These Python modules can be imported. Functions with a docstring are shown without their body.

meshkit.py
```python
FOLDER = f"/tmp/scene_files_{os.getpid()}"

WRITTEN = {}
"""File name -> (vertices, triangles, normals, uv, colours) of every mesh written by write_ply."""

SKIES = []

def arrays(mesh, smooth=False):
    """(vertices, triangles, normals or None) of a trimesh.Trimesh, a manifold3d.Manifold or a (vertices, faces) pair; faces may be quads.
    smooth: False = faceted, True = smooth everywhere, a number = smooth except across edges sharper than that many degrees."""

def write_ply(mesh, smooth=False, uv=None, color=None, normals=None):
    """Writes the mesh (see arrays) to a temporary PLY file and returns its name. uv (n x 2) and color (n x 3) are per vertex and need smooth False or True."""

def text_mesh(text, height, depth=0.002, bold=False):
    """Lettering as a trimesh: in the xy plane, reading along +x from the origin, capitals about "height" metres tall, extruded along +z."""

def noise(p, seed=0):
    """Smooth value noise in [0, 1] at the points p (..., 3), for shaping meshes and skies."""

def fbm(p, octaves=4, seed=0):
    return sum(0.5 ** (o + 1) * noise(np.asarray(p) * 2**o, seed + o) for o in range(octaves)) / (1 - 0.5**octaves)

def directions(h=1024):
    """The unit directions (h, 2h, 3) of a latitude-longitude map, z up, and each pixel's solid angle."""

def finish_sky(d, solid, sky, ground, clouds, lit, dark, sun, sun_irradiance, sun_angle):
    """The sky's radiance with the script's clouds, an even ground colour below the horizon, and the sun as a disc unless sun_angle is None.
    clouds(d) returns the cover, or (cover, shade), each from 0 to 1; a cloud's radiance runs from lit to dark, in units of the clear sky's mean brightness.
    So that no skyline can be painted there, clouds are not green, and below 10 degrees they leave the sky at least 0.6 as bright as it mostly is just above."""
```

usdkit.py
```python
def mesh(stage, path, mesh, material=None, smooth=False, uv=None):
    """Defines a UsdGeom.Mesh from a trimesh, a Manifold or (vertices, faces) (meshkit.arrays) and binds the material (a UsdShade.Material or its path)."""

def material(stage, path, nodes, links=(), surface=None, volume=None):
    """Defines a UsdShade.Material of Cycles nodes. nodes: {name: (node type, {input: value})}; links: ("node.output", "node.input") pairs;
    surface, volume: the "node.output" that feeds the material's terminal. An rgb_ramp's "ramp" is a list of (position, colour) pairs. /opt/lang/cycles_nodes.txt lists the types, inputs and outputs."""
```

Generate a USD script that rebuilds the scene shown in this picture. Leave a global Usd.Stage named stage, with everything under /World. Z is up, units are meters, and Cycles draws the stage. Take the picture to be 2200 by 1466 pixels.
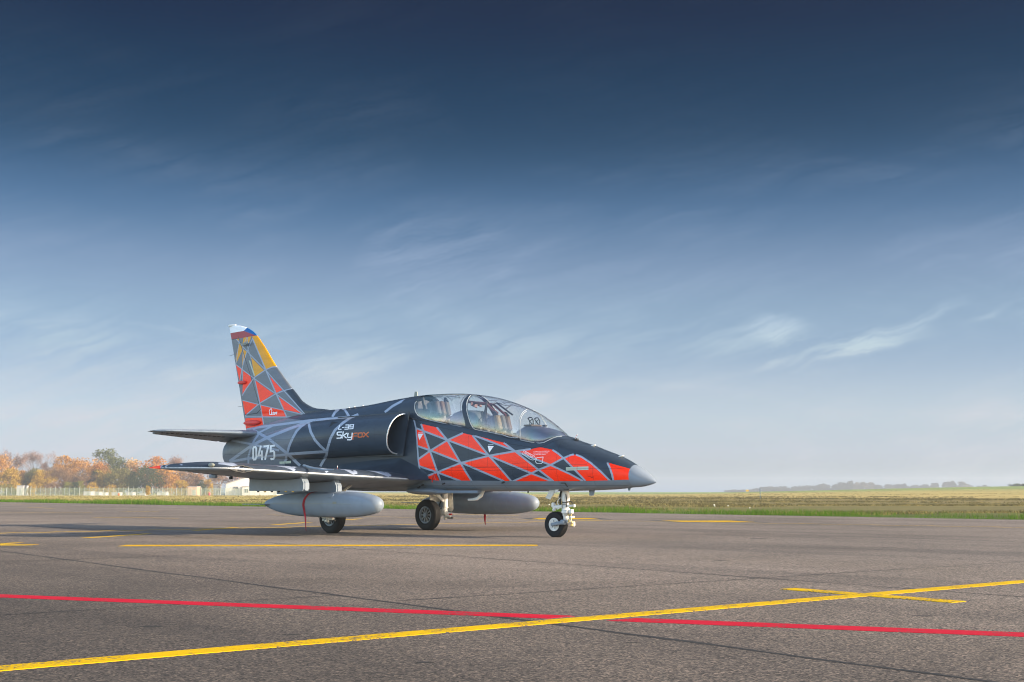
import math
import random

import numpy as np
import shapely
import trimesh
from manifold3d import Manifold
from scipy.interpolate import PchipInterpolator
from pxr import Gf, Sdf, Usd, UsdGeom, UsdLux, UsdShade, Vt

import meshkit
import usdkit

# ---------------------------------------------------------------- camera, sky, sun, exposure
stage = Usd.Stage.CreateInMemory()
UsdGeom.SetStageUpAxis(stage, UsdGeom.Tokens.z)
UsdGeom.SetStageMetersPerUnit(stage, 1.0)
UsdGeom.Xform.Define(stage, "/World")

FOCAL = 2672.24 / 2200 * 36.0
camera = UsdGeom.Camera.Define(stage, "/World/camera")
camera.CreateHorizontalApertureAttr(36.0)
camera.CreateFocalLengthAttr(FOCAL)
camera.AddTranslateOp().Set(Gf.Vec3d(0, 0, 0.766866))
camera.AddRotateXOp().Set(90.0 + math.degrees(math.atan(322.7608 / 2672.24)))

SUN_EL, SUN_AZ = math.radians(19.0), math.radians(-18.0)      # azimuth from +X towards +Y: low sun on the right, a little behind the camera
SUN = np.array([math.cos(SUN_EL) * math.cos(SUN_AZ), math.cos(SUN_EL) * math.sin(SUN_AZ), math.sin(SUN_EL)])
sun = UsdLux.DistantLight.Define(stage, "/World/sun")
sun.CreateIntensityAttr(0.60)
sun.CreateAngleAttr(0.9)
sun.CreateNormalizeAttr(True)
sun.CreateColorAttr(Gf.Vec3f(1.0, 0.83, 0.62))
sun.AddTransformOp().Set(Gf.Matrix4d(Gf.Rotation(Gf.Vec3d(0, 0, 1), Gf.Vec3d(*SUN)), Gf.Vec3d(0)))

sky = UsdLux.DomeLight.Define(stage, "/World/sky")
STOPS = 2.0
camera.CreateExposureAttr(STOPS)
SKY_STRENGTH = 0.095
# what the sky in view looks like by height (z of the direction): the sky model's own light there, and the graded blue of the photograph
_z = [0.0, 0.017, 0.03, 0.042, 0.057, 0.113, 0.137, 0.169, 0.223, 0.277, 0.329, 0.378, 0.46]
_seen = np.array([(0.375, 0.495, 0.642), (0.451, 0.522, 0.584), (0.506, 0.576, 0.664), (0.504, 0.594, 0.675), (0.514, 0.622, 0.704), (0.320, 0.456, 0.620), (0.280, 0.416, 0.579), (0.214, 0.331, 0.502), (0.077, 0.170, 0.317), (0.017, 0.066, 0.145), (0.005, 0.035, 0.091), (0.004, 0.020, 0.061), (0.004, 0.019, 0.042)])
_model = np.array([(0.145, 0.135, 0.088), (0.180, 0.168, 0.110), (0.188, 0.188, 0.133), (0.196, 0.207, 0.155), (0.205, 0.230, 0.182), (0.160, 0.213, 0.223), (0.145, 0.199, 0.225), (0.126, 0.180, 0.221), (0.104, 0.152, 0.203), (0.086, 0.132, 0.187), (0.075, 0.116, 0.171), (0.066, 0.104, 0.159), (0.058, 0.092, 0.145)])
_share = 0.40
RAMP_A = _share * _seen / (_model * (SKY_STRENGTH / 0.05) * 2.0 ** STOPS)
RAMP_B = (1 - _share) * _seen / (SKY_STRENGTH * 2.0 ** STOPS)
KA, KB = RAMP_A.max(), RAMP_B.max()
_zz = np.concatenate([np.linspace(0, 0.46, 60)])
_stops = lambda t, k: [(z / 0.5, tuple(np.maximum(c, 0) / k)) for z, c in zip(_zz, PchipInterpolator(_z, t)(_zz))]
NODES = {
    "tc": ("texture_coordinate", {}), "xyz": ("separate_xyz", {}), "h": ("math", {"math_type": "multiply", "value2": 2.0, "use_clamp": True}),
    "sky": ("sky_texture", {"sky_type": "single_scattering", "sun_disc": False, "sun_elevation": SUN_EL, "sun_rotation": math.atan2(SUN[0], SUN[1])}),
    "ra": ("rgb_ramp", {"ramp": _stops(RAMP_A, KA)}), "rb": ("rgb_ramp", {"ramp": _stops(RAMP_B, KB)}),
    "a": ("vector_math", {"math_type": "multiply"}), "a2": ("vector_math", {"math_type": "scale", "scale": KA}), "b2": ("vector_math", {"math_type": "scale", "scale": KB}), "ab": ("vector_math", {"math_type": "add"}),
    # where that grading holds: ahead, up to well above the picture; elsewhere the sky model is left as it is
    "y2": ("math", {"math_type": "multiply"}), "x2": ("math", {"math_type": "multiply_add"}), "len": ("math", {"math_type": "sqrt"}), "caz": ("math", {"math_type": "divide"}),
    "w1": ("map_range", {"range_type": "smoothstep", "from_min": 0.05, "from_max": 0.72, "clamp": True}), "w2": ("map_range", {"range_type": "smoothstep", "from_min": 0.46, "from_max": 0.80, "to_min": 1.0, "to_max": 0.0, "clamp": True}),
    "w": ("math", {"math_type": "multiply"}), "air": ("mix_vector", {}),
    "out": ("background_shader", {"strength": SKY_STRENGTH}),
}
LINKS = [("tc.generated", "xyz.vector"), ("xyz.z", "h.value1"), ("h.value", "ra.fac"), ("h.value", "rb.fac"), ("sky.color", "a.vector1"), ("ra.color", "a.vector2"), ("a.vector", "a2.vector1"), ("rb.color", "b2.vector1"),
         ("a2.vector", "ab.vector1"), ("b2.vector", "ab.vector2"), ("xyz.y", "y2.value1"), ("xyz.y", "y2.value2"), ("xyz.x", "x2.value1"), ("xyz.x", "x2.value2"), ("y2.value", "x2.value3"), ("x2.value", "len.value1"),
         ("xyz.y", "caz.value1"), ("len.value", "caz.value2"), ("caz.value", "w1.value"), ("xyz.z", "w2.value"), ("w1.result", "w.value1"), ("w2.result", "w.value2"), ("w.value", "air.fac"), ("sky.color", "air.a")]
# thin cloud: u = x / y, v = z / y
NODES.update({"u": ("math", {"math_type": "divide"}), "yc": ("math", {"math_type": "maximum", "value2": 0.05}), "v": ("math", {"math_type": "divide"}), "uv": ("combine_xyz", {}),
              "wn": ("noise_texture", {"scale": 14.0, "detail": 6.0, "roughness": 0.6}), "ws": ("vector_math", {"math_type": "scale", "scale": 0.026}), "wc": ("vector_math", {"math_type": "subtract", "vector2": (0.013, 0.013, 0.013)}), "uvw": ("vector_math", {"math_type": "add"}),
              "m1": ("mapping", {"scale": (3.4, 10.0, 1.0), "rotation": (0, 0, 0.10)}), "c1": ("noise_texture", {"scale": 1.0, "detail": 6.0, "roughness": 0.55, "distortion": 0.9}), "k1": ("map_range", {"range_type": "smoothstep", "from_min": 0.36, "from_max": 0.76, "to_max": 0.58, "clamp": True}),
              "m2": ("mapping", {"mapping_type": "texture", "scale": (1 / 9.0, 1 / 75.0, 1.0), "rotation": (0, 0, 0.28)}), "c2": ("noise_texture", {"scale": 1.0, "detail": 5.0, "roughness": 0.6, "distortion": 0.5}), "k2": ("map_range", {"from_min": 0.35, "from_max": 0.75, "to_min": 0.03, "to_max": 1.75, "clamp": True}),
              "k12": ("math", {"math_type": "multiply"})})
LINKS += [("xyz.y", "yc.value1"), ("xyz.x", "u.value1"), ("yc.value", "u.value2"), ("xyz.z", "v.value1"), ("yc.value", "v.value2"), ("u.value", "uv.x"), ("v.value", "uv.y"), ("uv.vector", "wn.vector"), ("wn.color", "ws.vector1"), ("ws.vector", "wc.vector1"), ("uv.vector", "uvw.vector1"), ("wc.vector", "uvw.vector2"),
          ("uv.vector", "m1.vector"), ("m1.vector", "c1.vector"), ("c1.fac", "k1.value"), ("uvw.vector", "m2.vector"), ("m2.vector", "c2.vector"), ("c2.fac", "k2.value"), ("k1.result", "k12.value1"), ("k2.result", "k12.value2")]
# separate wisps: direction (u, v), tilt in degrees, length, width, strength
WISPS = [(0.214, 0.129, -6, 0.042, 0.0135, 0.75), (0.180, 0.116, 4, 0.060, 0.016, 0.30), (0.283, 0.120, 17, 0.068, 0.0130, 0.90), (0.335, 0.142, 24, 0.042, 0.0075, 0.55), (0.218, 0.108, 29, 0.036, 0.0055, 0.45), (0.029, 0.073, 6, 0.048, 0.0080, 0.60), (-0.135, 0.100, 10, 0.060, 0.022, 0.58),
         (-0.255, 0.098, 5, 0.050, 0.011, 0.38), (-0.011, 0.174, 27, 0.028, 0.0010, 0.10), (0.398, 0.149, 21, 0.034, 0.0040, 0.42), (-0.395, 0.137, -8, 0.045, 0.006, 0.16), (-0.29, 0.132, -7, 0.09, 0.003, 0.14), (0.295, 0.163, 0, 0.012, 0.0025, 0.16), (0.393, 0.052, 18, 0.012, 0.003, 0.22), (-0.24, 0.072, 0, 0.05, 0.006, 0.18)]
last = "k12.value"
for i, (u0, v0, tilt, ln, wd, s) in enumerate(WISPS):
    NODES.update({f"wm{i}": ("mapping", {"mapping_type": "texture", "location": (u0, v0, 0.0), "rotation": (0.0, 0.0, math.radians(tilt)), "scale": (ln, wd, 1.0)}), f"wl{i}": ("vector_math", {"math_type": "length"}),
                  f"wr{i}": ("map_range", {"range_type": "smootherstep", "from_min": 0.05, "from_max": 1.25, "to_min": s, "to_max": 0.0, "clamp": True}), f"wk{i}": ("math", {"math_type": "multiply_add"})})
    LINKS += [("uvw.vector", f"wm{i}.vector"), (f"wm{i}.vector", f"wl{i}.vector1"), (f"wl{i}.value", f"wr{i}.value"), (f"wr{i}.result", f"wk{i}.value1"), ("k2.result", f"wk{i}.value2"), (last, f"wk{i}.value3")]
    last = f"wk{i}.value"
NODES.update({"cov": ("math", {"math_type": "minimum", "value2": 0.92}), "cl": ("rgb_ramp", {"ramp": [(z / 0.5, tuple(np.minimum(s * 1.0 + (0.46 * np.array((0.62, 0.62, 0.69)) * (s.mean() / 0.60) ** 1.25), (0.70, 0.69, 0.74)))) for z, s in zip(_z, _seen)]}), "cs": ("vector_math", {"math_type": "scale", "scale": 1 / (SKY_STRENGTH * 2.0 ** STOPS)}), "mixc": ("mix_vector", {})})
LINKS += [(last, "cov.value1"), ("h.value", "cl.fac"), ("cl.color", "cs.vector1"), ("cov.value", "mixc.fac"), ("ab.vector", "mixc.a"), ("cs.vector", "mixc.b"), ("mixc.result", "air.b"), ("air.result", "out.color")]
SKY_LOOK = usdkit.material(stage, "/World/Looks/sky", NODES, LINKS, surface="out.background")
UsdShade.MaterialBindingAPI.Apply(sky.GetPrim()).Bind(SKY_LOOK)
sky.GetPrim().SetCustomDataByKey("kind", "structure")

# ---------------------------------------------------------------- prims
_taken = {}


def numbered(parent, name):
    k = _taken.get((parent, name), 0)
    _taken[(parent, name)] = k + 1
    return f"{parent}/{name}" if k == 0 else f"{parent}/{name}_{k:03d}"


def tag(prim, label=None, category=None, group=None, kind=None):
    prim = prim.GetPrim() if hasattr(prim, "GetPrim") else prim
    for k, v in (("label", label), ("category", category), ("group", group), ("kind", kind)):
        if v:
            prim.SetCustomDataByKey(k, v)
    return prim


def thing(name, label, category, loc=(0, 0, 0), rotz=0.0, group=None, parent="/World"):
    x = UsdGeom.Xform.Define(stage, numbered(parent, name))
    x.AddTranslateOp().Set(Gf.Vec3d(*map(float, loc)))
    if rotz:
        x.AddRotateZOp().Set(float(rotz))
    tag(x, label, category, group)
    return x


def obj(name, mesh, mat, parent=None, smooth=False, label=None, category=None, group=None, kind=None):
    where = "/World" if parent is None else str(parent.GetPath())
    m = usdkit.mesh(stage, numbered(where, name), mesh, "/World/Looks/" + mat if isinstance(mat, str) else mat, smooth)
    tag(m, label, category, group, kind)
    return m


def copy_of(source, name, loc, rotz=0.0, scale=None, label=None, group=None):
    """One more of a kind: an instanced reference to the first one's parts."""
    was = source.GetPrim().GetCustomData()
    x = UsdGeom.Xform.Define(stage, numbered("/World", name))
    x.GetPrim().GetReferences().AddInternalReference(source.GetPath())
    x.GetPrim().SetInstanceable(True)
    x.ClearXformOpOrder()
    x.AddTranslateOp(opSuffix="put").Set(Gf.Vec3d(*map(float, loc)))
    x.AddRotateZOp(opSuffix="put").Set(float(rotz))
    if scale is not None:
        x.AddScaleOp(opSuffix="put").Set(Gf.Vec3f(*map(float, np.broadcast_to(scale, 3))))
    tag(x, label or was.get("label"), was.get("category"), group or was.get("group"))
    return x


def look(name, nodes, links=(), surface="p.BSDF", volume=None):
    return usdkit.material(stage, "/World/Looks/" + name, nodes, links, surface=surface, volume=volume)


def plain(name, color, rough=0.5, metal=0.0, spec=0.5, var=0.12, scale=6.0, coat=0.0, bump=0.0):
    """A surface of one colour with a little unevenness in tone and gloss."""
    c = np.array(color, float)
    nodes = {"g": ("texture_coordinate", {}), "n": ("noise_texture", {"scale": scale, "detail": 5.0, "roughness": 0.62}),
             "r": ("rgb_ramp", {"ramp": [(0.25, tuple(c * (1 - var))), (0.75, tuple(np.minimum(c * (1 + var), 1.0)))]}),
             "q": ("map_range", {"from_min": 0.3, "from_max": 0.7, "to_min": max(rough - 0.08, 0.02), "to_max": min(rough + 0.10, 1.0), "clamp": True}),
             "p": ("principled_bsdf", {"metallic": metal, "specular_ior_level": spec, "coat_weight": coat})}
    links = [("g.object", "n.vector"), ("n.fac", "r.fac"), ("r.color", "p.base_color"), ("n.fac", "q.value"), ("q.result", "p.roughness")]
    if bump:
        nodes["b"] = ("bump", {"strength": bump, "distance": 0.01})
        links += [("n.fac", "b.height"), ("b.normal", "p.normal")]
    return look(name, nodes, links)


# ---------------------------------------------------------------- small solids
def tube(a, b, r0, r1=None, n=16):
    a, b = np.array(a, float), np.array(b, float)
    r1 = r0 if r1 is None else r1
    d = b - a
    L = np.linalg.norm(d)
    m = Manifold.cylinder(float(L), float(r0), float(r1), n).to_mesh()
    t = trimesh.Trimesh(m.vert_properties[:, :3], m.tri_verts, process=False)
    t.apply_transform(trimesh.geometry.align_vectors([0, 0, 1], d / L))
    t.apply_translation(a)
    return t


def pipe(pts, r, n=8):
    """A bent tube through the points."""
    pts = np.asarray(pts, float)
    T = np.gradient(pts, axis=0)
    T /= np.linalg.norm(T, axis=1, keepdims=True) + 1e-12
    u = np.cross(T, [0.31, 0.22, 0.92])
    u /= np.linalg.norm(u, axis=1, keepdims=True) + 1e-12
    w = np.cross(T, u)
    a = np.linspace(0, 2 * np.pi, n, endpoint=False)
    r = np.broadcast_to(r, len(pts))
    V = (pts[:, None] + r[:, None, None] * (np.cos(a)[None, :, None] * u[:, None] + np.sin(a)[None, :, None] * w[:, None])).reshape(-1, 3)
    F = []
    for i in range(len(pts) - 1):
        for j in range(n):
            p, q = i * n + j, i * n + (j + 1) % n
            F += [[p, q, q + n], [p, q + n, p + n]]
    for e, o in ((0, 1), ((len(pts) - 1) * n, 0)):
        F += [[e, e + j + 1, e + j] if o else [e, e + j, e + j + 1] for j in range(1, n - 1)]
    return trimesh.Trimesh(V, F, process=False)


def block(size, at=(0, 0, 0), r=0.005, rot=None):
    """A box with chamfered edges."""
    h = np.array(size, float) / 2
    r = min(r, h.min() * 0.6)
    P = []
    for sx in (-1, 1):
        for sy in (-1, 1):
            for sz in (-1, 1):
                for k in range(3):
                    q = h - r
                    q[k] = h[k]
                    P.append(q * (sx, sy, sz))
    m = trimesh.convex.convex_hull(np.array(P))
    if rot is not None:
        m.apply_transform(trimesh.transformations.euler_matrix(*rot))
    m.apply_translation(at)
    return m


def lathe(profile, n=40, axis=(0, 1, 0), at=(0, 0, 0)):
    """profile: (radius, along the axis) pairs."""
    m = trimesh.creation.revolve(np.array(profile, float), sections=n)
    m.apply_transform(trimesh.geometry.align_vectors([0, 0, 1], axis))
    m.apply_translation(at)
    return m


def prism(poly, depth, plane="xz", at=0.0):
    """A flat outline given thickness, centred on the plane y = at (xz), x = at (yz) or z = at (xy)."""
    g = poly if isinstance(poly, shapely.Polygon) else shapely.Polygon(poly)
    m = trimesh.creation.extrude_polygon(g, depth, engine="earcut")
    v = m.vertices.copy()
    v[:, 2] -= depth / 2
    m.vertices = {"xz": np.stack([v[:, 0], v[:, 2] + at, v[:, 1]], 1), "yz": np.stack([v[:, 2] + at, v[:, 0], v[:, 1]], 1), "xy": np.stack([v[:, 0], v[:, 1], v[:, 2] + at], 1)}[plane]
    m.fix_normals()
    return m


cat = trimesh.util.concatenate


# ---------------------------------------------------------------- shape helpers
# aircraft frame used while modelling: s = metres aft of the nose tip, y = metres to starboard, z = metres up.
# On output x = -s, y = -y, so that the aircraft's own x axis points forward.
def table(rows):
    a = np.array(rows, float)
    return PchipInterpolator(a[:, 0], a[:, 1:] if a.shape[1] > 2 else a[:, 1], axis=0, extrapolate=True)


def sgnpow(v, p):
    return np.sign(v) * np.abs(v) ** p


class Skin:
    """Triangles with smooth vertex normals."""
    def __init__(self, V, F, N=None):
        self.V, self.F = np.asarray(V, float), np.asarray(F, int)
        if N is None:
            N = np.zeros_like(self.V)
            fn = np.cross(self.V[self.F[:, 1]] - self.V[self.F[:, 0]], self.V[self.F[:, 2]] - self.V[self.F[:, 0]])
            key = np.round(self.V, 5)
            _, inv = np.unique(key, axis=0, return_inverse=True)
            inv = inv.ravel()
            acc = np.zeros((inv.max() + 1, 3))
            for k in range(3):
                np.add.at(acc, inv[self.F[:, k]], fn)
            N = acc[inv]
            N /= np.maximum(np.linalg.norm(N, axis=1, keepdims=True), 1e-12)
        self.N = N


def grid_faces(n, m, flip=False):
    i, j = np.meshgrid(np.arange(n - 1), np.arange(m - 1), indexing="ij")
    a = (i * m + j).ravel(); b = a + m; c = b + 1; d = a + 1
    F = np.vstack([np.stack([a, b, c], 1), np.stack([a, c, d], 1)])
    return F[:, ::-1] if flip else F


def loft(P, flip=False):
    """P: (n, m, 3) grid of points."""
    n, m = P.shape[:2]
    V, F = P.reshape(-1, 3), grid_faces(n, m, flip)
    ar = np.linalg.norm(np.cross(V[F[:, 1]] - V[F[:, 0]], V[F[:, 2]] - V[F[:, 0]]), axis=1)
    return Skin(V, F[ar > 1e-10])


# ---- fuselage: s, belly, crown, half width, height of the widest point, exponent above, exponent below
BODY = table([
    (0.397, 0.832, 1.188, 0.200, 1.010, 2.0, 2.0), (0.667, 0.805, 1.318, 0.265, 1.040, 2.1, 2.1), (1.00, 0.788, 1.430, 0.325, 1.08, 2.2, 2.3),
    (1.33, 0.778, 1.535, 0.372, 1.13, 2.3, 2.4), (1.60, 0.772, 1.610, 0.400, 1.18, 2.4, 2.5), (1.86, 0.768, 1.695, 0.420, 1.22, 2.4, 2.6),
    (2.30, 0.765, 1.720, 0.440, 1.24, 3.0, 2.6), (2.60, 0.765, 1.735, 0.452, 1.25, 3.4, 2.6), (3.16, 0.765, 1.890, 0.466, 1.30, 3.5, 2.6),
    (3.84, 0.765, 2.050, 0.472, 1.37, 3.5, 2.6), (4.97, 0.765, 2.280, 0.468, 1.45, 3.2, 2.6), (5.42, 0.765, 2.40, 0.466, 1.47, 2.6, 2.6),
    (5.60, 0.765, 2.542, 0.470, 1.48, 2.2, 2.6), (6.00, 0.765, 2.517, 0.480, 1.50, 2.2, 2.6), (6.80, 0.768, 2.447, 0.500, 1.53, 2.2, 2.5),
    (7.50, 0.785, 2.412, 0.520, 1.56, 2.2, 2.4), (8.20, 0.835, 2.395, 0.535, 1.58, 2.2, 2.3), (9.00, 0.920, 2.340, 0.530, 1.60, 2.2, 2.2),
    (10.0, 1.05, 2.215, 0.480, 1.61, 2.1, 2.1), (10.9, 1.18, 2.070, 0.395, 1.60, 2.0, 2.0), (11.32, 1.268, 1.895, 0.315, 1.575, 2.0, 2.0)])
SILL = table([(1.80, 1.75), (1.90, 1.700), (1.98, 1.655), (2.10, 1.590), (2.25, 1.570), (2.40, 1.590), (2.56, 1.628), (3.16, 1.757), (3.84, 1.887), (4.97, 2.065), (5.36, 2.135), (5.44, 2.30), (5.50, 2.7), (5.6, 3.0)])


def body_pt(s, th):
    r = BODY(s)
    zb, zt, w, zw, nt, nb = [r[..., k] for k in range(6)]
    c, sn = np.cos(th), np.sin(th)
    up = sn >= 0
    n = np.where(up, nt, nb)
    y = w * sgnpow(c, 2 / n)
    z = zw + np.where(up, zt - zw, zw - zb) * sgnpow(sn, 2 / n)
    cap = np.where((s > 1.80) & (s < 5.6), SILL(np.clip(s, 1.80, 5.6)), 9.0)
    return np.stack([s + 0 * y, y, np.minimum(z, cap)], -1)


def make_body():
    s = np.unique(np.concatenate([np.arange(0.397, 11.3, 0.09), [11.32], np.arange(5.36, 5.62, 0.02), np.arange(1.8, 2.5, 0.04)]))
    th = np.linspace(-np.pi / 2, 1.5 * np.pi, 97)
    S, T = np.meshgrid(s, th, indexing="ij")
    return loft(body_pt(S, T), flip=True)


def make_radome():
    t = np.linspace(0, 1, 26) ** 1.6
    th = np.linspace(-np.pi / 2, 1.5 * np.pi, 65)
    T, A = np.meshgrid(t, th, indexing="ij")
    r = (1 - (1 - T) ** 1.45) * 0.7 + 0.3 * np.sqrt(T)
    mid = 0.906 + (1.010 - 0.906) * T ** 0.8
    j = body_pt(np.full_like(A, 0.397), A)
    return loft(np.stack([0.398 * T, j[..., 1] * r, mid + (j[..., 2] - 1.010) * r], -1), flip=True)


# ---- air intake nacelles: s, inner y, outer y, bottom, top
NAC = table([(5.38, 0.50, 0.865, 1.445, 2.190), (6.00, 0.46, 0.885, 1.435, 2.195), (7.00, 0.40, 0.890, 1.41, 2.190), (7.80, 0.36, 0.845, 1.385, 2.165), (8.60, 0.32, 0.745, 1.37, 2.110),
             (9.40, 0.28, 0.620, 1.38, 2.020), (10.2, 0.24, 0.470, 1.40, 1.92), (10.8, 0.2, 0.36, 1.42, 1.85)])
RAKE = table([(5.38, -0.29), (6.0, -0.2), (7.0, 0.0), (11, 0.0)])


def nac_pt(s, ph, inset=0.0, side=1):
    r = NAC(s)
    yi, yo, z0, z1 = [r[..., k] for k in range(4)]
    zm, hz = (z0 + z1) / 2, (z1 - z0) / 2 - inset
    y = yi + (yo - inset - yi) * np.abs(np.cos(ph)) ** (2 / 2.25)
    z = zm + hz * sgnpow(np.sin(ph), 2 / 2.25)
    return np.stack([s + RAKE(s) * (z - zm), side * y, z], -1)


def make_nacelle(side):
    s = np.concatenate([np.arange(5.385, 10.8, 0.09), [10.8]])
    ph = np.linspace(-np.pi / 2, np.pi / 2, 61)
    S, P = np.meshgrid(s, ph, indexing="ij")
    return loft(nac_pt(S, P, 0, side), flip=side > 0)


# ---- wing
def wing_le(y):
    a = 4.95 + 0.114 * (y - 0.5)
    t = np.clip((y - 4.25) / 0.47, 0, 1)
    return a + (7.02 - a) * (1 - np.sqrt(np.maximum(1 - t ** 2, 0))) * 1.0


def wing_te(y):
    return 7.60 - 0.122 * (y - 0.4)


def wing_pt(y, a, side=1):
    """a from 0 to 1: trailing edge - upper surface - leading edge - lower surface - trailing edge."""
    le, te = wing_le(y), wing_te(y)
    c = np.maximum(te - le, 0.0)
    up = a <= 0.5
    x = np.where(up, 0.5 * (1 + np.cos(2 * np.pi * a)), 0.5 * (1 + np.cos(2 * np.pi * a)))
    t = 5 * (0.2969 * np.sqrt(np.maximum(x, 0)) - 0.126 * x - 0.3516 * x ** 2 + 0.2843 * x ** 3 - 0.1036 * x ** 4)
    k = np.where(up, 0.132, -0.070) * np.minimum(c, 1.55 + 0.35 * c)
    zle, zte = 0.955 + 0.042 * y, 0.83 + 0.0705 * y
    z = zle + (zte - zle) * x + k * t
    return np.stack([le + c * x, side * y, z], -1)


def make_wing(side):
    y = np.concatenate([np.linspace(0.25, 4.2, 60), 4.25 + 0.47 * np.sin(np.linspace(0, np.pi / 2, 22))])
    a = np.linspace(0, 1, 73)
    Y, A = np.meshgrid(y, a, indexing="ij")
    return loft(wing_pt(Y, A, side), flip=side < 0)


# ---- wing root fairing
def make_fillet(side):
    s = np.linspace(4.72, 7.9, 60)
    t = np.linspace(0, 1, 17)
    S, T = np.meshgrid(s, t, indexing="ij")
    k = np.clip((S - 4.72) / 0.75, 0, 1) ** 0.6 * np.clip((7.95 - S) / 0.9, 0, 1) ** 0.5
    yb, zb = 0.44, 0.99 + 0.44 * k
    yo = 0.47 + 0.53 * k
    zo = wing_pt(np.maximum(yo, 0.3), np.clip(0.5 - np.arccos(np.clip(1 - 2 * np.clip((S - 4.95) / 2.65, 0, 1), -1, 1)) / (2 * np.pi), 0, 0.5))[..., 2] - 0.012
    y = yb + (yo - yb) * (1 - np.cos(T * np.pi / 2)) + 0.05 * k * np.sin(T * np.pi)
    z = zb + (zo - zb) * np.sin(T * np.pi / 2)
    return loft(np.stack([S, side * y, z], -1), flip=side < 0)


# ---- fin and rudder
FIN_LE = table([(1.80, 8.75), (2.30, 8.12), (2.405, 8.10), (2.43, 8.25), (2.453, 8.50), (2.521, 8.745), (2.629, 8.98), (2.754, 9.128), (2.903, 9.308), (3.409, 9.876), (4.176, 10.651), (4.272, 10.808), (4.35, 11.00), (4.416, 11.262), (4.455, 11.62)])


def fin_te(z):
    return 10.94 + (z - 2.155) * 0.3127


def fin_half(z):
    return 0.030 + 0.085 * np.clip((4.45 - z) / 2.3, 0, 1) ** 1.1


def fin_pt(z, a):
    le, te = FIN_LE(z), fin_te(z)
    x = 0.5 * (1 + np.cos(2 * np.pi * a))
    t = 5 * (0.2969 * np.sqrt(np.maximum(x, 0)) - 0.126 * x - 0.3516 * x ** 2 + 0.2843 * x ** 3 - 0.1036 * x ** 4) * 2
    round_tip = np.sqrt(np.clip((4.456 - z) / 0.06, 0, 1))
    return np.stack([le + (te - le) * x, np.where(a <= 0.5, 1, -1) * fin_half(z) * t * round_tip, z + 0 * x], -1)


def make_fin():
    z = np.unique(np.concatenate([np.linspace(1.85, 4.40, 74), 4.455 - 0.055 * np.linspace(0, 1, 8) ** 2, np.linspace(2.38, 2.95, 24)]))
    a = np.linspace(0, 1, 57)
    Z, A = np.meshgrid(z, a, indexing="ij")
    return loft(fin_pt(Z, A), flip=True)


# ---- tailplane
def tail_le(y):
    a = 10.00 + 0.43 * (y - 0.4)
    return a + 0.20 * np.clip((y - 2.0) / 0.2, 0, 1) ** 2


def tail_te(y):
    return 11.40 - 0.075 * (y - 0.4)


def tail_pt(y, a, side=1):
    le, te = tail_le(y), tail_te(y)
    c = te - le
    x = 0.5 * (1 + np.cos(2 * np.pi * a))
    t = 5 * (0.2969 * np.sqrt(np.maximum(x, 0)) - 0.126 * x - 0.3516 * x ** 2 + 0.2843 * x ** 3 - 0.1036 * x ** 4)
    edge = np.sqrt(np.clip((2.215 - y) / 0.06, 0, 1))
    droop = np.where(x > 0.6, -(x - 0.6) * c * 0.25, 0)
    droop = np.where(y > 2.08, droop * 0.35, droop)
    return np.stack([le + c * x, side * y, 1.975 + 0.012 * y + np.where(a <= 0.5, 1, -1) * 0.11 * c * t * edge + droop], -1)


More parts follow.
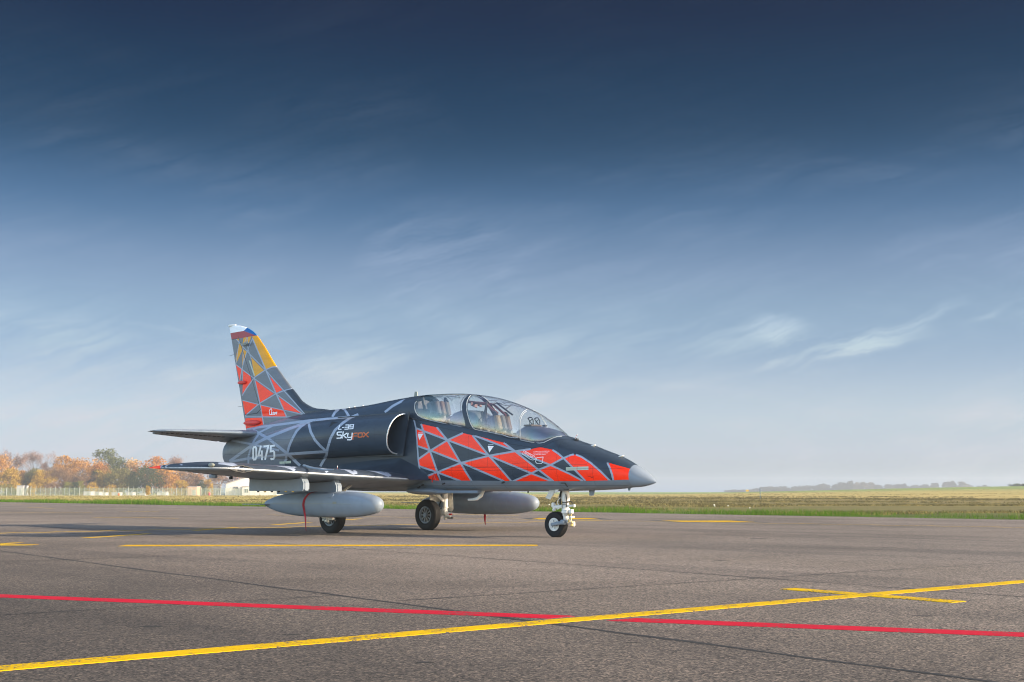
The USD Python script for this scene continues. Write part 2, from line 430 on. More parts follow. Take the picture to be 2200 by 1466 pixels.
def make_tailplane(side, part):
    y = np.concatenate([np.linspace(0.1, 2.08, 30), np.linspace(2.082, 2.212, 9)]) if part == "stabiliser" else np.linspace(0.42, 2.075, 28)
    if part == "stabiliser":
        a = np.linspace(0, 1, 57)
        Y, A = np.meshgrid(y, a, indexing="ij")
        P = tail_pt(Y, A, side)
        hinge = tail_le(Y) + 0.60 * (tail_te(Y) - tail_le(Y))
        inner = (Y > 0.40) & (Y < 2.08)
        over = inner & (P[..., 0] > hinge)
        P[..., 0] = np.where(over, hinge, P[..., 0])
        P[..., 2] = np.where(over, 1.975 + 0.012 * Y + (P[..., 2] - 1.975 - 0.012 * Y) * 0.2, P[..., 2])
    else:
        b = np.linspace(0, 1, 33)
        xs = np.where(b < 0.5, 1 - 2 * b * 0.385, 0.615 + (b - 0.5) * 2 * 0.385)
        a = np.where(b < 0.5, np.arccos(2 * xs - 1) / (2 * np.pi), 1 - np.arccos(2 * xs - 1) / (2 * np.pi))
        Y, A = np.meshgrid(y, a, indexing="ij")
        P = tail_pt(Y, A, side)
    return loft(P, flip=side < 0)


# ---- canopy: s, half width at the sill
CAN_Y = table([(1.865, 0.004), (1.885, 0.10), (1.93, 0.17), (2.0, 0.235), (2.12, 0.30), (2.3, 0.345), (2.6, 0.385), (3.2, 0.415), (4.0, 0.428), (5.0, 0.425), (5.35, 0.42), (5.60, 0.415)])
CAN_T = table([(1.865, 1.697), (2.0, 1.795), (2.224, 1.955), (2.541, 2.128), (2.756, 2.213), (3.085, 2.326), (3.535, 2.439), (3.997, 2.508), (4.353, 2.541), (4.716, 2.556), (5.087, 2.562), (5.4, 2.553), (5.60, 2.543)])
CAN_Z = table([(1.865, 1.690), (1.93, 1.672), (2.0, 1.640), (2.12, 1.585), (2.3, 1.568), (2.56, 1.622), (3.16, 1.752), (3.84, 1.882), (4.97, 2.058), (5.36, 2.125), (5.60, 2.16)])


def can_pt(s, ph):
    ys, zt, zs = CAN_Y(s), CAN_T(s), CAN_Z(s)
    n = 2.15
    y = ys * sgnpow(np.cos(ph), 2 / n)
    z = zs + (zt - zs) * np.abs(np.sin(ph)) ** (2 / n)
    y = y * (1 + 0.05 * np.sin(2 * np.clip(ph, 0, np.pi)) * np.sign(np.cos(ph)))
    return np.stack([s + 0 * y, y, z], -1)


def make_canopy():
    s = np.unique(np.concatenate([1.865 + 0.3 * np.linspace(0, 1, 20) ** 2, np.arange(2.2, 5.58, 0.06), [5.58]]))
    ph = np.linspace(-0.02, np.pi + 0.02, 61)
    S, P = np.meshgrid(s, ph, indexing="ij")
    return loft(can_pt(S, P), flip=True)


# ---- paint: cut a skin's triangles along outlines drawn in a side (or top) view, so that every colour has its own clean edge
def cut(skin, layers, ax=(0, 2), keep=None):
    """layers: [(shapely polygon, key)], later ones on top. Returns {key: Skin}; what no outline covers has the key None."""
    V, F, N = skin.V, skin.F, skin.N
    use = np.ones(len(F), bool) if keep is None else keep
    top, flat = None, []
    for g, k in reversed(layers):
        h = g if top is None else g.difference(top)
        top = g if top is None else top.union(g)
        for q in getattr(h, "geoms", [h]):
            if q.geom_type == "Polygon" and q.area > 1e-7:
                flat.append((q, k))
    P2 = V[:, list(ax)]
    tri = P2[F]
    area = np.abs((tri[:, 1, 0] - tri[:, 0, 0]) * (tri[:, 2, 1] - tri[:, 0, 1]) - (tri[:, 2, 0] - tri[:, 0, 0]) * (tri[:, 1, 1] - tri[:, 0, 1])) / 2
    out = {}

    def put(k, v, n, f):
        o = out.setdefault(k, [[], [], [], 0])
        o[0].append(v); o[1].append(n); o[2].append(np.asarray(f) + o[3]); o[3] += len(v)

    polys = shapely.polygons(np.concatenate([tri, tri[:, :1]], 1))
    tree = shapely.STRtree([q for q, _ in flat]) if flat else None
    hit = {}
    if tree is not None:
        a, b = tree.query(polys[use], predicate="intersects")
        ids = np.nonzero(use)[0]
        for i, j in zip(ids[a], b):
            hit.setdefault(i, []).append(j)
    plain = [i for i in range(len(F)) if i not in hit]
    put(None, V[F[plain]].reshape(-1, 3), N[F[plain]].reshape(-1, 3), np.arange(3 * len(plain)).reshape(-1, 3)) if plain else None
    for q, _ in flat:
        shapely.prepare(q)
    for i, js in hit.items():
        v, n = V[F[i]], N[F[i]]
        if area[i] < 1e-7:
            c = shapely.Point(tri[i].mean(0))
            k = next((flat[j][1] for j in js if flat[j][0].covers(c)), None)
            put(k, v, n, [[0, 1, 2]])
            continue
        whole = next((j for j in js if shapely.covers(flat[j][0], polys[i])), None)
        if whole is not None:
            put(flat[whole][1], v, n, [[0, 1, 2]])
            continue
        rest, pieces = polys[i], []
        for j in js:
            pieces.append((polys[i].intersection(flat[j][0]), flat[j][1]))
            rest = rest.difference(flat[j][0])
        pieces.append((rest, None))
        t = tri[i]
        M = np.linalg.inv(np.array([[t[0, 0], t[1, 0], t[2, 0]], [t[0, 1], t[1, 1], t[2, 1]], [1, 1, 1]]))
        s0 = (t[1, 0] - t[0, 0]) * (t[2, 1] - t[0, 1]) - (t[2, 0] - t[0, 0]) * (t[1, 1] - t[0, 1])
        for g, k in pieces:
            for q in getattr(g, "geoms", [g]):
                if q.geom_type != "Polygon" or q.area < 1e-9:
                    continue
                for d in shapely.constrained_delaunay_triangles(q).geoms:
                    p = np.array(d.exterior.coords)[:3]
                    sg = (p[1, 0] - p[0, 0]) * (p[2, 1] - p[0, 1]) - (p[2, 0] - p[0, 0]) * (p[1, 1] - p[0, 1])
                    if sg * s0 < 0:
                        p = p[::-1]
                    w = (M @ np.vstack([p.T, np.ones(3)])).T
                    put(k, w @ v, w @ n, [[0, 1, 2]])
    return {k: Skin(np.vstack(o[0]), np.vstack(o[2]), np.vstack(o[1])) for k, o in out.items()}


def join(skins):
    skins = [s for s in skins if s is not None and len(s.F)]
    at = np.cumsum([0] + [len(s.V) for s in skins])
    return Skin(np.vstack([s.V for s in skins]), np.vstack([s.F + a for s, a in zip(skins, at)]), np.vstack([s.N for s in skins]))


# ---------------------------------------------------------------- the livery: outlines in metres on the aircraft (aft of the nose, up), the wing stripes (aft, to starboard)
FUSELAGE_PAINT = [
('slate',[[[8.262,2.172],[9.123,2.262],[9.604,2.303],[11.248,2.489],[12.203,2.273],[11.889,0.854],[9.601,0.849],[9.586,0.945],[9.359,0.991],[9.185,1.036],[9.095,1.082],[9.031,1.128],[8.981,1.174],[8.941,1.22],[8.907,1.266],[8.88,1.312],[8.857,1.358],[8.832,1.396],[8.75,1.432],[8.66,1.468],[8.59,1.504],[8.527,1.543],[8.475,1.582],[8.432,1.622],[8.326,1.735],[8.27,1.809],[8.237,1.846],[8.21,1.883],[8.19,1.92],[8.179,1.958],[8.153,1.987],[8.136,2.017],[8.132,2.048],[8.12,2.07],[8.127,2.093],[8.193,2.121],[8.294,2.151]]]),
('red',[[[4.951,1.992],[4.9,1.923],[4.852,1.855],[4.234,1.685],[4.376,1.811],[4.491,1.906]]]),
('red',[[[5.064,1.918],[5.043,1.835],[5.027,1.753],[5.004,1.588],[4.66,1.498],[4.755,1.695],[4.797,1.775],[4.842,1.855]]]),
('red',[[[4.205,1.678],[3.722,1.534],[3.211,1.381],[3.408,1.572],[3.514,1.669],[3.59,1.735],[3.854,1.79]]]),
('red',[[[4.65,1.497],[4.204,1.368],[3.879,1.273],[4.098,1.54],[4.214,1.675]]]),
('red',[[[4.961,1.352],[4.949,1.223],[4.503,1.106],[4.525,1.182],[4.555,1.259],[4.589,1.336],[4.664,1.491]]]),
('red',[[[4.819,1.005],[4.722,0.984],[4.714,0.978],[4.49,0.949],[4.488,0.988],[4.49,1.027],[4.503,1.106],[4.719,1.057],[4.753,1.044],[4.801,1.018]]]),
('red',[[[4.497,1.106],[4.197,1.018],[3.963,0.946],[3.687,0.945],[3.707,1.009],[3.737,1.073],[3.795,1.169],[3.864,1.266]]]),
('red',[[[3.845,1.266],[3.304,1.084],[3.078,1.004],[2.909,0.941],[2.734,0.94],[2.755,0.968],[2.805,1.025],[2.892,1.111],[3.024,1.227],[3.202,1.374]]]),
('red',[[[3.184,1.378],[2.61,1.188],[2.254,1.066],[2.099,1.123],[2.41,1.317],[2.614,1.441]]]),
('red',[[[3.555,1.74],[3.094,1.599],[2.607,1.447],[2.891,1.601],[3.371,1.699]]]),
('red',[[[2.598,1.44],[1.839,1.198],[1.684,1.261],[1.576,1.307],[1.715,1.391],[1.851,1.457],[2.045,1.492],[2.108,1.497],[2.198,1.484],[2.258,1.469]]]),
('red',[[[2.685,0.933],[2.481,0.932],[1.839,0.929],[1.998,0.983],[2.254,1.066],[2.485,0.993]]]),
('red',[[[2.077,1.121],[1.94,1.025],[1.877,0.978],[1.821,0.931],[1.213,0.933],[1.349,0.995],[1.496,1.058],[1.853,1.202]]]),
('red',[[[1.571,1.306],[1.439,1.194],[1.311,1.077],[1.241,1.005],[1.182,0.933],[0.726,0.93],[0.768,0.981],[0.819,1.032],[0.875,1.083],[0.934,1.128],[1.059,1.218],[1.253,1.324],[1.364,1.357],[1.424,1.367]]]),
('red',[[[0.756,1.22],[0.715,1.15],[0.685,1.079],[0.663,1.01],[0.657,0.975],[0.655,0.94],[0.388,0.939],[0.379,0.976],[0.377,1.012],[0.381,1.049],[0.39,1.086],[0.404,1.124]]]),
('line',[[[4.773,1.66],[4.602,1.317],[4.57,1.245],[4.542,1.173],[4.521,1.101],[4.512,1.061],[4.506,1.022],[4.504,0.983],[4.505,0.944],[4.455,0.954],[4.454,0.993],[4.457,1.032],[4.464,1.072],[4.484,1.147],[4.509,1.219],[4.54,1.291],[4.611,1.436],[4.75,1.71],[4.82,1.832],[4.872,1.914],[4.931,1.997],[4.972,1.987],[4.915,1.905],[4.84,1.782]]]),
('line',[[[4.253,1.677],[4.021,1.401],[3.939,1.299],[3.886,1.23],[3.836,1.16],[3.753,1.028],[3.722,0.967],[3.711,0.936],[3.663,0.953],[3.676,0.984],[3.709,1.045],[3.795,1.176],[3.845,1.246],[3.899,1.315],[4.068,1.52],[4.216,1.694],[4.399,1.841],[4.518,1.931],[4.548,1.911],[4.416,1.81]]]),
('line',[[[3.218,1.368],[3.04,1.219],[2.94,1.131],[2.882,1.073],[2.829,1.014],[2.784,0.956],[2.765,0.927],[2.723,0.947],[2.744,0.976],[2.792,1.034],[2.847,1.093],[2.907,1.151],[3.008,1.239],[3.186,1.388],[3.317,1.508],[3.455,1.629],[3.604,1.752],[3.632,1.733],[3.451,1.579]]]),
('line',[[[2.626,1.435],[2.303,1.236],[2.078,1.092],[1.95,1.004],[1.893,0.96],[1.841,0.917],[1.806,0.94],[1.89,1.006],[2.018,1.093],[2.24,1.235],[2.561,1.434],[2.874,1.609],[2.891,1.584]]]),
('line',[[[5.076,1.903],[4.027,1.602],[3.21,1.364],[2.532,1.142],[2.06,0.982],[1.869,0.915],[1.842,0.943],[2.562,1.186],[3.194,1.392],[3.906,1.601],[5.065,1.934]]]),
('line',[[[4.658,1.482],[3.873,1.251],[3.518,1.134],[3.277,1.052],[3.096,0.988],[2.927,0.924],[2.895,0.952],[3.069,1.016],[3.254,1.081],[3.855,1.281],[4.427,1.45],[4.642,1.513],[4.992,1.604],[5.007,1.573]]]),
('line',[[[4.519,1.091],[4.216,1.002],[3.982,0.929],[3.948,0.959],[4.188,1.032],[4.495,1.121],[4.963,1.24],[4.982,1.21]]]),
('line',[[[2.638,1.44],[1.846,1.185],[1.472,1.038],[1.337,0.97],[1.245,0.92],[1.218,0.946],[1.314,0.996],[1.453,1.064],[1.831,1.212],[2.627,1.468],[3.568,1.752],[3.577,1.722]]]),
('line',[[[4.647,1.481],[4.203,1.661],[3.841,1.775],[3.866,1.805],[4.041,1.747],[4.226,1.69],[4.673,1.509],[4.975,1.366],[4.947,1.338]]]),
('line',[[[4.492,1.093],[3.858,1.251],[3.188,1.362],[2.61,1.425],[2.269,1.457],[2.28,1.488],[2.619,1.456],[3.198,1.393],[3.87,1.281],[4.392,1.15],[4.776,1.059],[4.789,1.045],[4.834,1.018],[4.798,0.987],[4.766,1.014],[4.769,1.028]]]),
('line',[[[2.248,1.053],[2.093,1.108],[1.831,1.184],[1.574,1.295],[1.448,1.344],[1.394,1.351],[1.409,1.381],[1.465,1.373],[1.593,1.322],[1.697,1.275],[1.847,1.212],[2.106,1.136],[2.26,1.08],[2.308,1.066],[2.559,0.992],[2.721,0.947],[2.72,0.919],[2.5,0.979]]]),
('line',[[[1.722,1.382],[1.594,1.298],[1.42,1.151],[1.278,1.015],[1.235,0.969],[1.199,0.923],[1.166,0.943],[1.227,1.012],[1.322,1.104],[1.423,1.195],[1.573,1.319],[1.707,1.407],[1.821,1.462],[1.833,1.437]]]),
('line',[[[1.256,1.311],[1.067,1.207],[0.944,1.117],[0.886,1.073],[0.831,1.022],[0.782,0.971],[0.741,0.92],[0.711,0.941],[0.732,0.966],[0.78,1.017],[0.864,1.094],[1.051,1.23],[1.25,1.338],[1.365,1.377],[1.368,1.349]]]),
('line',[[[0.725,1.118],[0.688,1.027],[0.682,0.967],[0.683,0.937],[0.65,0.943],[0.649,0.974],[0.657,1.035],[0.669,1.066],[0.697,1.128],[0.732,1.18],[0.772,1.232],[0.795,1.22],[0.746,1.151]]]),
('line',[[[5.195,2.086],[5.166,2.051],[5.12,1.977],[5.08,1.903],[5.069,1.863],[5.043,1.742],[5.029,1.663],[5.005,1.469],[4.991,1.316],[4.975,1.208],[4.965,1.172],[4.92,1.099],[4.858,1.025],[4.819,0.989],[4.805,0.994],[4.839,1.03],[4.896,1.103],[4.92,1.139],[4.935,1.175],[4.942,1.247],[4.953,1.319],[4.968,1.471],[4.992,1.664],[5.013,1.784],[5.043,1.906],[5.083,1.98],[5.13,2.055]]]),
('line',[[[5.206,2.092],[5.217,2.097],[5.368,2.144],[5.364,2.138]]]),
('line',[[[5.44,2.299],[5.456,2.372],[5.483,2.414],[5.518,2.457],[5.559,2.501],[5.704,2.556],[5.715,2.597],[5.753,2.594],[5.742,2.553],[5.572,2.496],[5.529,2.452],[5.46,2.366]]]),
('line',[[[8.221,2.07],[8.207,2.037],[8.215,2.006],[8.236,1.975],[8.241,1.936],[8.257,1.897],[8.282,1.859],[8.314,1.821],[8.339,1.783],[8.368,1.745],[8.4,1.708],[8.437,1.67],[8.472,1.63],[8.513,1.59],[8.564,1.55],[8.625,1.51],[8.693,1.474],[8.869,1.403],[8.894,1.365],[8.82,1.352],[8.795,1.39],[8.723,1.426],[8.629,1.462],[8.556,1.497],[8.491,1.536],[8.437,1.575],[8.393,1.614],[8.284,1.725],[8.227,1.797],[8.193,1.833],[8.164,1.869],[8.142,1.905],[8.127,1.942],[8.098,1.97],[8.075,1.998],[8.061,2.026],[8.038,2.048],[8.023,2.07],[8.024,2.093],[8.06,2.119],[8.328,2.174],[8.397,2.131],[8.237,2.096]]]),
('line',[[[7.866,2.046],[7.778,1.997],[7.716,1.951],[7.669,1.905],[7.623,1.87],[7.582,1.835],[7.547,1.801],[7.486,1.733],[7.412,1.675],[7.355,1.617],[7.326,1.592],[7.302,1.567],[7.283,1.543],[7.269,1.518],[7.177,1.552],[7.221,1.6],[7.28,1.649],[7.341,1.704],[7.415,1.759],[7.492,1.839],[7.539,1.879],[7.594,1.921],[7.639,1.962],[7.698,2.005],[7.777,2.049],[7.898,2.102],[8.209,2.17],[8.294,2.173],[8.265,2.138],[7.946,2.084]]]),
('line',[[[7.031,2.217],[6.826,2.176],[6.761,2.147],[6.752,2.122],[6.759,2.099],[6.775,2.076],[6.788,2.048],[6.808,2.02],[6.833,1.993],[6.895,1.94],[6.91,1.907],[6.928,1.875],[6.951,1.843],[7.002,1.779],[7.025,1.738],[7.052,1.697],[7.086,1.656],[7.128,1.615],[7.22,1.541],[7.272,1.507],[7.337,1.473],[7.446,1.441],[7.591,1.409],[7.66,1.374],[7.771,1.266],[7.71,1.242],[7.63,1.316],[7.557,1.391],[7.297,1.458],[7.22,1.493],[7.161,1.528],[7.063,1.602],[7.02,1.641],[6.986,1.68],[6.957,1.719],[6.934,1.759],[6.871,1.833],[6.845,1.87],[6.823,1.907],[6.756,1.957],[6.727,1.982],[6.679,2.033],[6.63,2.076],[6.613,2.097],[6.604,2.119],[6.608,2.143],[6.599,2.159],[6.621,2.178],[6.824,2.21],[6.778,2.224],[6.846,2.273]]]),
('line',[[[7.267,1.5],[7.233,1.526],[7.206,1.551],[8.564,1.531],[8.59,1.504],[8.624,1.477]]]),
('line',[[[9.314,1.82],[9.138,1.758],[8.919,1.668],[8.796,1.609],[8.696,1.552],[8.656,1.524],[8.623,1.496],[8.608,1.466],[8.607,1.437],[8.628,1.408],[8.596,1.378],[8.418,1.255],[8.342,1.295],[8.479,1.387],[8.477,1.417],[8.462,1.445],[8.466,1.475],[8.482,1.505],[8.509,1.535],[8.551,1.564],[8.653,1.621],[8.777,1.68],[8.92,1.741],[9.082,1.803],[9.279,1.867],[9.401,1.894],[9.712,1.952],[10.029,2.033],[10.157,2.062],[10.314,2.092],[10.28,2.064],[10.263,2.036],[10.028,1.981],[9.83,1.929],[9.538,1.872]]]),
('line',[[[9.382,1.9],[9.659,1.832],[10.052,1.748],[10.293,1.671],[10.513,1.592],[10.674,1.539],[10.851,1.486],[11.057,1.434],[11.022,1.385],[10.907,1.411],[10.804,1.437],[10.619,1.489],[10.453,1.541],[10.228,1.619],[9.967,1.695],[9.6,1.769],[9.268,1.842],[8.776,1.929],[8.418,2.002],[8.29,2.032],[8.175,2.062],[8.085,2.094],[8.058,2.111],[8.309,2.154],[8.351,2.183],[8.647,2.106],[8.64,2.086],[8.641,2.067],[8.68,2.05],[8.731,2.035],[8.855,2.004],[8.994,1.974]]]),
('line',[[[9.932,2.017],[9.943,1.981],[9.959,1.946],[9.98,1.91],[10.004,1.875],[10.009,1.802],[10.026,1.765],[10.052,1.73],[10.073,1.687],[10.101,1.644],[10.174,1.56],[10.204,1.517],[10.218,1.47],[10.238,1.423],[10.266,1.377],[10.304,1.33],[10.227,1.328],[10.192,1.373],[10.166,1.418],[10.146,1.463],[10.133,1.509],[10.102,1.55],[10.055,1.59],[10.018,1.631],[9.988,1.671],[9.964,1.712],[9.934,1.746],[9.912,1.78],[9.898,1.814],[9.88,1.848],[9.879,1.882],[9.881,1.916],[9.861,1.95],[9.845,1.983],[9.462,2.102],[9.554,2.141],[9.763,2.07]]]),
('line',[[[8.575,1.521],[9.848,1.49],[10.26,1.473],[10.726,1.441],[11.038,1.421],[11.051,1.396],[11.07,1.371],[10.741,1.39],[10.264,1.423],[9.613,1.451],[8.627,1.475],[8.598,1.498]]]),
('line',[[[9.893,1.709],[9.378,1.641],[8.849,1.565],[8.807,1.605],[9.355,1.682],[9.885,1.752],[10.214,1.788],[10.801,1.858],[11.084,1.886],[11.013,1.838],[10.76,1.811],[10.237,1.748]]]),  # faint shading on the tail side, painted in as a stripe
('line',[[[9.473,2.102],[9.051,2.118],[8.224,2.156],[8.011,2.161],[7.813,2.153],[7.497,2.151],[7.172,2.153],[6.764,2.162],[7.106,2.233],[8.277,2.206],[9.12,2.169],[9.758,2.151],[10.068,2.146],[10.324,2.145],[10.6,2.154],[11.237,2.124],[11.223,2.073],[10.982,2.084],[10.649,2.073],[10.407,2.076]]]),
('line',[[[7.677,2.342],[7.648,2.308],[7.632,2.275],[7.625,2.243],[7.537,2.216],[7.54,2.245],[7.546,2.275],[7.559,2.305],[7.553,2.328],[7.554,2.352],[7.575,2.378],[7.822,2.432],[7.866,2.41],[7.692,2.369]]]),
('line',[[[7.08,2.203],[7.038,2.226],[7.103,2.263],[7.177,2.302],[7.265,2.341],[7.395,2.385],[7.621,2.437],[7.681,2.415],[7.392,2.358],[7.29,2.317],[7.211,2.278]]]),
('line',[[[5.782,2.472],[5.837,2.438],[5.934,2.389],[6.011,2.32],[6.069,2.275],[6.006,2.237],[5.945,2.281],[5.861,2.347],[5.696,2.424],[5.606,2.448],[5.572,2.46],[5.551,2.474],[5.64,2.524],[5.664,2.51],[5.699,2.497]]]),
('seam',[[[5.153,2.079],[5.118,2.064],[5.068,2.038],[4.98,2.009],[4.522,1.921],[3.608,1.755],[3.118,1.642],[2.715,1.562],[2.45,1.524],[2.221,1.494],[2.092,1.498],[1.947,1.553],[1.856,1.601],[1.801,1.613],[1.759,1.625],[1.662,1.618],[1.671,1.624],[1.766,1.631],[1.808,1.619],[1.863,1.607],[1.952,1.558],[2.095,1.504],[2.222,1.5],[2.45,1.53],[2.715,1.568],[3.118,1.647],[3.607,1.761],[4.522,1.927],[4.979,2.015],[5.065,2.043],[5.113,2.068]]]),
('seam',[[[5.309,2.123],[5.364,2.14],[5.362,2.137]]]),
('seam',[[[5.434,2.281],[5.443,2.314],[5.457,2.385],[5.478,2.422],[5.506,2.459],[5.509,2.459],[5.481,2.422],[5.458,2.385],[5.443,2.313]]]),
('seam',[[[2.081,1.164],[2.08,1.17],[4.95,1.207],[4.951,1.201]]]),
('seam',[[[5.43,2.265],[5.441,2.306],[5.459,2.387],[5.518,2.472],[5.521,2.472],[5.463,2.389],[5.443,2.31],[5.432,2.271],[5.575,2.264],[6.001,2.256],[5.996,2.249],[5.569,2.258]]]),
('seam',[[[4.526,1.093],[4.535,1.091],[4.514,1.02],[4.507,0.984],[4.505,0.948],[4.495,0.951],[4.498,0.986],[4.504,1.022]]]),
('seam',[[[1.474,0.818],[1.466,0.823],[2.614,0.825],[2.623,0.819]]]),
('seam',[[[1.314,1.098],[1.307,1.098],[1.307,1.175],[1.314,1.175]]]),
('pale',[[[1.529,1.158],[1.53,1.103],[1.318,1.108],[1.318,1.162]]]),
('pale',[[[1.31,1.162],[1.31,1.108],[1.099,1.11],[1.101,1.167]]]),
('pale',[[[9.05,1.367],[9.054,1.32],[8.878,1.323],[8.864,1.371]]]),
('pale',[[[8.847,1.372],[8.861,1.324],[8.665,1.33],[8.653,1.378]]]),
('white',[[[9.976,1.658],[9.979,1.617],[9.991,1.576],[10.014,1.535],[10.029,1.494],[10.039,1.452],[10.008,1.404],[9.902,1.411],[9.846,1.463],[9.822,1.502],[9.786,1.541],[9.763,1.58],[9.751,1.619],[9.746,1.659],[9.805,1.704],[9.932,1.699]],[[9.889,1.647],[9.871,1.663],[9.848,1.664],[9.832,1.651],[9.839,1.606],[9.857,1.561],[9.89,1.517],[9.916,1.472],[9.942,1.446],[9.954,1.445],[9.965,1.461],[9.954,1.508],[9.917,1.554],[9.897,1.6]]]),
('white',[[[9.842,1.481],[9.578,1.492],[9.55,1.528],[9.691,1.523],[9.634,1.565],[9.591,1.608],[9.558,1.652],[9.532,1.696],[9.615,1.707],[9.635,1.669],[9.66,1.631],[9.692,1.593],[9.733,1.555],[9.784,1.518]]]),
('white',[[[9.71,1.409],[9.64,1.408],[9.63,1.448],[9.547,1.524],[9.518,1.563],[9.5,1.602],[9.582,1.604],[9.599,1.564],[9.626,1.526],[9.668,1.487],[9.7,1.448]]]),
('white',[[[9.294,1.669],[9.324,1.626],[9.362,1.584],[9.411,1.542],[9.474,1.501],[9.556,1.46],[9.593,1.417],[9.529,1.407],[9.496,1.451],[9.406,1.493],[9.338,1.536],[9.286,1.579],[9.245,1.622],[9.213,1.666],[9.19,1.71],[9.458,1.703],[9.448,1.665]]]),
('white',[[[9.17,1.7],[9.175,1.663],[9.187,1.626],[9.205,1.589],[9.231,1.553],[9.098,1.561],[9.082,1.551],[9.122,1.507],[9.181,1.464],[9.241,1.445],[9.292,1.441],[9.292,1.456],[9.377,1.431],[9.329,1.4],[9.225,1.413],[9.192,1.434],[9.124,1.454],[9.067,1.491],[9.026,1.528],[8.997,1.566],[9.053,1.6],[9.124,1.596],[9.107,1.63],[9.097,1.665],[8.959,1.669],[8.966,1.706]]]),
('white',[[[6.763,1.892],[6.791,1.874],[6.786,1.836],[6.752,1.814],[6.67,1.814],[6.662,1.809],[6.668,1.784],[6.678,1.778],[6.787,1.777],[6.786,1.756],[6.665,1.757],[6.637,1.773],[6.628,1.815],[6.658,1.835],[6.74,1.835],[6.754,1.843],[6.756,1.864],[6.745,1.871],[6.632,1.871],[6.638,1.892]]]),
('white',[[[6.64,1.758],[6.608,1.754],[6.592,1.822],[6.587,1.856],[6.585,1.89],[6.618,1.894],[6.619,1.86],[6.624,1.826]]]),
('white',[[[6.618,1.814],[6.506,1.754],[6.485,1.77],[6.562,1.811],[6.477,1.846],[6.497,1.864]]]),
('white',[[[6.488,1.797],[6.466,1.76],[6.356,1.762],[6.357,1.783],[6.444,1.781],[6.454,1.797],[6.437,1.856],[6.469,1.862]]]),
('white',[[[6.373,1.745],[6.384,1.739],[6.487,1.741],[6.49,1.72],[6.376,1.718],[6.344,1.733],[6.332,1.774],[6.323,1.815],[6.318,1.855],[6.35,1.859],[6.362,1.783]]]),
('white',[[[6.769,1.929],[6.718,1.928],[6.667,1.927],[6.673,1.942],[6.745,1.943],[6.749,1.978],[6.759,2.013],[6.786,2.018],[6.775,1.988],[6.77,1.958]]]),
('white',[[[6.593,1.962],[6.602,1.977],[6.673,1.977],[6.664,1.962]]]),
('white',[[[6.5,2.005],[6.488,1.977],[6.587,1.977],[6.577,1.962],[6.461,1.962],[6.471,1.991],[6.484,2.02],[6.604,2.022],[6.591,2.006]]]),
('white',[[[6.483,1.938],[6.533,1.939],[6.583,1.939],[6.576,1.924],[6.46,1.923],[6.463,1.967],[6.487,1.972]]]),
('white',[[[6.351,1.963],[6.348,1.941],[6.447,1.942],[6.44,1.927],[6.324,1.927],[6.327,1.958],[6.334,1.989],[6.347,2.02],[6.471,2.019],[6.459,1.99],[6.451,1.962]],[[6.432,1.977],[6.441,2.004],[6.363,2.005],[6.354,1.978]]]),
('orange',[[[6.293,1.856],[6.322,1.835],[6.331,1.76],[6.341,1.723],[6.313,1.721],[6.303,1.756],[6.293,1.826],[6.278,1.837],[6.183,1.838],[6.187,1.857]]]),
('orange',[[[6.19,1.786],[6.191,1.804],[6.306,1.806],[6.305,1.786]]]),
('orange',[[[6.058,1.857],[6.162,1.854],[6.177,1.836],[6.182,1.776],[6.162,1.759],[6.072,1.76],[6.042,1.775],[6.034,1.839]],[[6.143,1.835],[6.068,1.838],[6.063,1.834],[6.068,1.785],[6.082,1.778],[6.149,1.778],[6.153,1.782],[6.148,1.83]]]),
('orange',[[[5.891,1.755],[5.87,1.767],[6.012,1.866],[6.031,1.853]]]),
('orange',[[[6.04,1.77],[6.022,1.756],[5.864,1.85],[5.884,1.864]]]),
('white',[[[2.419,1.454],[2.449,1.391],[2.261,1.29],[2.21,1.283],[2.148,1.302],[2.176,1.354]],[[2.414,1.445],[2.183,1.349],[2.159,1.306],[2.211,1.289],[2.258,1.296],[2.439,1.393]]]),
('white',[[[2.13,1.333],[2.163,1.259],[2.139,1.23],[2.029,1.222],[2.002,1.243],[1.993,1.337]],[[2.123,1.325],[2.003,1.329],[2.011,1.246],[2.032,1.23],[2.134,1.237],[2.152,1.26]]]),
('white',[[[2.223,1.357],[2.246,1.324],[2.224,1.314],[2.221,1.318],[2.238,1.326],[2.231,1.336],[2.214,1.329],[2.212,1.333],[2.227,1.34],[2.221,1.35],[2.204,1.343],[2.201,1.347]]]),
('white',[[[2.273,1.336],[2.263,1.331],[2.252,1.333],[2.23,1.361],[2.235,1.363],[2.252,1.34],[2.263,1.337],[2.271,1.344],[2.254,1.371],[2.259,1.373],[2.276,1.349],[2.277,1.344]]]),
('white',[[[2.311,1.362],[2.306,1.35],[2.297,1.347],[2.287,1.348],[2.28,1.354],[2.285,1.356],[2.293,1.352],[2.302,1.354],[2.305,1.362],[2.304,1.367],[2.297,1.377],[2.286,1.38],[2.278,1.377],[2.277,1.368],[2.272,1.365],[2.271,1.377],[2.282,1.385],[2.297,1.383],[2.309,1.37]]]),
('white',[[[2.34,1.366],[2.331,1.363],[2.319,1.366],[2.315,1.371],[2.316,1.377],[2.328,1.391],[2.324,1.395],[2.318,1.395],[2.308,1.384],[2.306,1.392],[2.309,1.397],[2.32,1.401],[2.331,1.397],[2.333,1.386],[2.321,1.372],[2.325,1.368],[2.331,1.368],[2.336,1.37],[2.338,1.378],[2.343,1.38],[2.345,1.374]]]),
('white',[[[2.343,1.393],[2.359,1.4],[2.352,1.41],[2.335,1.403],[2.333,1.407],[2.355,1.417],[2.377,1.384],[2.355,1.373],[2.352,1.378],[2.369,1.386],[2.362,1.396],[2.347,1.389]]]),
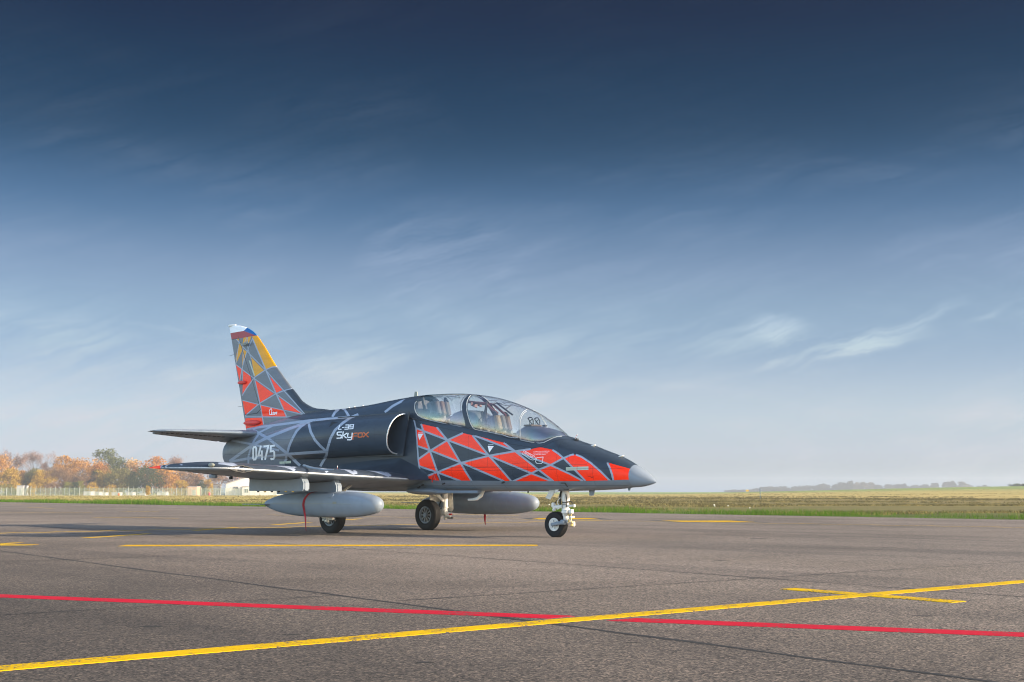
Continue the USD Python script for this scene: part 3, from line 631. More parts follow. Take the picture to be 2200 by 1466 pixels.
('white',[[[2.387,1.404],[2.388,1.389],[2.382,1.386],[2.381,1.403],[2.371,1.406],[2.366,1.418],[2.37,1.423],[2.386,1.431],[2.408,1.398],[2.403,1.395],[2.395,1.408]],[[2.377,1.408],[2.391,1.413],[2.384,1.424],[2.372,1.418],[2.372,1.413]]]),
('white',[[[1.889,1.426],[1.882,1.421],[1.886,1.426],[1.885,1.429],[1.886,1.433],[1.897,1.435],[1.893,1.421],[1.891,1.421],[1.892,1.426]],[[1.887,1.429],[1.893,1.428],[1.894,1.433],[1.889,1.433]]]),
('white',[[[1.905,1.421],[1.9,1.421],[1.897,1.425],[1.899,1.431],[1.904,1.435],[1.909,1.435],[1.912,1.431],[1.91,1.425]],[[1.902,1.422],[1.909,1.426],[1.909,1.432],[1.907,1.433],[1.9,1.43],[1.899,1.425]]]),
('white',[[[1.927,1.434],[1.926,1.424],[1.921,1.42],[1.917,1.421],[1.913,1.425],[1.915,1.431],[1.92,1.435]],[[1.926,1.429],[1.925,1.433],[1.92,1.433],[1.917,1.43],[1.916,1.424],[1.922,1.423]]]),
('white',[[[1.934,1.421],[1.93,1.424],[1.932,1.432],[1.937,1.435],[1.944,1.435],[1.941,1.42]],[[1.935,1.422],[1.939,1.422],[1.942,1.433],[1.934,1.431],[1.932,1.425]]]),
('white',[[[1.963,1.435],[1.966,1.435],[1.962,1.42],[1.96,1.42],[1.963,1.432],[1.953,1.421],[1.95,1.42],[1.953,1.435],[1.955,1.435],[1.953,1.423]]]),
('white',[[[1.969,1.435],[1.978,1.435],[1.974,1.42],[1.965,1.42],[1.965,1.422],[1.973,1.422],[1.974,1.427],[1.967,1.427],[1.967,1.428],[1.974,1.429],[1.975,1.433],[1.968,1.433]]]),
('white',[[[1.98,1.427],[1.983,1.434],[1.992,1.435],[1.988,1.42],[1.986,1.42],[1.987,1.425]],[[1.983,1.427],[1.987,1.427],[1.989,1.433],[1.984,1.433]]]),
('white',[[[1.996,1.42],[1.993,1.423],[1.993,1.429],[1.997,1.434],[2.003,1.435],[2.007,1.432],[2.006,1.426],[2.002,1.421]],[[2.0,1.422],[2.005,1.43],[2.0,1.433],[1.997,1.431],[1.994,1.426],[1.996,1.422]]]),
('white',[[[2.029,1.431],[2.024,1.421],[2.018,1.42],[2.014,1.424],[2.016,1.431],[2.021,1.435],[2.026,1.435]],[[2.027,1.43],[2.024,1.433],[2.02,1.432],[2.017,1.429],[2.017,1.424],[2.023,1.422]]]),
('white',[[[2.039,1.433],[2.036,1.42],[2.034,1.42],[2.037,1.433],[2.032,1.433],[2.032,1.434],[2.044,1.434],[2.044,1.433]]]),
('white',[[[2.061,1.426],[2.053,1.426],[2.052,1.42],[2.049,1.42],[2.053,1.434],[2.055,1.434],[2.053,1.428],[2.061,1.428],[2.063,1.434],[2.065,1.434],[2.062,1.42],[2.06,1.42]]]),
('white',[[[2.08,1.428],[2.078,1.424],[2.074,1.42],[2.069,1.42],[2.065,1.423],[2.068,1.425],[2.072,1.421],[2.076,1.424],[2.076,1.432],[2.067,1.43],[2.072,1.434],[2.078,1.434]]]),
('white',[[[2.095,1.432],[2.09,1.432],[2.087,1.42],[2.085,1.42],[2.088,1.432],[2.083,1.432],[2.083,1.434],[2.095,1.434]]]),
('white',[[[2.107,1.419],[2.105,1.42],[2.104,1.423],[2.098,1.423],[2.094,1.419],[2.102,1.434],[2.105,1.434]],[[2.099,1.425],[2.104,1.425],[2.103,1.432]]]),
('white',[[[2.118,1.419],[2.109,1.42],[2.109,1.421],[2.116,1.421],[2.119,1.434],[2.121,1.434]]]),
('white',[[[2.139,1.426],[2.131,1.426],[2.13,1.419],[2.127,1.419],[2.13,1.434],[2.133,1.434],[2.132,1.428],[2.139,1.428],[2.141,1.434],[2.143,1.434],[2.14,1.419],[2.138,1.419]]]),
('white',[[[2.146,1.419],[2.144,1.425],[2.154,1.431],[2.145,1.431],[2.153,1.434],[2.156,1.432],[2.155,1.428],[2.146,1.423],[2.148,1.421],[2.155,1.422],[2.152,1.419]]]),
('white',[[[2.166,1.419],[2.158,1.421],[2.16,1.434],[2.162,1.434],[2.16,1.424],[2.163,1.421],[2.167,1.422],[2.17,1.434],[2.173,1.434],[2.17,1.423]]]),
('white',[[[2.176,1.432],[2.186,1.434],[2.183,1.419],[2.181,1.419],[2.182,1.424],[2.177,1.425],[2.174,1.428]],[[2.177,1.427],[2.182,1.426],[2.183,1.432],[2.178,1.431]]]),
('white',[[[2.207,1.432],[2.205,1.421],[2.209,1.421],[2.209,1.419],[2.199,1.419],[2.202,1.421],[2.205,1.434],[2.21,1.432],[2.21,1.429]]]),
('white',[[[1.906,1.41],[1.918,1.41],[1.917,1.408],[1.912,1.408],[1.91,1.395],[1.907,1.395],[1.91,1.408],[1.905,1.408]]]),
('white',[[[1.92,1.409],[1.93,1.41],[1.926,1.395],[1.917,1.395],[1.917,1.397],[1.925,1.397],[1.925,1.401],[1.919,1.402],[1.926,1.403],[1.927,1.408],[1.919,1.408]]]),
('white',[[[1.932,1.409],[1.942,1.41],[1.939,1.395],[1.929,1.395],[1.93,1.397],[1.937,1.397],[1.938,1.401],[1.931,1.401],[1.931,1.403],[1.938,1.403],[1.939,1.408],[1.932,1.408]]]),
('white',[[[1.954,1.409],[1.952,1.395],[1.949,1.395],[1.95,1.401],[1.944,1.401],[1.944,1.403],[1.951,1.403],[1.952,1.408],[1.945,1.408],[1.945,1.409]]]),
('white',[[[1.967,1.395],[1.962,1.396],[1.961,1.4],[1.965,1.404],[1.97,1.404],[1.97,1.408],[1.964,1.408],[1.964,1.409],[1.973,1.409],[1.972,1.402],[1.967,1.403],[1.964,1.4],[1.965,1.397],[1.971,1.399]]]),
('white',[[[1.983,1.407],[1.98,1.397],[1.984,1.397],[1.984,1.395],[1.974,1.395],[1.978,1.397],[1.981,1.409],[1.986,1.408],[1.986,1.405]]]),
('white',[[[2.008,1.407],[2.003,1.407],[2.0,1.395],[1.998,1.395],[2.0,1.407],[1.996,1.407],[1.996,1.409],[2.008,1.409]]]),
('white',[[[2.011,1.395],[2.009,1.398],[2.011,1.409],[2.013,1.409],[2.011,1.399],[2.013,1.396],[2.018,1.398],[2.021,1.409],[2.023,1.409],[2.021,1.398],[2.018,1.395]]]),
('white',[[[2.039,1.405],[2.034,1.395],[2.028,1.394],[2.024,1.399],[2.026,1.405],[2.031,1.409],[2.035,1.409]],[[2.034,1.407],[2.03,1.407],[2.027,1.403],[2.026,1.399],[2.029,1.396],[2.036,1.4],[2.036,1.404]]]),
('white',[[[2.048,1.409],[2.058,1.409],[2.055,1.394],[2.045,1.394],[2.046,1.396],[2.053,1.396],[2.054,1.401],[2.047,1.401],[2.054,1.403],[2.055,1.407],[2.048,1.407]]]),
('white',[[[2.07,1.409],[2.067,1.394],[2.058,1.394],[2.058,1.396],[2.065,1.396],[2.068,1.409]]]),
('white',[[[2.075,1.395],[2.071,1.399],[2.073,1.405],[2.078,1.409],[2.085,1.409],[2.083,1.394]],[[2.083,1.407],[2.075,1.405],[2.074,1.399],[2.076,1.396],[2.081,1.396]]]),
('white',[[[2.098,1.405],[2.089,1.395],[2.086,1.394],[2.089,1.409],[2.091,1.409],[2.089,1.397],[2.099,1.409],[2.101,1.409],[2.099,1.394],[2.097,1.394]]]),
('white',[[[2.115,1.394],[2.113,1.394],[2.112,1.398],[2.106,1.398],[2.101,1.394],[2.109,1.409],[2.112,1.408]],[[2.107,1.4],[2.111,1.4],[2.11,1.406],[2.11,1.406]]]),
('white',[[[2.13,1.394],[2.128,1.394],[2.129,1.401],[2.121,1.401],[2.12,1.394],[2.117,1.394],[2.12,1.409],[2.122,1.409],[2.121,1.403],[2.129,1.403],[2.13,1.409],[2.132,1.409]]]),
('white',[[[2.146,1.396],[2.148,1.408],[2.15,1.409],[2.148,1.394],[2.138,1.394],[2.139,1.396]]]),
('white',[[[2.158,1.396],[2.16,1.408],[2.162,1.409],[2.16,1.394],[2.151,1.394],[2.151,1.396]]]),
('white',[[[2.172,1.394],[2.165,1.396],[2.166,1.408],[2.168,1.408],[2.167,1.398],[2.17,1.396],[2.174,1.397],[2.176,1.408],[2.179,1.408],[2.177,1.398]]]),
('white',[[[2.19,1.394],[2.188,1.394],[2.189,1.399],[2.181,1.401],[2.183,1.408],[2.192,1.408]],[[2.185,1.401],[2.189,1.401],[2.19,1.406],[2.184,1.406]]]),
('white',[[[2.21,1.405],[2.216,1.394],[2.206,1.394],[2.206,1.396],[2.213,1.396],[2.207,1.403],[2.21,1.408],[2.215,1.408],[2.218,1.406],[2.217,1.404],[2.214,1.407]]]),
('white',[[[1.954,1.377],[1.953,1.371],[1.95,1.371],[1.951,1.377],[1.947,1.385],[1.95,1.385],[1.953,1.379],[1.958,1.385],[1.961,1.385]]]),
('white',[[[1.963,1.383],[1.974,1.385],[1.972,1.37],[1.969,1.37],[1.97,1.375],[1.964,1.376],[1.962,1.379]],[[1.964,1.38],[1.97,1.377],[1.971,1.383],[1.965,1.382]]]),
('white',[[[1.991,1.379],[1.989,1.373],[1.984,1.37],[1.98,1.37],[1.976,1.374],[1.977,1.381],[1.982,1.385],[1.989,1.384]],[[1.987,1.374],[1.988,1.381],[1.981,1.383],[1.979,1.379],[1.979,1.374],[1.981,1.372]]]),
('white',[[[2.005,1.381],[1.996,1.371],[1.992,1.37],[1.995,1.385],[1.997,1.385],[1.995,1.373],[2.005,1.385],[2.008,1.385],[2.006,1.37],[2.003,1.37]]]),
('white',[[[2.022,1.37],[2.02,1.37],[2.019,1.374],[2.013,1.374],[2.008,1.37],[2.016,1.385],[2.019,1.384]],[[2.017,1.382],[2.014,1.376],[2.018,1.376]]]),
('white',[[[2.039,1.38],[2.038,1.374],[2.035,1.371],[2.029,1.37],[2.025,1.372],[2.025,1.375],[2.032,1.372],[2.037,1.376],[2.037,1.38],[2.034,1.383],[2.026,1.38],[2.029,1.384],[2.035,1.384]]]),
('white',[[[2.061,1.374],[2.055,1.37],[2.048,1.371],[2.048,1.377],[2.054,1.377],[2.05,1.374],[2.056,1.372],[2.06,1.379],[2.057,1.383],[2.049,1.38],[2.05,1.382],[2.055,1.385],[2.06,1.383],[2.062,1.38]]]),
('white',[[[2.067,1.37],[2.064,1.37],[2.066,1.384],[2.069,1.384],[2.067,1.373],[2.077,1.384],[2.08,1.384],[2.078,1.37],[2.075,1.37],[2.077,1.381]]]),
('white',[[[2.088,1.369],[2.08,1.37],[2.083,1.372],[2.085,1.382],[2.082,1.382],[2.082,1.384],[2.091,1.384],[2.088,1.382],[2.086,1.372],[2.089,1.371]]]),
('white',[[[2.1,1.382],[2.098,1.37],[2.096,1.369],[2.097,1.382],[2.092,1.382],[2.092,1.384],[2.105,1.384],[2.105,1.382]]]),
('white',[[[2.121,1.38],[2.12,1.373],[2.117,1.37],[2.111,1.369],[2.107,1.371],[2.106,1.374],[2.113,1.371],[2.118,1.375],[2.118,1.379],[2.116,1.382],[2.107,1.379],[2.11,1.383],[2.117,1.384]]]),
('white',[[[2.136,1.369],[2.134,1.369],[2.133,1.373],[2.126,1.373],[2.124,1.369],[2.121,1.369],[2.129,1.384],[2.132,1.384]],[[2.127,1.375],[2.132,1.375],[2.13,1.381]]]),
('white',[[[2.14,1.369],[2.137,1.369],[2.141,1.375],[2.139,1.378],[2.14,1.382],[2.151,1.384],[2.149,1.369],[2.147,1.369],[2.147,1.375],[2.144,1.375]],[[2.141,1.378],[2.148,1.377],[2.148,1.382],[2.143,1.381]]]),
('white',[[[2.167,1.383],[2.167,1.382],[2.161,1.382],[2.16,1.369],[2.158,1.369],[2.159,1.382],[2.154,1.382],[2.154,1.384]]]),
('white',[[[2.181,1.369],[2.179,1.369],[2.175,1.375],[2.17,1.369],[2.167,1.369],[2.173,1.376],[2.169,1.384],[2.172,1.383],[2.175,1.378],[2.18,1.383],[2.183,1.383],[2.177,1.377]]]),
('white',[[[2.185,1.383],[2.196,1.383],[2.194,1.369],[2.183,1.369],[2.184,1.371],[2.192,1.371],[2.192,1.375],[2.185,1.375],[2.185,1.377],[2.192,1.377],[2.193,1.381],[2.185,1.382]]]),
('white',[[[5.001,1.811],[4.951,1.689],[4.86,1.807],[4.954,1.81]]]),
('white',[[[3.234,1.546],[3.193,1.43],[3.089,1.542],[3.137,1.543]]]),
('white',[[[4.879,1.829],[4.876,1.832],[4.879,1.837],[4.893,1.838],[4.889,1.822],[4.886,1.822],[4.887,1.828],[4.883,1.828],[4.877,1.823],[4.874,1.823]],[[4.88,1.832],[4.888,1.83],[4.889,1.836],[4.882,1.836]]]),
('white',[[[4.894,1.824],[4.904,1.824],[4.905,1.829],[4.896,1.829],[4.896,1.831],[4.906,1.831],[4.907,1.836],[4.897,1.836],[4.897,1.838],[4.91,1.838],[4.907,1.822],[4.893,1.822]]]),
('white',[[[4.924,1.822],[4.916,1.822],[4.912,1.825],[4.913,1.83],[4.922,1.83],[4.921,1.828],[4.916,1.828],[4.918,1.824],[4.923,1.824],[4.928,1.827],[4.929,1.832],[4.927,1.835],[4.922,1.836],[4.914,1.833],[4.921,1.838],[4.928,1.837],[4.932,1.833],[4.93,1.826]]]),
('white',[[[4.938,1.822],[4.934,1.822],[4.938,1.837],[4.941,1.837],[4.938,1.825],[4.952,1.837],[4.955,1.837],[4.952,1.821],[4.949,1.821],[4.951,1.833]]]),
('white',[[[4.974,1.821],[4.971,1.821],[4.97,1.825],[4.961,1.825],[4.958,1.821],[4.955,1.821],[4.966,1.837],[4.97,1.837]],[[4.967,1.834],[4.963,1.828],[4.969,1.827]]]),
('white',[[[4.998,1.836],[4.994,1.821],[4.983,1.821],[4.978,1.826],[4.98,1.833],[4.985,1.836]],[[4.985,1.823],[4.991,1.823],[4.994,1.834],[4.983,1.832],[4.981,1.826]]]),
('white',[[[3.109,1.568],[3.106,1.571],[3.109,1.575],[3.123,1.577],[3.12,1.562],[3.116,1.562],[3.117,1.567],[3.113,1.568],[3.107,1.562],[3.104,1.562]],[[3.11,1.571],[3.118,1.569],[3.119,1.575],[3.112,1.575]]]),
('white',[[[3.124,1.564],[3.135,1.563],[3.136,1.568],[3.126,1.568],[3.126,1.57],[3.136,1.57],[3.137,1.574],[3.127,1.574],[3.127,1.576],[3.141,1.576],[3.138,1.561],[3.124,1.562]]]),
('white',[[[3.155,1.561],[3.147,1.561],[3.143,1.564],[3.143,1.569],[3.152,1.568],[3.151,1.566],[3.146,1.567],[3.149,1.563],[3.154,1.563],[3.158,1.565],[3.159,1.571],[3.152,1.574],[3.144,1.571],[3.146,1.574],[3.158,1.575],[3.163,1.571],[3.161,1.565]]]),
('white',[[[3.169,1.56],[3.165,1.56],[3.168,1.575],[3.171,1.575],[3.169,1.563],[3.182,1.575],[3.186,1.575],[3.183,1.56],[3.18,1.56],[3.182,1.571]]]),
('white',[[[3.206,1.559],[3.203,1.559],[3.201,1.563],[3.192,1.564],[3.19,1.56],[3.186,1.56],[3.197,1.574],[3.201,1.574]],[[3.199,1.572],[3.194,1.566],[3.2,1.565]]]),
('white',[[[3.229,1.573],[3.226,1.559],[3.215,1.559],[3.21,1.564],[3.212,1.571],[3.217,1.573]],[[3.213,1.564],[3.223,1.561],[3.225,1.571],[3.214,1.569]]]),
('red',[[[4.895,1.787],[4.893,1.776],[4.89,1.775],[4.892,1.786],[4.884,1.787],[4.885,1.788],[4.903,1.788]]]),
('red',[[[4.924,1.775],[4.92,1.775],[4.919,1.779],[4.909,1.779],[4.906,1.775],[4.903,1.775],[4.914,1.788],[4.918,1.788]],[[4.915,1.786],[4.911,1.781],[4.917,1.78]]]),
('red',[[[4.929,1.788],[4.943,1.788],[4.941,1.775],[4.926,1.775],[4.927,1.777],[4.938,1.777],[4.939,1.781],[4.928,1.781],[4.928,1.782],[4.939,1.782],[4.94,1.786],[4.928,1.786]]]),
('red',[[[4.958,1.775],[4.946,1.778],[4.949,1.781],[4.96,1.784],[4.957,1.786],[4.948,1.785],[4.95,1.787],[4.96,1.788],[4.964,1.785],[4.961,1.782],[4.949,1.779],[4.953,1.777],[4.964,1.779]]]),
('red',[[[3.125,1.525],[3.124,1.515],[3.12,1.515],[3.122,1.525],[3.115,1.527],[3.132,1.527]]]),
('red',[[[3.151,1.514],[3.148,1.515],[3.147,1.518],[3.138,1.518],[3.132,1.515],[3.142,1.527],[3.145,1.527]],[[3.143,1.525],[3.139,1.52],[3.146,1.52]]]),
('red',[[[3.156,1.527],[3.169,1.526],[3.168,1.514],[3.154,1.515],[3.165,1.516],[3.165,1.52],[3.155,1.521],[3.165,1.521],[3.166,1.525],[3.155,1.525]]]),
('red',[[[3.183,1.514],[3.172,1.517],[3.175,1.52],[3.185,1.523],[3.182,1.525],[3.173,1.523],[3.175,1.526],[3.184,1.526],[3.188,1.524],[3.186,1.521],[3.175,1.518],[3.178,1.516],[3.188,1.517]]]),
('black',[[[1.101,1.002],[1.104,1.001],[1.102,0.996],[1.1,0.997],[1.099,0.995],[1.065,1.008],[1.067,1.013],[1.095,1.004],[1.097,1.015],[1.103,1.013]]]),
('black',[[[1.06,0.984],[1.044,0.994],[1.052,0.979],[1.05,0.978],[1.022,0.994],[1.032,0.979],[1.027,0.977],[1.008,1.004],[1.01,1.006],[1.04,0.989],[1.032,1.005],[1.034,1.006],[1.055,0.992],[1.058,1.004],[1.063,1.003]]]),
('black',[[[7.078,1.99],[7.041,2.004],[7.013,2.028],[6.992,2.052],[6.857,2.068],[7.116,2.106],[7.115,2.089],[7.091,2.055],[7.08,2.022]]]),
]
FIN_PAINT = [
('navy',[[[9.485,2.884],[9.132,2.609],[8.967,2.491],[8.847,2.413],[8.608,2.224],[8.292,2.225],[8.153,2.229],[7.599,2.227],[8.082,2.509],[9.086,2.938],[9.287,2.925],[9.335,2.919],[9.374,2.906]]]),
('yellow',[[[10.753,4.167],[10.71,4.062],[10.168,3.364],[9.982,3.388],[9.929,3.396],[9.887,3.406],[9.83,3.404],[10.227,3.789],[10.278,3.833],[10.316,3.876],[10.359,3.919],[10.588,4.139]]]),
('yellow',[[[10.734,3.67],[10.587,3.226],[10.377,3.302],[10.246,3.353]]]),
('yellow',[[[11.055,4.15],[11.094,3.967],[10.889,4.06],[10.918,4.147]]]),
('yellow',[[[10.881,4.144],[10.902,4.044],[10.854,3.973],[10.804,4.057],[10.761,4.142]]]),
('yellow',[[[11.236,4.042],[11.305,3.86],[11.377,3.677],[11.337,3.593],[11.219,3.717],[11.105,3.842],[11.087,3.941]]]),
('yellow',[[[11.072,3.876],[11.084,3.694],[11.098,3.513],[11.044,3.534],[10.929,3.811]]]),
('yellow',[[[11.365,4.115],[11.268,4.067],[11.222,4.131],[11.293,4.123]]]),
('red',[[[11.361,3.541],[11.256,3.301],[11.194,3.158],[11.097,3.42]]]),
('red',[[[11.048,3.391],[11.061,3.148],[11.079,2.857],[10.917,2.973],[10.693,3.125],[10.758,3.263]]]),
('red',[[[10.555,3.15],[10.356,2.653],[10.095,2.737],[9.85,2.822]]]),
('red',[[[10.014,3.198],[9.759,2.838],[9.574,2.888],[9.791,3.042]]]),
('red',[[[11.079,2.749],[10.958,2.409],[10.461,2.617],[10.808,2.691]]]),
('red',[[[10.356,2.603],[10.314,2.477],[10.294,2.394],[10.277,2.352],[9.391,2.314],[9.456,2.408],[9.48,2.454]]]),
('red',[[[9.664,2.739],[9.467,2.469],[8.857,2.363],[9.23,2.535]]]),
('red',[[[9.333,2.294],[9.28,2.219],[8.681,2.273],[8.961,2.282]]]),
('red',[[[10.951,2.351],[10.963,2.255],[10.975,2.111],[10.211,2.165],[10.296,2.331]]]),
('line',[[[10.621,3.192],[10.189,2.996],[9.779,2.807],[9.278,2.558],[8.84,2.345],[8.823,2.36],[9.201,2.543],[9.761,2.822],[10.1,2.98],[10.599,3.207],[11.27,3.525],[11.348,3.561],[11.373,3.547],[10.988,3.367]]]),
('line',[[[10.199,3.353],[9.79,2.818],[9.534,2.505],[9.499,2.46],[9.473,2.417],[9.439,2.373],[9.298,2.197],[9.259,2.206],[9.4,2.382],[9.432,2.426],[9.461,2.469],[9.496,2.514],[9.752,2.827],[10.161,3.361],[10.691,4.066],[10.729,4.058]]]),
('line',[[[11.38,4.121],[10.794,3.726],[10.205,3.351],[9.166,2.602],[8.994,2.487],[8.873,2.411],[8.619,2.225],[8.598,2.237],[8.747,2.348],[8.852,2.423],[8.978,2.5],[9.094,2.577],[9.203,2.653],[10.182,3.364],[10.769,3.738],[11.35,4.132]]]),
('line',[[[9.987,3.414],[10.083,3.39],[10.189,3.367],[10.361,3.305],[10.61,3.224],[10.769,3.111],[10.935,2.997],[11.114,2.857],[11.077,2.843],[10.899,2.982],[10.737,3.095],[10.581,3.206],[10.368,3.276],[10.171,3.346],[9.974,3.391],[9.89,3.395],[9.865,3.399],[9.872,3.421]]]),
('line',[[[9.535,2.881],[9.779,2.828],[10.03,2.752],[10.368,2.657],[10.634,2.55],[10.981,2.414],[10.953,2.396],[10.542,2.558],[10.344,2.638],[10.042,2.723],[9.762,2.807],[9.521,2.859],[9.346,2.888],[9.309,2.9],[9.331,2.922],[9.361,2.91],[9.412,2.899]]]),
('line',[[[10.36,2.603],[8.783,2.323],[8.778,2.341],[10.352,2.62],[11.075,2.758],[11.084,2.74]]]),
('line',[[[10.502,2.946],[10.375,2.627],[10.331,2.483],[10.322,2.435],[10.31,2.387],[10.217,2.147],[10.178,2.149],[10.271,2.389],[10.292,2.485],[10.336,2.629],[10.463,2.948],[10.576,3.216],[10.615,3.214]]]),
('line',[[[8.668,2.267],[8.67,2.288],[10.983,2.392],[10.983,2.37]]]),
('line',[[[10.947,3.764],[11.035,3.594],[11.128,3.424],[11.21,3.16],[11.179,3.155],[11.098,3.418],[11.006,3.587],[10.919,3.757],[10.833,3.879],[10.78,3.961],[10.731,4.043],[10.709,4.084],[10.733,4.092],[10.756,4.051],[10.806,3.968],[10.86,3.887]]]),
('line',[[[10.941,3.979],[10.808,3.732],[10.743,3.626],[10.72,3.629],[10.784,3.734],[10.915,3.978],[10.881,4.117],[10.905,4.121]]]),
('line',[[[11.06,3.653],[11.095,3.42],[11.093,3.151],[11.065,3.149],[11.067,3.417],[11.033,3.65],[11.064,3.94],[11.091,3.941]]]),
('line',[[[11.373,3.576],[11.348,3.573],[11.282,3.814],[11.21,4.103],[11.234,4.107],[11.307,3.818]]]),
('line',[[[10.971,2.1],[9.276,2.199],[8.56,2.227],[8.565,2.248],[9.283,2.22],[10.978,2.122]]]),
('line',[[[11.088,3.944],[11.067,3.937],[10.972,4.051],[10.912,4.127],[10.933,4.134],[10.993,4.058]]]),
('white',[[[11.889,4.578],[11.699,4.276],[11.053,4.277],[11.009,4.302],[10.977,4.328],[10.959,4.357],[10.459,4.346],[10.465,4.514]]]),
('blue',[[[10.964,4.354],[10.979,4.326],[11.011,4.301],[11.053,4.277],[10.762,4.184],[10.632,4.14],[10.45,4.119],[10.46,4.379]]]),
('maroon',[[[11.699,4.274],[11.692,4.129],[11.238,4.125],[11.067,4.126],[10.755,4.131],[10.627,4.138],[10.758,4.182],[11.053,4.277]]]),
('seam',[[[11.246,4.115],[10.613,3.02],[10.414,2.649],[10.345,2.512],[10.329,2.513],[10.398,2.651],[10.598,3.021],[11.229,4.116],[11.246,4.168],[11.263,4.168]]]),
('seam',[[[10.49,2.439],[10.734,2.434],[10.984,2.43],[10.982,2.418],[10.481,2.427],[10.329,2.508],[10.345,2.517]]]),
('seam',[[[11.236,4.12],[11.239,4.131],[11.592,4.135],[11.589,4.124]]]),
('pale',[[[10.829,3.607],[10.612,3.253],[10.573,3.259],[10.775,3.597]]]),
('white',[[[9.933,2.378],[9.875,2.385],[9.882,2.398],[9.92,2.393],[9.89,2.424],[9.91,2.431],[9.915,2.426],[9.892,2.474],[9.903,2.506],[9.907,2.511],[9.916,2.512],[9.967,2.509],[9.973,2.506],[10.02,2.45],[10.02,2.42],[10.013,2.391],[10.005,2.386],[9.946,2.375],[9.937,2.375]],[[9.952,2.389],[9.992,2.397],[9.997,2.422],[9.998,2.447],[9.954,2.497],[9.923,2.499],[9.915,2.473],[9.936,2.432]]]),
('white',[[[9.884,2.423],[9.878,2.386],[9.874,2.381],[9.865,2.379],[9.819,2.382],[9.825,2.395],[9.857,2.393],[9.86,2.405],[9.829,2.411],[9.823,2.415],[9.823,2.418],[9.834,2.44],[9.846,2.44],[9.88,2.426]],[[9.861,2.418],[9.849,2.424],[9.847,2.421]]]),
('white',[[[9.821,2.379],[9.819,2.375],[9.813,2.373],[9.805,2.372],[9.8,2.375],[9.787,2.415],[9.761,2.421],[9.768,2.433],[9.798,2.426],[9.798,2.43],[9.82,2.431],[9.823,2.405]]]),
('white',[[[9.782,2.41],[9.783,2.405],[9.764,2.377],[9.756,2.373],[9.748,2.374],[9.719,2.399],[9.727,2.42],[9.712,2.418],[9.707,2.43],[9.746,2.435]],[[9.748,2.414],[9.742,2.402],[9.752,2.394],[9.76,2.405]]]),
]
WING_PAINT = [
('line',[[[5.454,3.299],[5.451,3.345],[5.447,3.521],[5.497,2.971],[5.347,3.019],[5.305,3.023],[5.276,3.017],[5.253,3.05],[5.245,3.072],[5.257,3.102],[5.318,3.165],[5.345,3.18],[5.363,3.207],[5.402,3.258]]]),
('line',[[[5.461,2.942],[5.414,2.88],[5.352,2.965],[5.301,3.044],[5.275,3.103],[5.306,3.091],[5.358,3.061]]]),
('line',[[[5.413,2.392],[5.456,2.406],[5.525,2.399],[5.342,2.299],[5.246,2.356],[5.197,2.374],[5.183,2.411],[5.175,2.441],[5.203,2.446],[5.268,2.421],[5.322,2.422]]]),
('line',[[[5.438,1.952],[5.299,1.804],[5.225,1.826],[5.177,1.827],[5.144,1.815],[5.12,1.849],[5.11,1.871],[5.123,1.906],[5.145,1.934],[5.177,1.953],[5.224,1.959],[5.304,1.938],[5.336,1.953],[5.376,1.961]]]),
('line',[[[5.118,1.876],[5.169,1.836],[5.346,1.689],[5.18,1.741],[5.114,1.794]]]),
('line',[[[5.352,1.399],[5.372,1.013],[5.243,1.081],[5.168,1.106],[5.119,1.108],[5.084,1.098],[5.057,1.081],[5.034,1.114],[5.025,1.134],[5.033,1.168],[5.045,1.198],[5.061,1.223],[5.102,1.272],[5.125,1.296],[5.153,1.316],[5.189,1.328],[5.215,1.358],[5.25,1.381],[5.292,1.398]]]),
('line',[[[5.297,1.017],[5.189,1.009],[5.099,1.048],[5.051,1.049],[5.026,1.098],[5.048,1.119],[5.086,1.125],[5.151,1.107]]]),
('line',[[[6.255,4.647],[6.211,4.615],[6.178,4.64],[6.216,4.644]]]),
('line',[[[5.432,4.286],[5.479,4.335],[5.508,4.358],[5.542,4.379],[5.631,4.315],[5.668,4.03],[5.595,4.04],[5.477,4.083],[5.42,4.084],[5.385,4.07],[5.364,4.099],[5.367,4.148],[5.378,4.177],[5.397,4.199],[5.405,4.231],[5.417,4.26]]]),
('line',[[[6.611,4.699],[6.503,4.663],[6.549,4.695],[6.575,4.701]]]),
('line',[[[6.752,4.708],[6.661,4.684],[6.674,4.705],[6.711,4.711]]]),
]
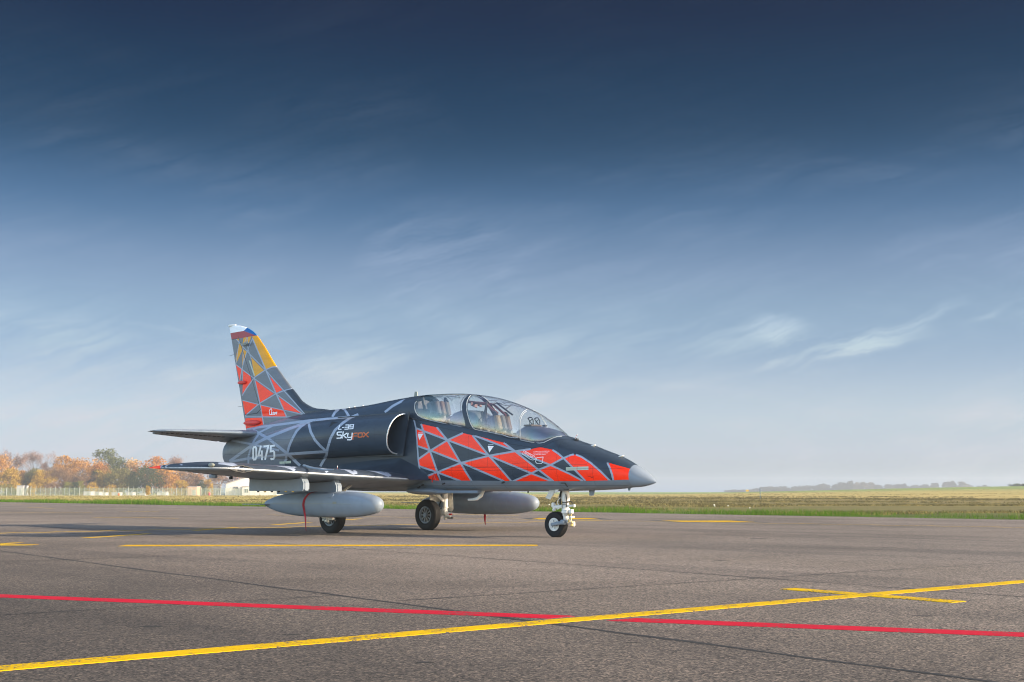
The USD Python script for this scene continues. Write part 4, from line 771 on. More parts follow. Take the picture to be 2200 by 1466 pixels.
GLASS = {
'rear': [[[[5.161,2.318],[5.133,2.261],[5.094,2.205],[5.032,2.147],[4.94,2.105],[4.805,2.069],[4.304,1.972],[4.37,1.971],[3.926,1.902],[3.833,1.894],[3.809,1.922],[3.844,2.039],[3.916,2.178],[3.951,2.257],[3.955,2.265],[3.958,2.272],[3.983,2.342],[3.984,2.344],[3.986,2.353],[3.992,2.382],[3.992,2.383],[4.008,2.421],[4.01,2.45],[4.028,2.481],[4.037,2.497],[4.037,3.0],[5.214,3.0],[5.214,2.42],[5.199,2.42],[5.197,2.401],[5.175,2.359]]]],
'front': [[[[3.892,2.352],[3.877,2.324],[3.864,2.294],[3.855,2.275],[3.843,2.252],[3.828,2.221],[3.815,2.19],[3.814,2.189],[3.789,2.148],[3.775,2.122],[3.766,2.107],[3.733,2.043],[3.724,2.027],[3.704,1.989],[3.685,1.951],[3.664,1.923],[3.661,1.919],[3.634,1.882],[3.599,1.86],[3.586,1.841],[3.355,1.796],[3.224,1.782],[2.931,1.731],[3.04,1.732],[2.907,1.704],[2.579,1.664],[2.548,1.656],[2.549,1.735],[2.569,1.844],[2.628,2.053],[2.628,3.0],[3.995,3.0],[3.995,2.504],[3.971,2.49],[3.965,2.479],[3.943,2.456],[3.932,2.434],[3.911,2.399],[3.899,2.364],[3.894,2.356],[3.894,2.356]]]],
'wind': [[[[2.547,1.735],[2.546,1.634],[2.28,1.583],[2.361,1.583],[2.121,1.568],[2.045,1.579],[1.967,1.631],[1.83,1.531],[1.83,3.0],[2.662,3.0],[2.662,2.038],[2.616,2.02],[2.575,1.877]]]],
}
RUDDER = [[[[12.165,4.173],[12.081,2.455],[11.049,2.443],[10.492,2.433],[10.346,2.51],[10.4,2.622],[10.605,3.021],[11.238,4.122],[11.567,4.142]]]]
CORDS = [[[4.873,0.281,2.459],[4.848,0.263,2.473],[4.825,0.241,2.487],[4.806,0.217,2.502],[4.747,0.216,2.5],[4.689,0.215,2.499],[4.631,0.214,2.497],[4.532,0.246,2.471],[4.441,0.271,2.446]],[[4.833,0.277,2.461],[4.791,0.253,2.478],[4.753,0.225,2.495],[4.685,0.237,2.485],[4.62,0.246,2.475],[4.55,0.279,2.446],[4.488,0.304,2.417],[4.43,0.325,2.388],[4.486,0.281,2.44],[4.456,0.256,2.459],[4.489,0.262,2.456],[4.522,0.267,2.454],[4.508,0.243,2.472],[4.499,0.214,2.49],[4.431,0.216,2.486],[4.365,0.217,2.481],[4.3,0.217,2.476],[4.279,0.189,2.49],[4.264,0.155,2.505],[4.201,0.202,2.476],[4.15,0.237,2.448],[4.205,0.243,2.45],[4.261,0.248,2.451],[4.318,0.253,2.452],[4.289,0.286,2.42],[4.267,0.313,2.389],[4.309,0.293,2.415],[4.356,0.269,2.442],[4.429,0.245,2.466],[4.51,0.214,2.491]],[[3.484,0.196,2.376],[3.433,0.19,2.368],[3.383,0.183,2.36],[3.352,0.161,2.364],[3.325,0.136,2.367],[3.31,0.188,2.339],[3.307,0.228,2.312],[3.31,0.261,2.285],[3.287,0.236,2.301],[3.268,0.208,2.316],[3.215,0.194,2.31],[3.164,0.178,2.305]],[[3.297,0.253,2.289],[3.275,0.233,2.3],[3.256,0.21,2.312],[3.217,0.208,2.302],[3.179,0.205,2.293],[3.118,0.205,2.276],[3.058,0.205,2.258],[3.034,0.187,2.262],[3.013,0.167,2.265],[2.993,0.145,2.269],[2.977,0.119,2.273],[2.968,0.172,2.248],[2.97,0.213,2.224],[2.979,0.247,2.201],[2.993,0.276,2.178],[3.0,0.246,2.209],[2.987,0.217,2.227],[2.978,0.183,2.246],[2.976,0.142,2.265],[2.951,0.103,2.269]],[[3.203,0.136,2.335],[3.145,0.154,2.311],[3.09,0.171,2.287],[3.142,0.125,2.322],[3.116,0.093,2.324],[3.1,0.05,2.327]],[[2.951,0.103,2.269],[2.916,0.098,2.259],[2.882,0.092,2.248],[2.85,0.077,2.24],[2.821,0.06,2.232],[2.758,0.075,2.207],[2.697,0.088,2.181]],[[3.958,0.407,2.165],[3.977,0.394,2.212],[4.001,0.376,2.259],[4.017,0.354,2.302],[4.039,0.326,2.347],[4.044,0.289,2.391],[4.061,0.24,2.436],[4.062,0.196,2.465],[4.084,0.13,2.497]]]
SEALS = [[[5.173,0.329,2.424],[5.181,0.342,2.408],[5.191,0.355,2.392],[5.173,0.378,2.355],[5.161,0.395,2.318],[5.146,0.405,2.29],[5.133,0.413,2.261],[5.112,0.418,2.233],[5.094,0.422,2.205],[5.062,0.425,2.176],[5.032,0.427,2.147],[4.986,0.427,2.126],[4.94,0.427,2.105],[4.895,0.428,2.093],[4.85,0.428,2.081],[4.805,0.428,2.069],[4.75,0.428,2.058],[4.694,0.428,2.046],[4.638,0.428,2.035],[4.583,0.428,2.024],[4.528,0.428,2.013],[4.473,0.428,2.002],[4.417,0.428,1.992],[4.36,0.428,1.982],[4.304,0.428,1.972],[4.37,0.307,1.971],[4.294,0.327,1.96],[4.219,0.345,1.948],[4.147,0.361,1.937],[4.078,0.375,1.926],[4.011,0.386,1.916],[3.948,0.394,1.905]],[[3.965,0.143,2.479],[3.943,0.187,2.456],[3.932,0.22,2.434],[3.911,0.263,2.399],[3.899,0.297,2.364],[3.877,0.327,2.324],[3.86,0.352,2.284],[3.843,0.367,2.252],[3.828,0.381,2.221],[3.815,0.392,2.19],[3.789,0.404,2.148],[3.766,0.413,2.107],[3.746,0.419,2.066],[3.724,0.424,2.027],[3.704,0.426,1.989],[3.685,0.427,1.951],[3.659,0.427,1.916],[3.634,0.426,1.882],[3.599,0.425,1.86],[3.586,0.4,1.841],[3.551,0.388,1.834],[3.52,0.373,1.828],[3.478,0.363,1.82],[3.436,0.352,1.812],[3.396,0.341,1.804],[3.355,0.33,1.796],[3.224,0.416,1.782],[3.174,0.415,1.773],[3.125,0.413,1.765],[3.076,0.412,1.756],[3.027,0.411,1.748],[2.979,0.409,1.74],[2.931,0.407,1.731],[2.89,0.404,1.718],[2.85,0.402,1.705],[2.81,0.399,1.692],[2.76,0.397,1.685],[2.71,0.394,1.678],[2.661,0.391,1.671],[2.628,0.389,1.671],[2.596,0.386,1.671]],[[2.544,0.38,1.634],[2.496,0.375,1.625],[2.45,0.37,1.615],[2.405,0.363,1.606],[2.363,0.357,1.598],[2.321,0.35,1.591],[2.28,0.342,1.583],[2.361,0.195,1.583],[2.166,0.364,1.571],[2.121,0.362,1.568],[2.082,0.352,1.574],[2.045,0.341,1.579],[2.025,0.328,1.591],[2.006,0.313,1.603],[1.988,0.298,1.614],[1.972,0.28,1.626],[1.958,0.261,1.638],[1.945,0.239,1.65],[1.921,0.212,1.661],[1.902,0.18,1.672],[1.878,0.164,1.676],[1.859,0.142,1.679],[1.844,0.116,1.683]],[[2.601,0.333,1.637],[2.56,0.383,1.668],[2.565,0.384,1.702],[2.57,0.383,1.736],[2.574,0.38,1.77],[2.58,0.375,1.805],[2.587,0.369,1.84],[2.596,0.361,1.876],[2.607,0.35,1.911],[2.614,0.34,1.938],[2.621,0.327,1.966],[2.631,0.313,1.993],[2.634,0.293,2.023],[2.641,0.269,2.054],[2.644,0.239,2.084],[2.653,0.201,2.115],[2.654,0.168,2.135],[2.661,0.127,2.156],[2.663,0.072,2.172]],[[2.536,0.38,1.641],[2.538,0.381,1.672],[2.54,0.381,1.704],[2.544,0.38,1.735],[2.548,0.377,1.77],[2.554,0.372,1.805],[2.561,0.365,1.84],[2.571,0.356,1.875],[2.583,0.345,1.91],[2.59,0.331,1.944],[2.6,0.315,1.977],[2.605,0.293,2.011],[2.614,0.267,2.045],[2.615,0.239,2.072],[2.621,0.207,2.099],[2.62,0.17,2.121],[2.626,0.124,2.143]]]


# ---------------------------------------------------------------- ground: terrain, apron, joints, painted lines
EDGE_N, EDGE_C = np.array((0.740, 0.672)), 33.1                     # the apron's far edge: n . (x, y) = c
EDGE_D = np.array((0.672, -0.740))


def beyond(x, y):
    return EDGE_N[0] * x + EDGE_N[1] * y - EDGE_C


def sstep(v, a, b):
    t = np.clip((np.asarray(v, float) - a) / (b - a), 0, 1)
    return t * t * (3 - 2 * t)


_dip = table([(0, 0.0), (130, 0.0), (240, -0.08), (330, -0.31), (400, -0.90), (520, -0.95), (2000, -0.95)])


def height(x, y):
    x, y = np.asarray(x, float), np.asarray(y, float)
    d = np.hypot(x, y)
    u = x / np.maximum(np.abs(y), 1.0)
    left = sstep(-u, 0.12, 0.22) * (y > 0)
    rise = sstep(u, 0.06, 0.46) * sstep(d, 110, 400) * 2.35 * (y > 0)
    crest = sstep(d, 400, 620) * sstep(u, 0.06, 0.46) * -2.6 * (y > 0)
    return -0.012 + left * _dip(np.minimum(d, 1900)) + rise + crest


def ground_mix(name, extra_nodes, extra_links, color, rough=0.95, bump=None):
    nodes = {"pos": ("geometry", {}), "p": ("principled_bsdf", {"roughness": rough, "specular_ior_level": 0.2})}
    nodes.update(extra_nodes)
    return look(name, nodes, list(extra_links) + [(color, "p.base_color")] + ([(bump, "p.normal")] if bump else []))


# grass land: green by the apron, brown tussocks, straw, then pale green on the rise
look("grass_land", {
    "pos": ("geometry", {}), "dn": ("vector_math", {"math_type": "dot_product", "vector2": (EDGE_N[0], EDGE_N[1], 0.0)}), "t": ("math", {"math_type": "add", "value2": -EDGE_C}),
    "big": ("noise_texture", {"scale": 0.035, "detail": 4.0, "roughness": 0.6}), "warp": ("math", {"math_type": "multiply_add", "value2": 60.0, "value3": -30.0}), "t2": ("math", {"math_type": "add"}),
    "tn": ("math", {"math_type": "multiply", "value2": 1 / 400.0}),
    "straw": ("rgb_ramp", {"ramp": [(0.0, (0.085, 0.13, 0.030)), (0.012, (0.11, 0.13, 0.035)), (0.035, (0.32, 0.265, 0.085)), (0.10, (0.42, 0.335, 0.11)), (0.55, (0.44, 0.345, 0.115)), (0.70, (0.25, 0.26, 0.085)), (1.0, (0.22, 0.27, 0.08))]}),
    "brown": ("rgb_ramp", {"ramp": [(0.0, (0.085, 0.13, 0.030)), (0.012, (0.10, 0.115, 0.035)), (0.035, (0.17, 0.15, 0.060)), (0.10, (0.185, 0.155, 0.065)), (0.17, (0.21, 0.17, 0.07)), (0.25, (0.42, 0.32, 0.115)), (0.42, (0.38, 0.31, 0.105)), (0.55, (0.22, 0.27, 0.080)), (1.0, (0.20, 0.28, 0.080))]}),
    "x": ("separate_xyz", {}), "side": ("map_range", {"from_min": -24.0, "from_max": 6.0, "clamp": True}), "zone": ("mix_color", {}),
    "m1": ("mapping", {"scale": (0.10, 0.42, 1.0)}), "mid": ("noise_texture", {"scale": 1.0, "detail": 8.0, "roughness": 0.72}), "mr": ("rgb_ramp", {"ramp": [(0.32, (0.42, 0.44, 0.46)), (0.46, (0.86, 0.87, 0.88)), (0.56, (1.05, 1.03, 1.0)), (0.72, (1.45, 1.36, 1.20))]}),
    "c": ("mix_color", {"blend_type": "multiply", "fac": 1.0, "use_clamp": False}),
    "fine": ("noise_texture", {"scale": 9.0, "detail": 4.0}), "b": ("bump", {"strength": 0.6, "distance": 0.12}), "p": ("principled_bsdf", {"roughness": 1.0, "specular_ior_level": 0.1})},
    [("pos.position", "dn.vector1"), ("dn.value", "t.value1"), ("pos.position", "big.vector"), ("big.fac", "warp.value1"), ("t.value", "t2.value1"), ("warp.value", "t2.value2"),
     ("t.value", "tn.value1"), ("tn.value", "straw.fac"), ("tn.value", "brown.fac"), ("pos.position", "x.vector"), ("x.x", "side.value"), ("side.result", "zone.fac"), ("straw.color", "zone.a"), ("brown.color", "zone.b"),
     ("pos.position", "m1.vector"), ("m1.vector", "mid.vector"), ("mid.fac", "mr.fac"), ("zone.result", "c.a"), ("mr.color", "c.b"), ("c.result", "p.base_color"), ("pos.position", "fine.vector"), ("fine.fac", "b.height"), ("b.normal", "p.normal")])

JOINT_DIR = math.atan2(5.21 - 16.56, 2.0 + 6.73)
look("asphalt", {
    "pos": ("geometry", {}), "patch": ("noise_texture", {"scale": 0.22, "detail": 5.0, "roughness": 0.6, "distortion": 0.4}), "pr": ("rgb_ramp", {"ramp": [(0.30, (0.120, 0.104, 0.091)), (0.50, (0.168, 0.145, 0.127)), (0.72, (0.205, 0.177, 0.154))]}),
    "rot": ("vector_rotate", {"rotate_type": "z_axis", "angle": -JOINT_DIR - 0.18}), "ms": ("mapping", {"scale": (0.06, 0.55, 1.0)}), "streak": ("noise_texture", {"scale": 1.0, "detail": 5.0, "roughness": 0.65}), "sr": ("rgb_ramp", {"ramp": [(0.33, (0.66, 0.67, 0.69)), (0.48, (1.0, 1.0, 1.0)), (0.75, (1.10, 1.09, 1.06))]}),
    "m1": ("mix_color", {"blend_type": "multiply", "fac": 0.85, "use_clamp": False}),
    "grit": ("voronoi_texture", {"scale": 100.0, "randomness": 1.0}), "gs": ("separate_color", {}), "gr": ("rgb_ramp", {"ramp": [(0.0, (0.12, 0.12, 0.13)), (0.30, (0.55, 0.54, 0.54)), (0.62, (1.10, 1.08, 1.04)), (0.86, (1.65, 1.55, 1.45)), (0.96, (2.7, 2.45, 2.2))]}),
    "m2": ("mix_color", {"blend_type": "multiply", "fac": 0.95, "use_clamp": False}),
    # vignette shade painted into the asphalt colour, in bands, darkest in the foreground
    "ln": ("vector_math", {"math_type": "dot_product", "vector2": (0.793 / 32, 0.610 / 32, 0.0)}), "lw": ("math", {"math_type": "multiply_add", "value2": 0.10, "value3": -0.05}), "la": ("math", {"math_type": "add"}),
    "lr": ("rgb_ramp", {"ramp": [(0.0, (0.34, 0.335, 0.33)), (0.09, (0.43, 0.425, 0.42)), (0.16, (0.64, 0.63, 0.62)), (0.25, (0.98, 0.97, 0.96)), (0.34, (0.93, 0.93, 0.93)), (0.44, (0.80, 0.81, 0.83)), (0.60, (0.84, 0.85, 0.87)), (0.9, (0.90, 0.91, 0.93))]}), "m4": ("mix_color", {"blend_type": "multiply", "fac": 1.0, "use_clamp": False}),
    "grain": ("noise_texture", {"scale": 40.0, "detail": 5.0, "roughness": 0.75}), "nr": ("rgb_ramp", {"ramp": [(0.32, (0.70, 0.70, 0.70)), (0.5, (1, 1, 1)), (0.68, (1.25, 1.24, 1.22))]}), "m3": ("mix_color", {"blend_type": "multiply", "fac": 0.8, "use_clamp": False}),
    "b": ("bump", {"strength": 0.55, "distance": 0.006}), "p": ("principled_bsdf", {"roughness": 0.86, "specular_ior_level": 0.3})},
    [("pos.position", "patch.vector"), ("patch.fac", "pr.fac"), ("pos.position", "rot.vector"), ("rot.vector", "ms.vector"), ("ms.vector", "streak.vector"), ("streak.fac", "sr.fac"), ("pr.color", "m1.a"), ("sr.color", "m1.b"),
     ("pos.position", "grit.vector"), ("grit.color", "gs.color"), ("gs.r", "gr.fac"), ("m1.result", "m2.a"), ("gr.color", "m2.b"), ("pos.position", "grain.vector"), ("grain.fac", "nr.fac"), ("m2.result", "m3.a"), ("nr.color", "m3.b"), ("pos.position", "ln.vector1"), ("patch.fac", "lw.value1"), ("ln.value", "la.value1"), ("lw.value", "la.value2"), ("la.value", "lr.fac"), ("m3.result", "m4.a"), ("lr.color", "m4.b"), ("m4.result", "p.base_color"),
     ("gs.r", "b.height"), ("b.normal", "p.normal")])


def road_paint(name, color, wear):
    c = np.array(color)
    look(name, {"pos": ("geometry", {}), "grit": ("voronoi_texture", {"scale": 75.0}), "gs": ("separate_color", {}), "n": ("noise_texture", {"scale": 2.2, "detail": 5.0, "roughness": 0.7}),
                "s": ("math", {"math_type": "multiply_add", "value2": 0.5, "value3": 0.0}), "a": ("math", {"math_type": "add"}), "k": ("map_range", {"from_min": wear, "from_max": wear + 0.10, "clamp": True}),
                "t": ("rgb_ramp", {"ramp": [(0.3, tuple(c * 0.86)), (0.7, tuple(np.minimum(c * 1.10, 0.95)))]}), "m": ("mix_color", {"a": (0.085, 0.078, 0.072)}), "b": ("bump", {"strength": 0.4, "distance": 0.005}), "p": ("principled_bsdf", {"roughness": 0.8, "specular_ior_level": 0.12})},
         [("pos.position", "grit.vector"), ("grit.color", "gs.color"), ("pos.position", "n.vector"), ("gs.r", "s.value1"), ("s.value", "a.value1"), ("n.fac", "a.value2"), ("a.value", "k.value"), ("k.result", "m.fac"), ("n.fac", "t.fac"), ("t.color", "m.b"), ("m.result", "p.base_color"), ("gs.r", "b.height"), ("b.normal", "p.normal")])


road_paint("yellow_road_paint", (0.56, 0.345, 0.0), 0.49)
road_paint("old_yellow_road_paint", (0.60, 0.38, 0.05), 0.66)
road_paint("red_road_paint", (0.44, 0.008, 0.026), 0.44)
plain("tar", (0.010, 0.010, 0.010), 0.8, var=0.3)
plain("dark_marking", (0.035, 0.034, 0.034), 0.85, var=0.2)

# terrain, one sheet out to the horizon
ring = np.concatenate([[0.0], np.geomspace(3.0, 1335.0, 112)])
az = np.unique(np.concatenate([np.linspace(0, 2 * np.pi, 73), np.linspace(math.radians(55), math.radians(125), 141)]))
R_, A_ = np.meshgrid(ring, az, indexing="ij")
X_, Y_ = R_ * np.cos(A_), R_ * np.sin(A_)
terrain = loft(np.stack([X_, Y_, height(X_, Y_)], -1), flip=False)
obj("grass_land", trimesh.Trimesh(terrain.V, terrain.F, process=False), "grass_land", smooth=True, kind="structure")

ts = np.linspace(-125, 75, 161)
wob = 0.10 * (meshkit.fbm(np.stack([ts * 0.8, 0 * ts, 0 * ts], -1), 4, 3) - 0.5) * 2
edge = EDGE_N * (EDGE_C + wob)[:, None] + EDGE_D * ts[:, None]
outline = shapely.Polygon(np.vstack([edge, [(80, -90), (-150, -90), (-150, edge[0, 1])]]))
tv, tf = trimesh.creation.triangulate_polygon(outline, engine="earcut")
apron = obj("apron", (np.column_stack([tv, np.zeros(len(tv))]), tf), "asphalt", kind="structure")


def sheet(name, polygon, z, mat, label=None):
    v, f = trimesh.creation.triangulate_polygon(shapely.Polygon(polygon) if not isinstance(polygon, shapely.Polygon) else polygon, engine="earcut")
    n = np.cross(np.append(v[f[0, 1]] - v[f[0, 0]], 0), np.append(v[f[0, 2]] - v[f[0, 0]], 0))[2]
    f = f if n > 0 else f[:, ::-1]
    # a film with an edge: side walls down to the asphalt
    e = np.sort(np.vstack([f[:, [0, 1]], f[:, [1, 2]], f[:, [2, 0]]]), axis=1)
    both, cnt = np.unique(e, axis=0, return_counts=True)
    rim = both[cnt == 1]
    m = len(v)
    walls = np.vstack([np.stack([rim[:, 0], rim[:, 1], rim[:, 1] + m], 1), np.stack([rim[:, 0], rim[:, 1] + m, rim[:, 0] + m], 1)])
    return obj(name, (np.vstack([np.column_stack([v, np.full(m, z)]), np.column_stack([v, np.full(m, 0.0003)])]), np.vstack([f, walls])), mat, apron, label=label)


def stripe(name, a, b, width, z, mat, label=None, square=True, ends=None):
    """A straight painted line; ends: directions along which its two ends are cut."""
    a, b = np.array(a, float), np.array(b, float)
    d = (b - a) / np.linalg.norm(b - a)
    n = np.array((-d[1], d[0])) * width / 2
    e = [np.array(q, float) for q in (ends or (n / (width / 2), n / (width / 2)))]
    side = lambda p, q: (p + q * (width / 2) / abs(q @ (n / (width / 2))), p - q * (width / 2) / abs(q @ (n / (width / 2))))
    a1, a2 = side(a, e[0] * np.sign(e[0] @ n))
    b1, b2 = side(b, e[1] * np.sign(e[1] @ n))
    k = max(int(np.linalg.norm(b - a) / 0.05), 2)
    u = np.linspace(0, 1, k)[:, None]
    wob_ = lambda sd: (meshkit.fbm(np.stack([u[:, 0] * np.linalg.norm(b - a) * 5, 0 * u[:, 0] + sd, 0 * u[:, 0]], -1), 3, 5)[:, None] - 0.5) * 0.012 * n / (width / 2)
    sheet(name, np.vstack([a1 + (b1 - a1) * u + wob_(1.5 + a[0]), (a2 + (b2 - a2) * u + wob_(7.5 + a[1]))[::-1]]), z, mat, label)


def joint(a, b, width, seed, z=0.0012):
    """A tarred, ragged joint between two paving lanes."""
    a, b = np.array(a, float), np.array(b, float)
    L = np.linalg.norm(b - a)
    d = (b - a) / L
    n = np.array((-d[1], d[0]))
    k = max(int(L / 0.12), 4)
    s = np.linspace(0, L, k)
    off = (meshkit.fbm(np.stack([s * 1.5, s * 0, s * 0], -1), 4, seed) - 0.5) * 0.05
    w = width * 1.35 * (0.45 + 1.2 * meshkit.fbm(np.stack([s * 2.5, s * 0 + 9, s * 0], -1), 3, seed + 5)) / 2
    c = a + d * s[:, None] + n * off[:, None]
    V = np.vstack([np.column_stack([c + n * w[:, None], np.full(k, z)]), np.column_stack([c - n * w[:, None], np.full(k, z)])])
    i = np.arange(k - 1)
    F = np.vstack([np.stack([i + k, i + k + 1, i + 1], 1), np.stack([i + k, i + 1, i], 1)])
    obj("paving_joint", (V, F), "tar", apron)


jd, md = np.array((8.73, -11.35)) / 14.32, np.array((11.35, 8.73)) / 14.32
for i, (p, l0, l1, w) in enumerate([((-2.39, 10.8), -9, 16, 0.030), ((0.0, 14.12), -22, 16, 0.022), ((4.2, 23.7), -22, 20, 0.035), ((9.4, 27.4), -20, 30, 0.02), ((-7.8, 10.0), -14, 12, 0.018)]):
    p = np.array(p)
    joint(p + jd * l0, p + jd * l1, w, 11 + i)
for i, (p, l0, l1, w) in enumerate([((-1.9, 8.9), -4.0, 0.75, 0.020), ((0.0, 9.53), -1.0, 7.2, 0.022), ((-3.7, 15.3), -3.6, 5, 0.014), ((-9.0, 27.0), -12, 9, 0.02), ((-6.0, 31.0), -2, 14, 0.03)]):
    p = np.array(p)
    joint(p + md * l0, p + md * l1, w, 31 + i)
road = np.array((6.61, 5.27)) / np.hypot(6.61, 5.27)                 # the near yellow line's direction
ya, yb = np.array((-2.23, 5.545)) - road * 9, np.array((4.385, 10.815)) + road * 22
stripe("yellow_line", ya, yb, 0.170, 0.0032, "yellow_road_paint", "long solid yellow line crossing the whole foreground diagonally")
ra, rb = np.array((-3.77, 9.325)), np.array((2.75, 6.83))
rd = (rb - ra) / np.linalg.norm(rb - ra)
cutdir = -road
stripe("red_line", ra - rd * 8, np.array((0.31, 7.765)), 0.215, 0.0022, "red_road_paint", "red line left of the yellow line in the foreground", ends=(np.array((-rd[1], rd[0])), road))
stripe("red_line", np.array((0.66, 7.63)), rb + rd * 8, 0.215, 0.0022, "red_road_paint", "red line right of the yellow line in the foreground", ends=(road, np.array((-rd[1], rd[0]))))
stripe("yellow_bar", (2.18, 10.0), (3.11, 8.805), 0.18, 0.0042, "yellow_road_paint", "short yellow bar crossing the long yellow line", ends=(road, road))
stripe("yellow_line", (-5.545, 17.905), (0.365, 17.98), 0.40, 0.0016, "yellow_road_paint", "straight yellow line in front of the aircraft's wheels")
stripe("yellow_dash", (-7.07, 20.83), (-6.6, 22.88), 0.16, 0.0020, "yellow_road_paint")
stripe("yellow_dash", (-6.25, 24.77), (-5.88, 26.84), 0.16, 0.0020, "yellow_road_paint")
stripe("yellow_dash", (-5.51, 28.87), (-5.03, 31.25), 0.16, 0.0020, "yellow_road_paint")
stripe("yellow_dash", (-4.7, 33.0), (-4.25, 35.2), 0.16, 0.0020, "yellow_road_paint")
stripe("yellow_dash", (-7.6, 17.6), (-7.42, 18.95), 0.16, 0.0020, "yellow_road_paint")
stripe("yellow_line", (-9.4, 18.10), (-6.87, 18.13), 0.34, 0.0016, "yellow_road_paint", "short piece of yellow line at the picture's left edge")
stripe("thin_yellow_line", (-14.0, 19.35), (2.55, 33.3), 0.10, 0.0016, "yellow_road_paint", "thin yellow line running under the aircraft's wheels")
stripe("thin_yellow_line", (-8.0, 41.0), (22.5, 18.1), 0.11, 0.0020, "old_yellow_road_paint", "thin yellow line along the apron's grass edge")
for c_, a_, b_ in (((1.5, 35.4), 1.15, 1.35), ((5.0, 32.3), 1.35, 1.25)):
    c_ = np.array(c_)
    far = np.array((0.80, -0.60))
    for nm, g, z, mt in (("dark_panel", 0.55, 0.0014, "dark_marking"), ("yellow_panel", 0.0, 0.0026, "yellow_road_paint")):
        q = [c_ + far * (-a_ - g * 0.8), c_ + np.array((0.60, 0.80)) * (b_ + g) * 0.75 + far * 0.2, c_ + far * (a_ + g * 0.8), c_ - np.array((0.60, 0.80)) * (b_ + g) * 0.75 - far * 0.2]
        sheet(nm, q, z, mt)
for a_, b_ in (((-31.2, 76.4), (-27.6, 73.7)), ((-23.0, 59.5), (-20.8, 56.9)), ((-15.0, 48.2), (-13.3, 47.1)), ((-18.4, 45.1), (-15.4, 46.0)), ((-12.4, 37.2), (-9.6, 36.0)), ((-2.0, 41.5), (0.2, 39.8))):
    stripe("faded_dash", a_, b_, 0.22, 0.0016, "old_yellow_road_paint")
rng = np.random.default_rng(7)
for (px, py, L) in ((-2.05, 7.25, 0.16), (-1.2, 6.85, 0.10), (0.6, 6.5, 0.09), (2.55, 7.85, 0.15), (4.0, 20.5, 0.35), (1.9, 20.6, 0.12), (2.35, 14.1, 0.2), (5.2, 17.4, 0.25), (-0.4, 5.75, 0.1), (3.1, 9.0, 0.07)):
    a = rng.uniform(0, 1.2)
    t = np.linspace(0, 2 * np.pi, 14)[:-1]
    rr = 0.5 * L * (0.5 + 0.6 * rng.random(13))
    q = np.stack([px + rr * np.cos(t) * 1.0, py + rr * np.sin(t) * 0.5], 1)
    sheet("tar_spot", q, 0.0012, "tar")


# ---------------------------------------------------------------- the aircraft
PAINT = {None: (0.027, 0.039, 0.056), "navy": (0.027, 0.039, 0.056), "slate": (0.125, 0.142, 0.168), "line": (0.270, 0.312, 0.392), "red": (1.0, 0.032, 0.003), "belly": (0.155, 0.182, 0.215),
         "pale": (0.40, 0.46, 0.38), "white": (0.78, 0.79, 0.82), "orange": (0.62, 0.115, 0.02), "yellow": (0.66, 0.285, 0.0), "maroon": (0.30, 0.030, 0.045), "blue": (0.0, 0.09, 0.30),
         "seam": (0.008, 0.010, 0.014), "black": (0.010, 0.010, 0.010), "top": (0.036, 0.046, 0.062), "bright": (0.42, 0.44, 0.46)}
look("aircraft_paint", {
    "a": ("attribute", {"attribute": "paint"}), "g": ("texture_coordinate", {}), "m": ("mapping", {"scale": (0.6, 1.0, 2.2)}),
    "n": ("noise_texture", {"scale": 3.0, "detail": 6.0, "roughness": 0.65}), "f": ("noise_texture", {"scale": 60.0, "detail": 3.0}),
    "r": ("rgb_ramp", {"ramp": [(0.3, (0.90, 0.90, 0.90)), (0.7, (1.06, 1.06, 1.06))]}), "x": ("mix_color", {"blend_type": "multiply", "fac": 1.0, "use_clamp": False}),
    "q": ("map_range", {"from_min": 0.3, "from_max": 0.7, "to_min": 0.27, "to_max": 0.42, "clamp": True}), "w": ("noise_texture", {"scale": 1.7, "detail": 2.0}),
    "b": ("bump", {"strength": 0.10, "distance": 0.02}), "p": ("principled_bsdf", {"specular_ior_level": 0.24, "coat_weight": 0.03, "coat_roughness": 0.15})},
    [("g.object", "m.vector"), ("m.vector", "n.vector"), ("m.vector", "f.vector"), ("g.object", "w.vector"), ("n.fac", "r.fac"), ("a.color", "x.a"), ("r.color", "x.b"), ("x.result", "p.base_color"), ("n.fac", "q.value"), ("q.result", "p.roughness"), ("w.fac", "b.height"), ("b.normal", "p.normal")])
plain("grey_paint", (0.172, 0.210, 0.258), 0.42, spec=0.35, var=0.11, scale=5.0)
plain("radome_grey", (0.180, 0.215, 0.258), 0.46, spec=0.35, var=0.05, scale=5.0)
plain("white_paint", (0.66, 0.64, 0.60), 0.38, var=0.10, scale=25.0)
plain("worn_white", (0.55, 0.52, 0.46), 0.5, var=0.25, scale=18.0)
plain("bare_metal", (0.86, 0.85, 0.83), 0.38, metal=0.7, var=0.08, scale=14.0)
plain("dull_metal", (0.30, 0.30, 0.30), 0.45, metal=0.8, var=0.2, scale=20.0)
plain("tyre_rubber", (0.008, 0.008, 0.009), 0.7, spec=0.25, var=0.25, scale=9.0, bump=0.1)
plain("brake_dark", (0.045, 0.043, 0.04), 0.5, metal=0.4, var=0.4, scale=25.0)
plain("hose_black", (0.012, 0.012, 0.012), 0.45)
plain("duct_dark", (0.030, 0.034, 0.040), 0.55)
plain("cockpit_grey", (0.075, 0.088, 0.105), 0.6, var=0.2)
plain("cockpit_dark", (0.022, 0.026, 0.034), 0.5, var=0.2)
plain("shield_blue", (0.050, 0.058, 0.090), 0.6, var=0.15)
plain("seat_tan", (0.15, 0.115, 0.075), 0.8, var=0.2, scale=20.0)
plain("seat_brown", (0.085, 0.062, 0.052), 0.8, var=0.2, scale=20.0)
plain("seat_grey", (0.065, 0.066, 0.075), 0.75, var=0.15, scale=20.0)
plain("maroon_bar", (0.11, 0.035, 0.040), 0.5)
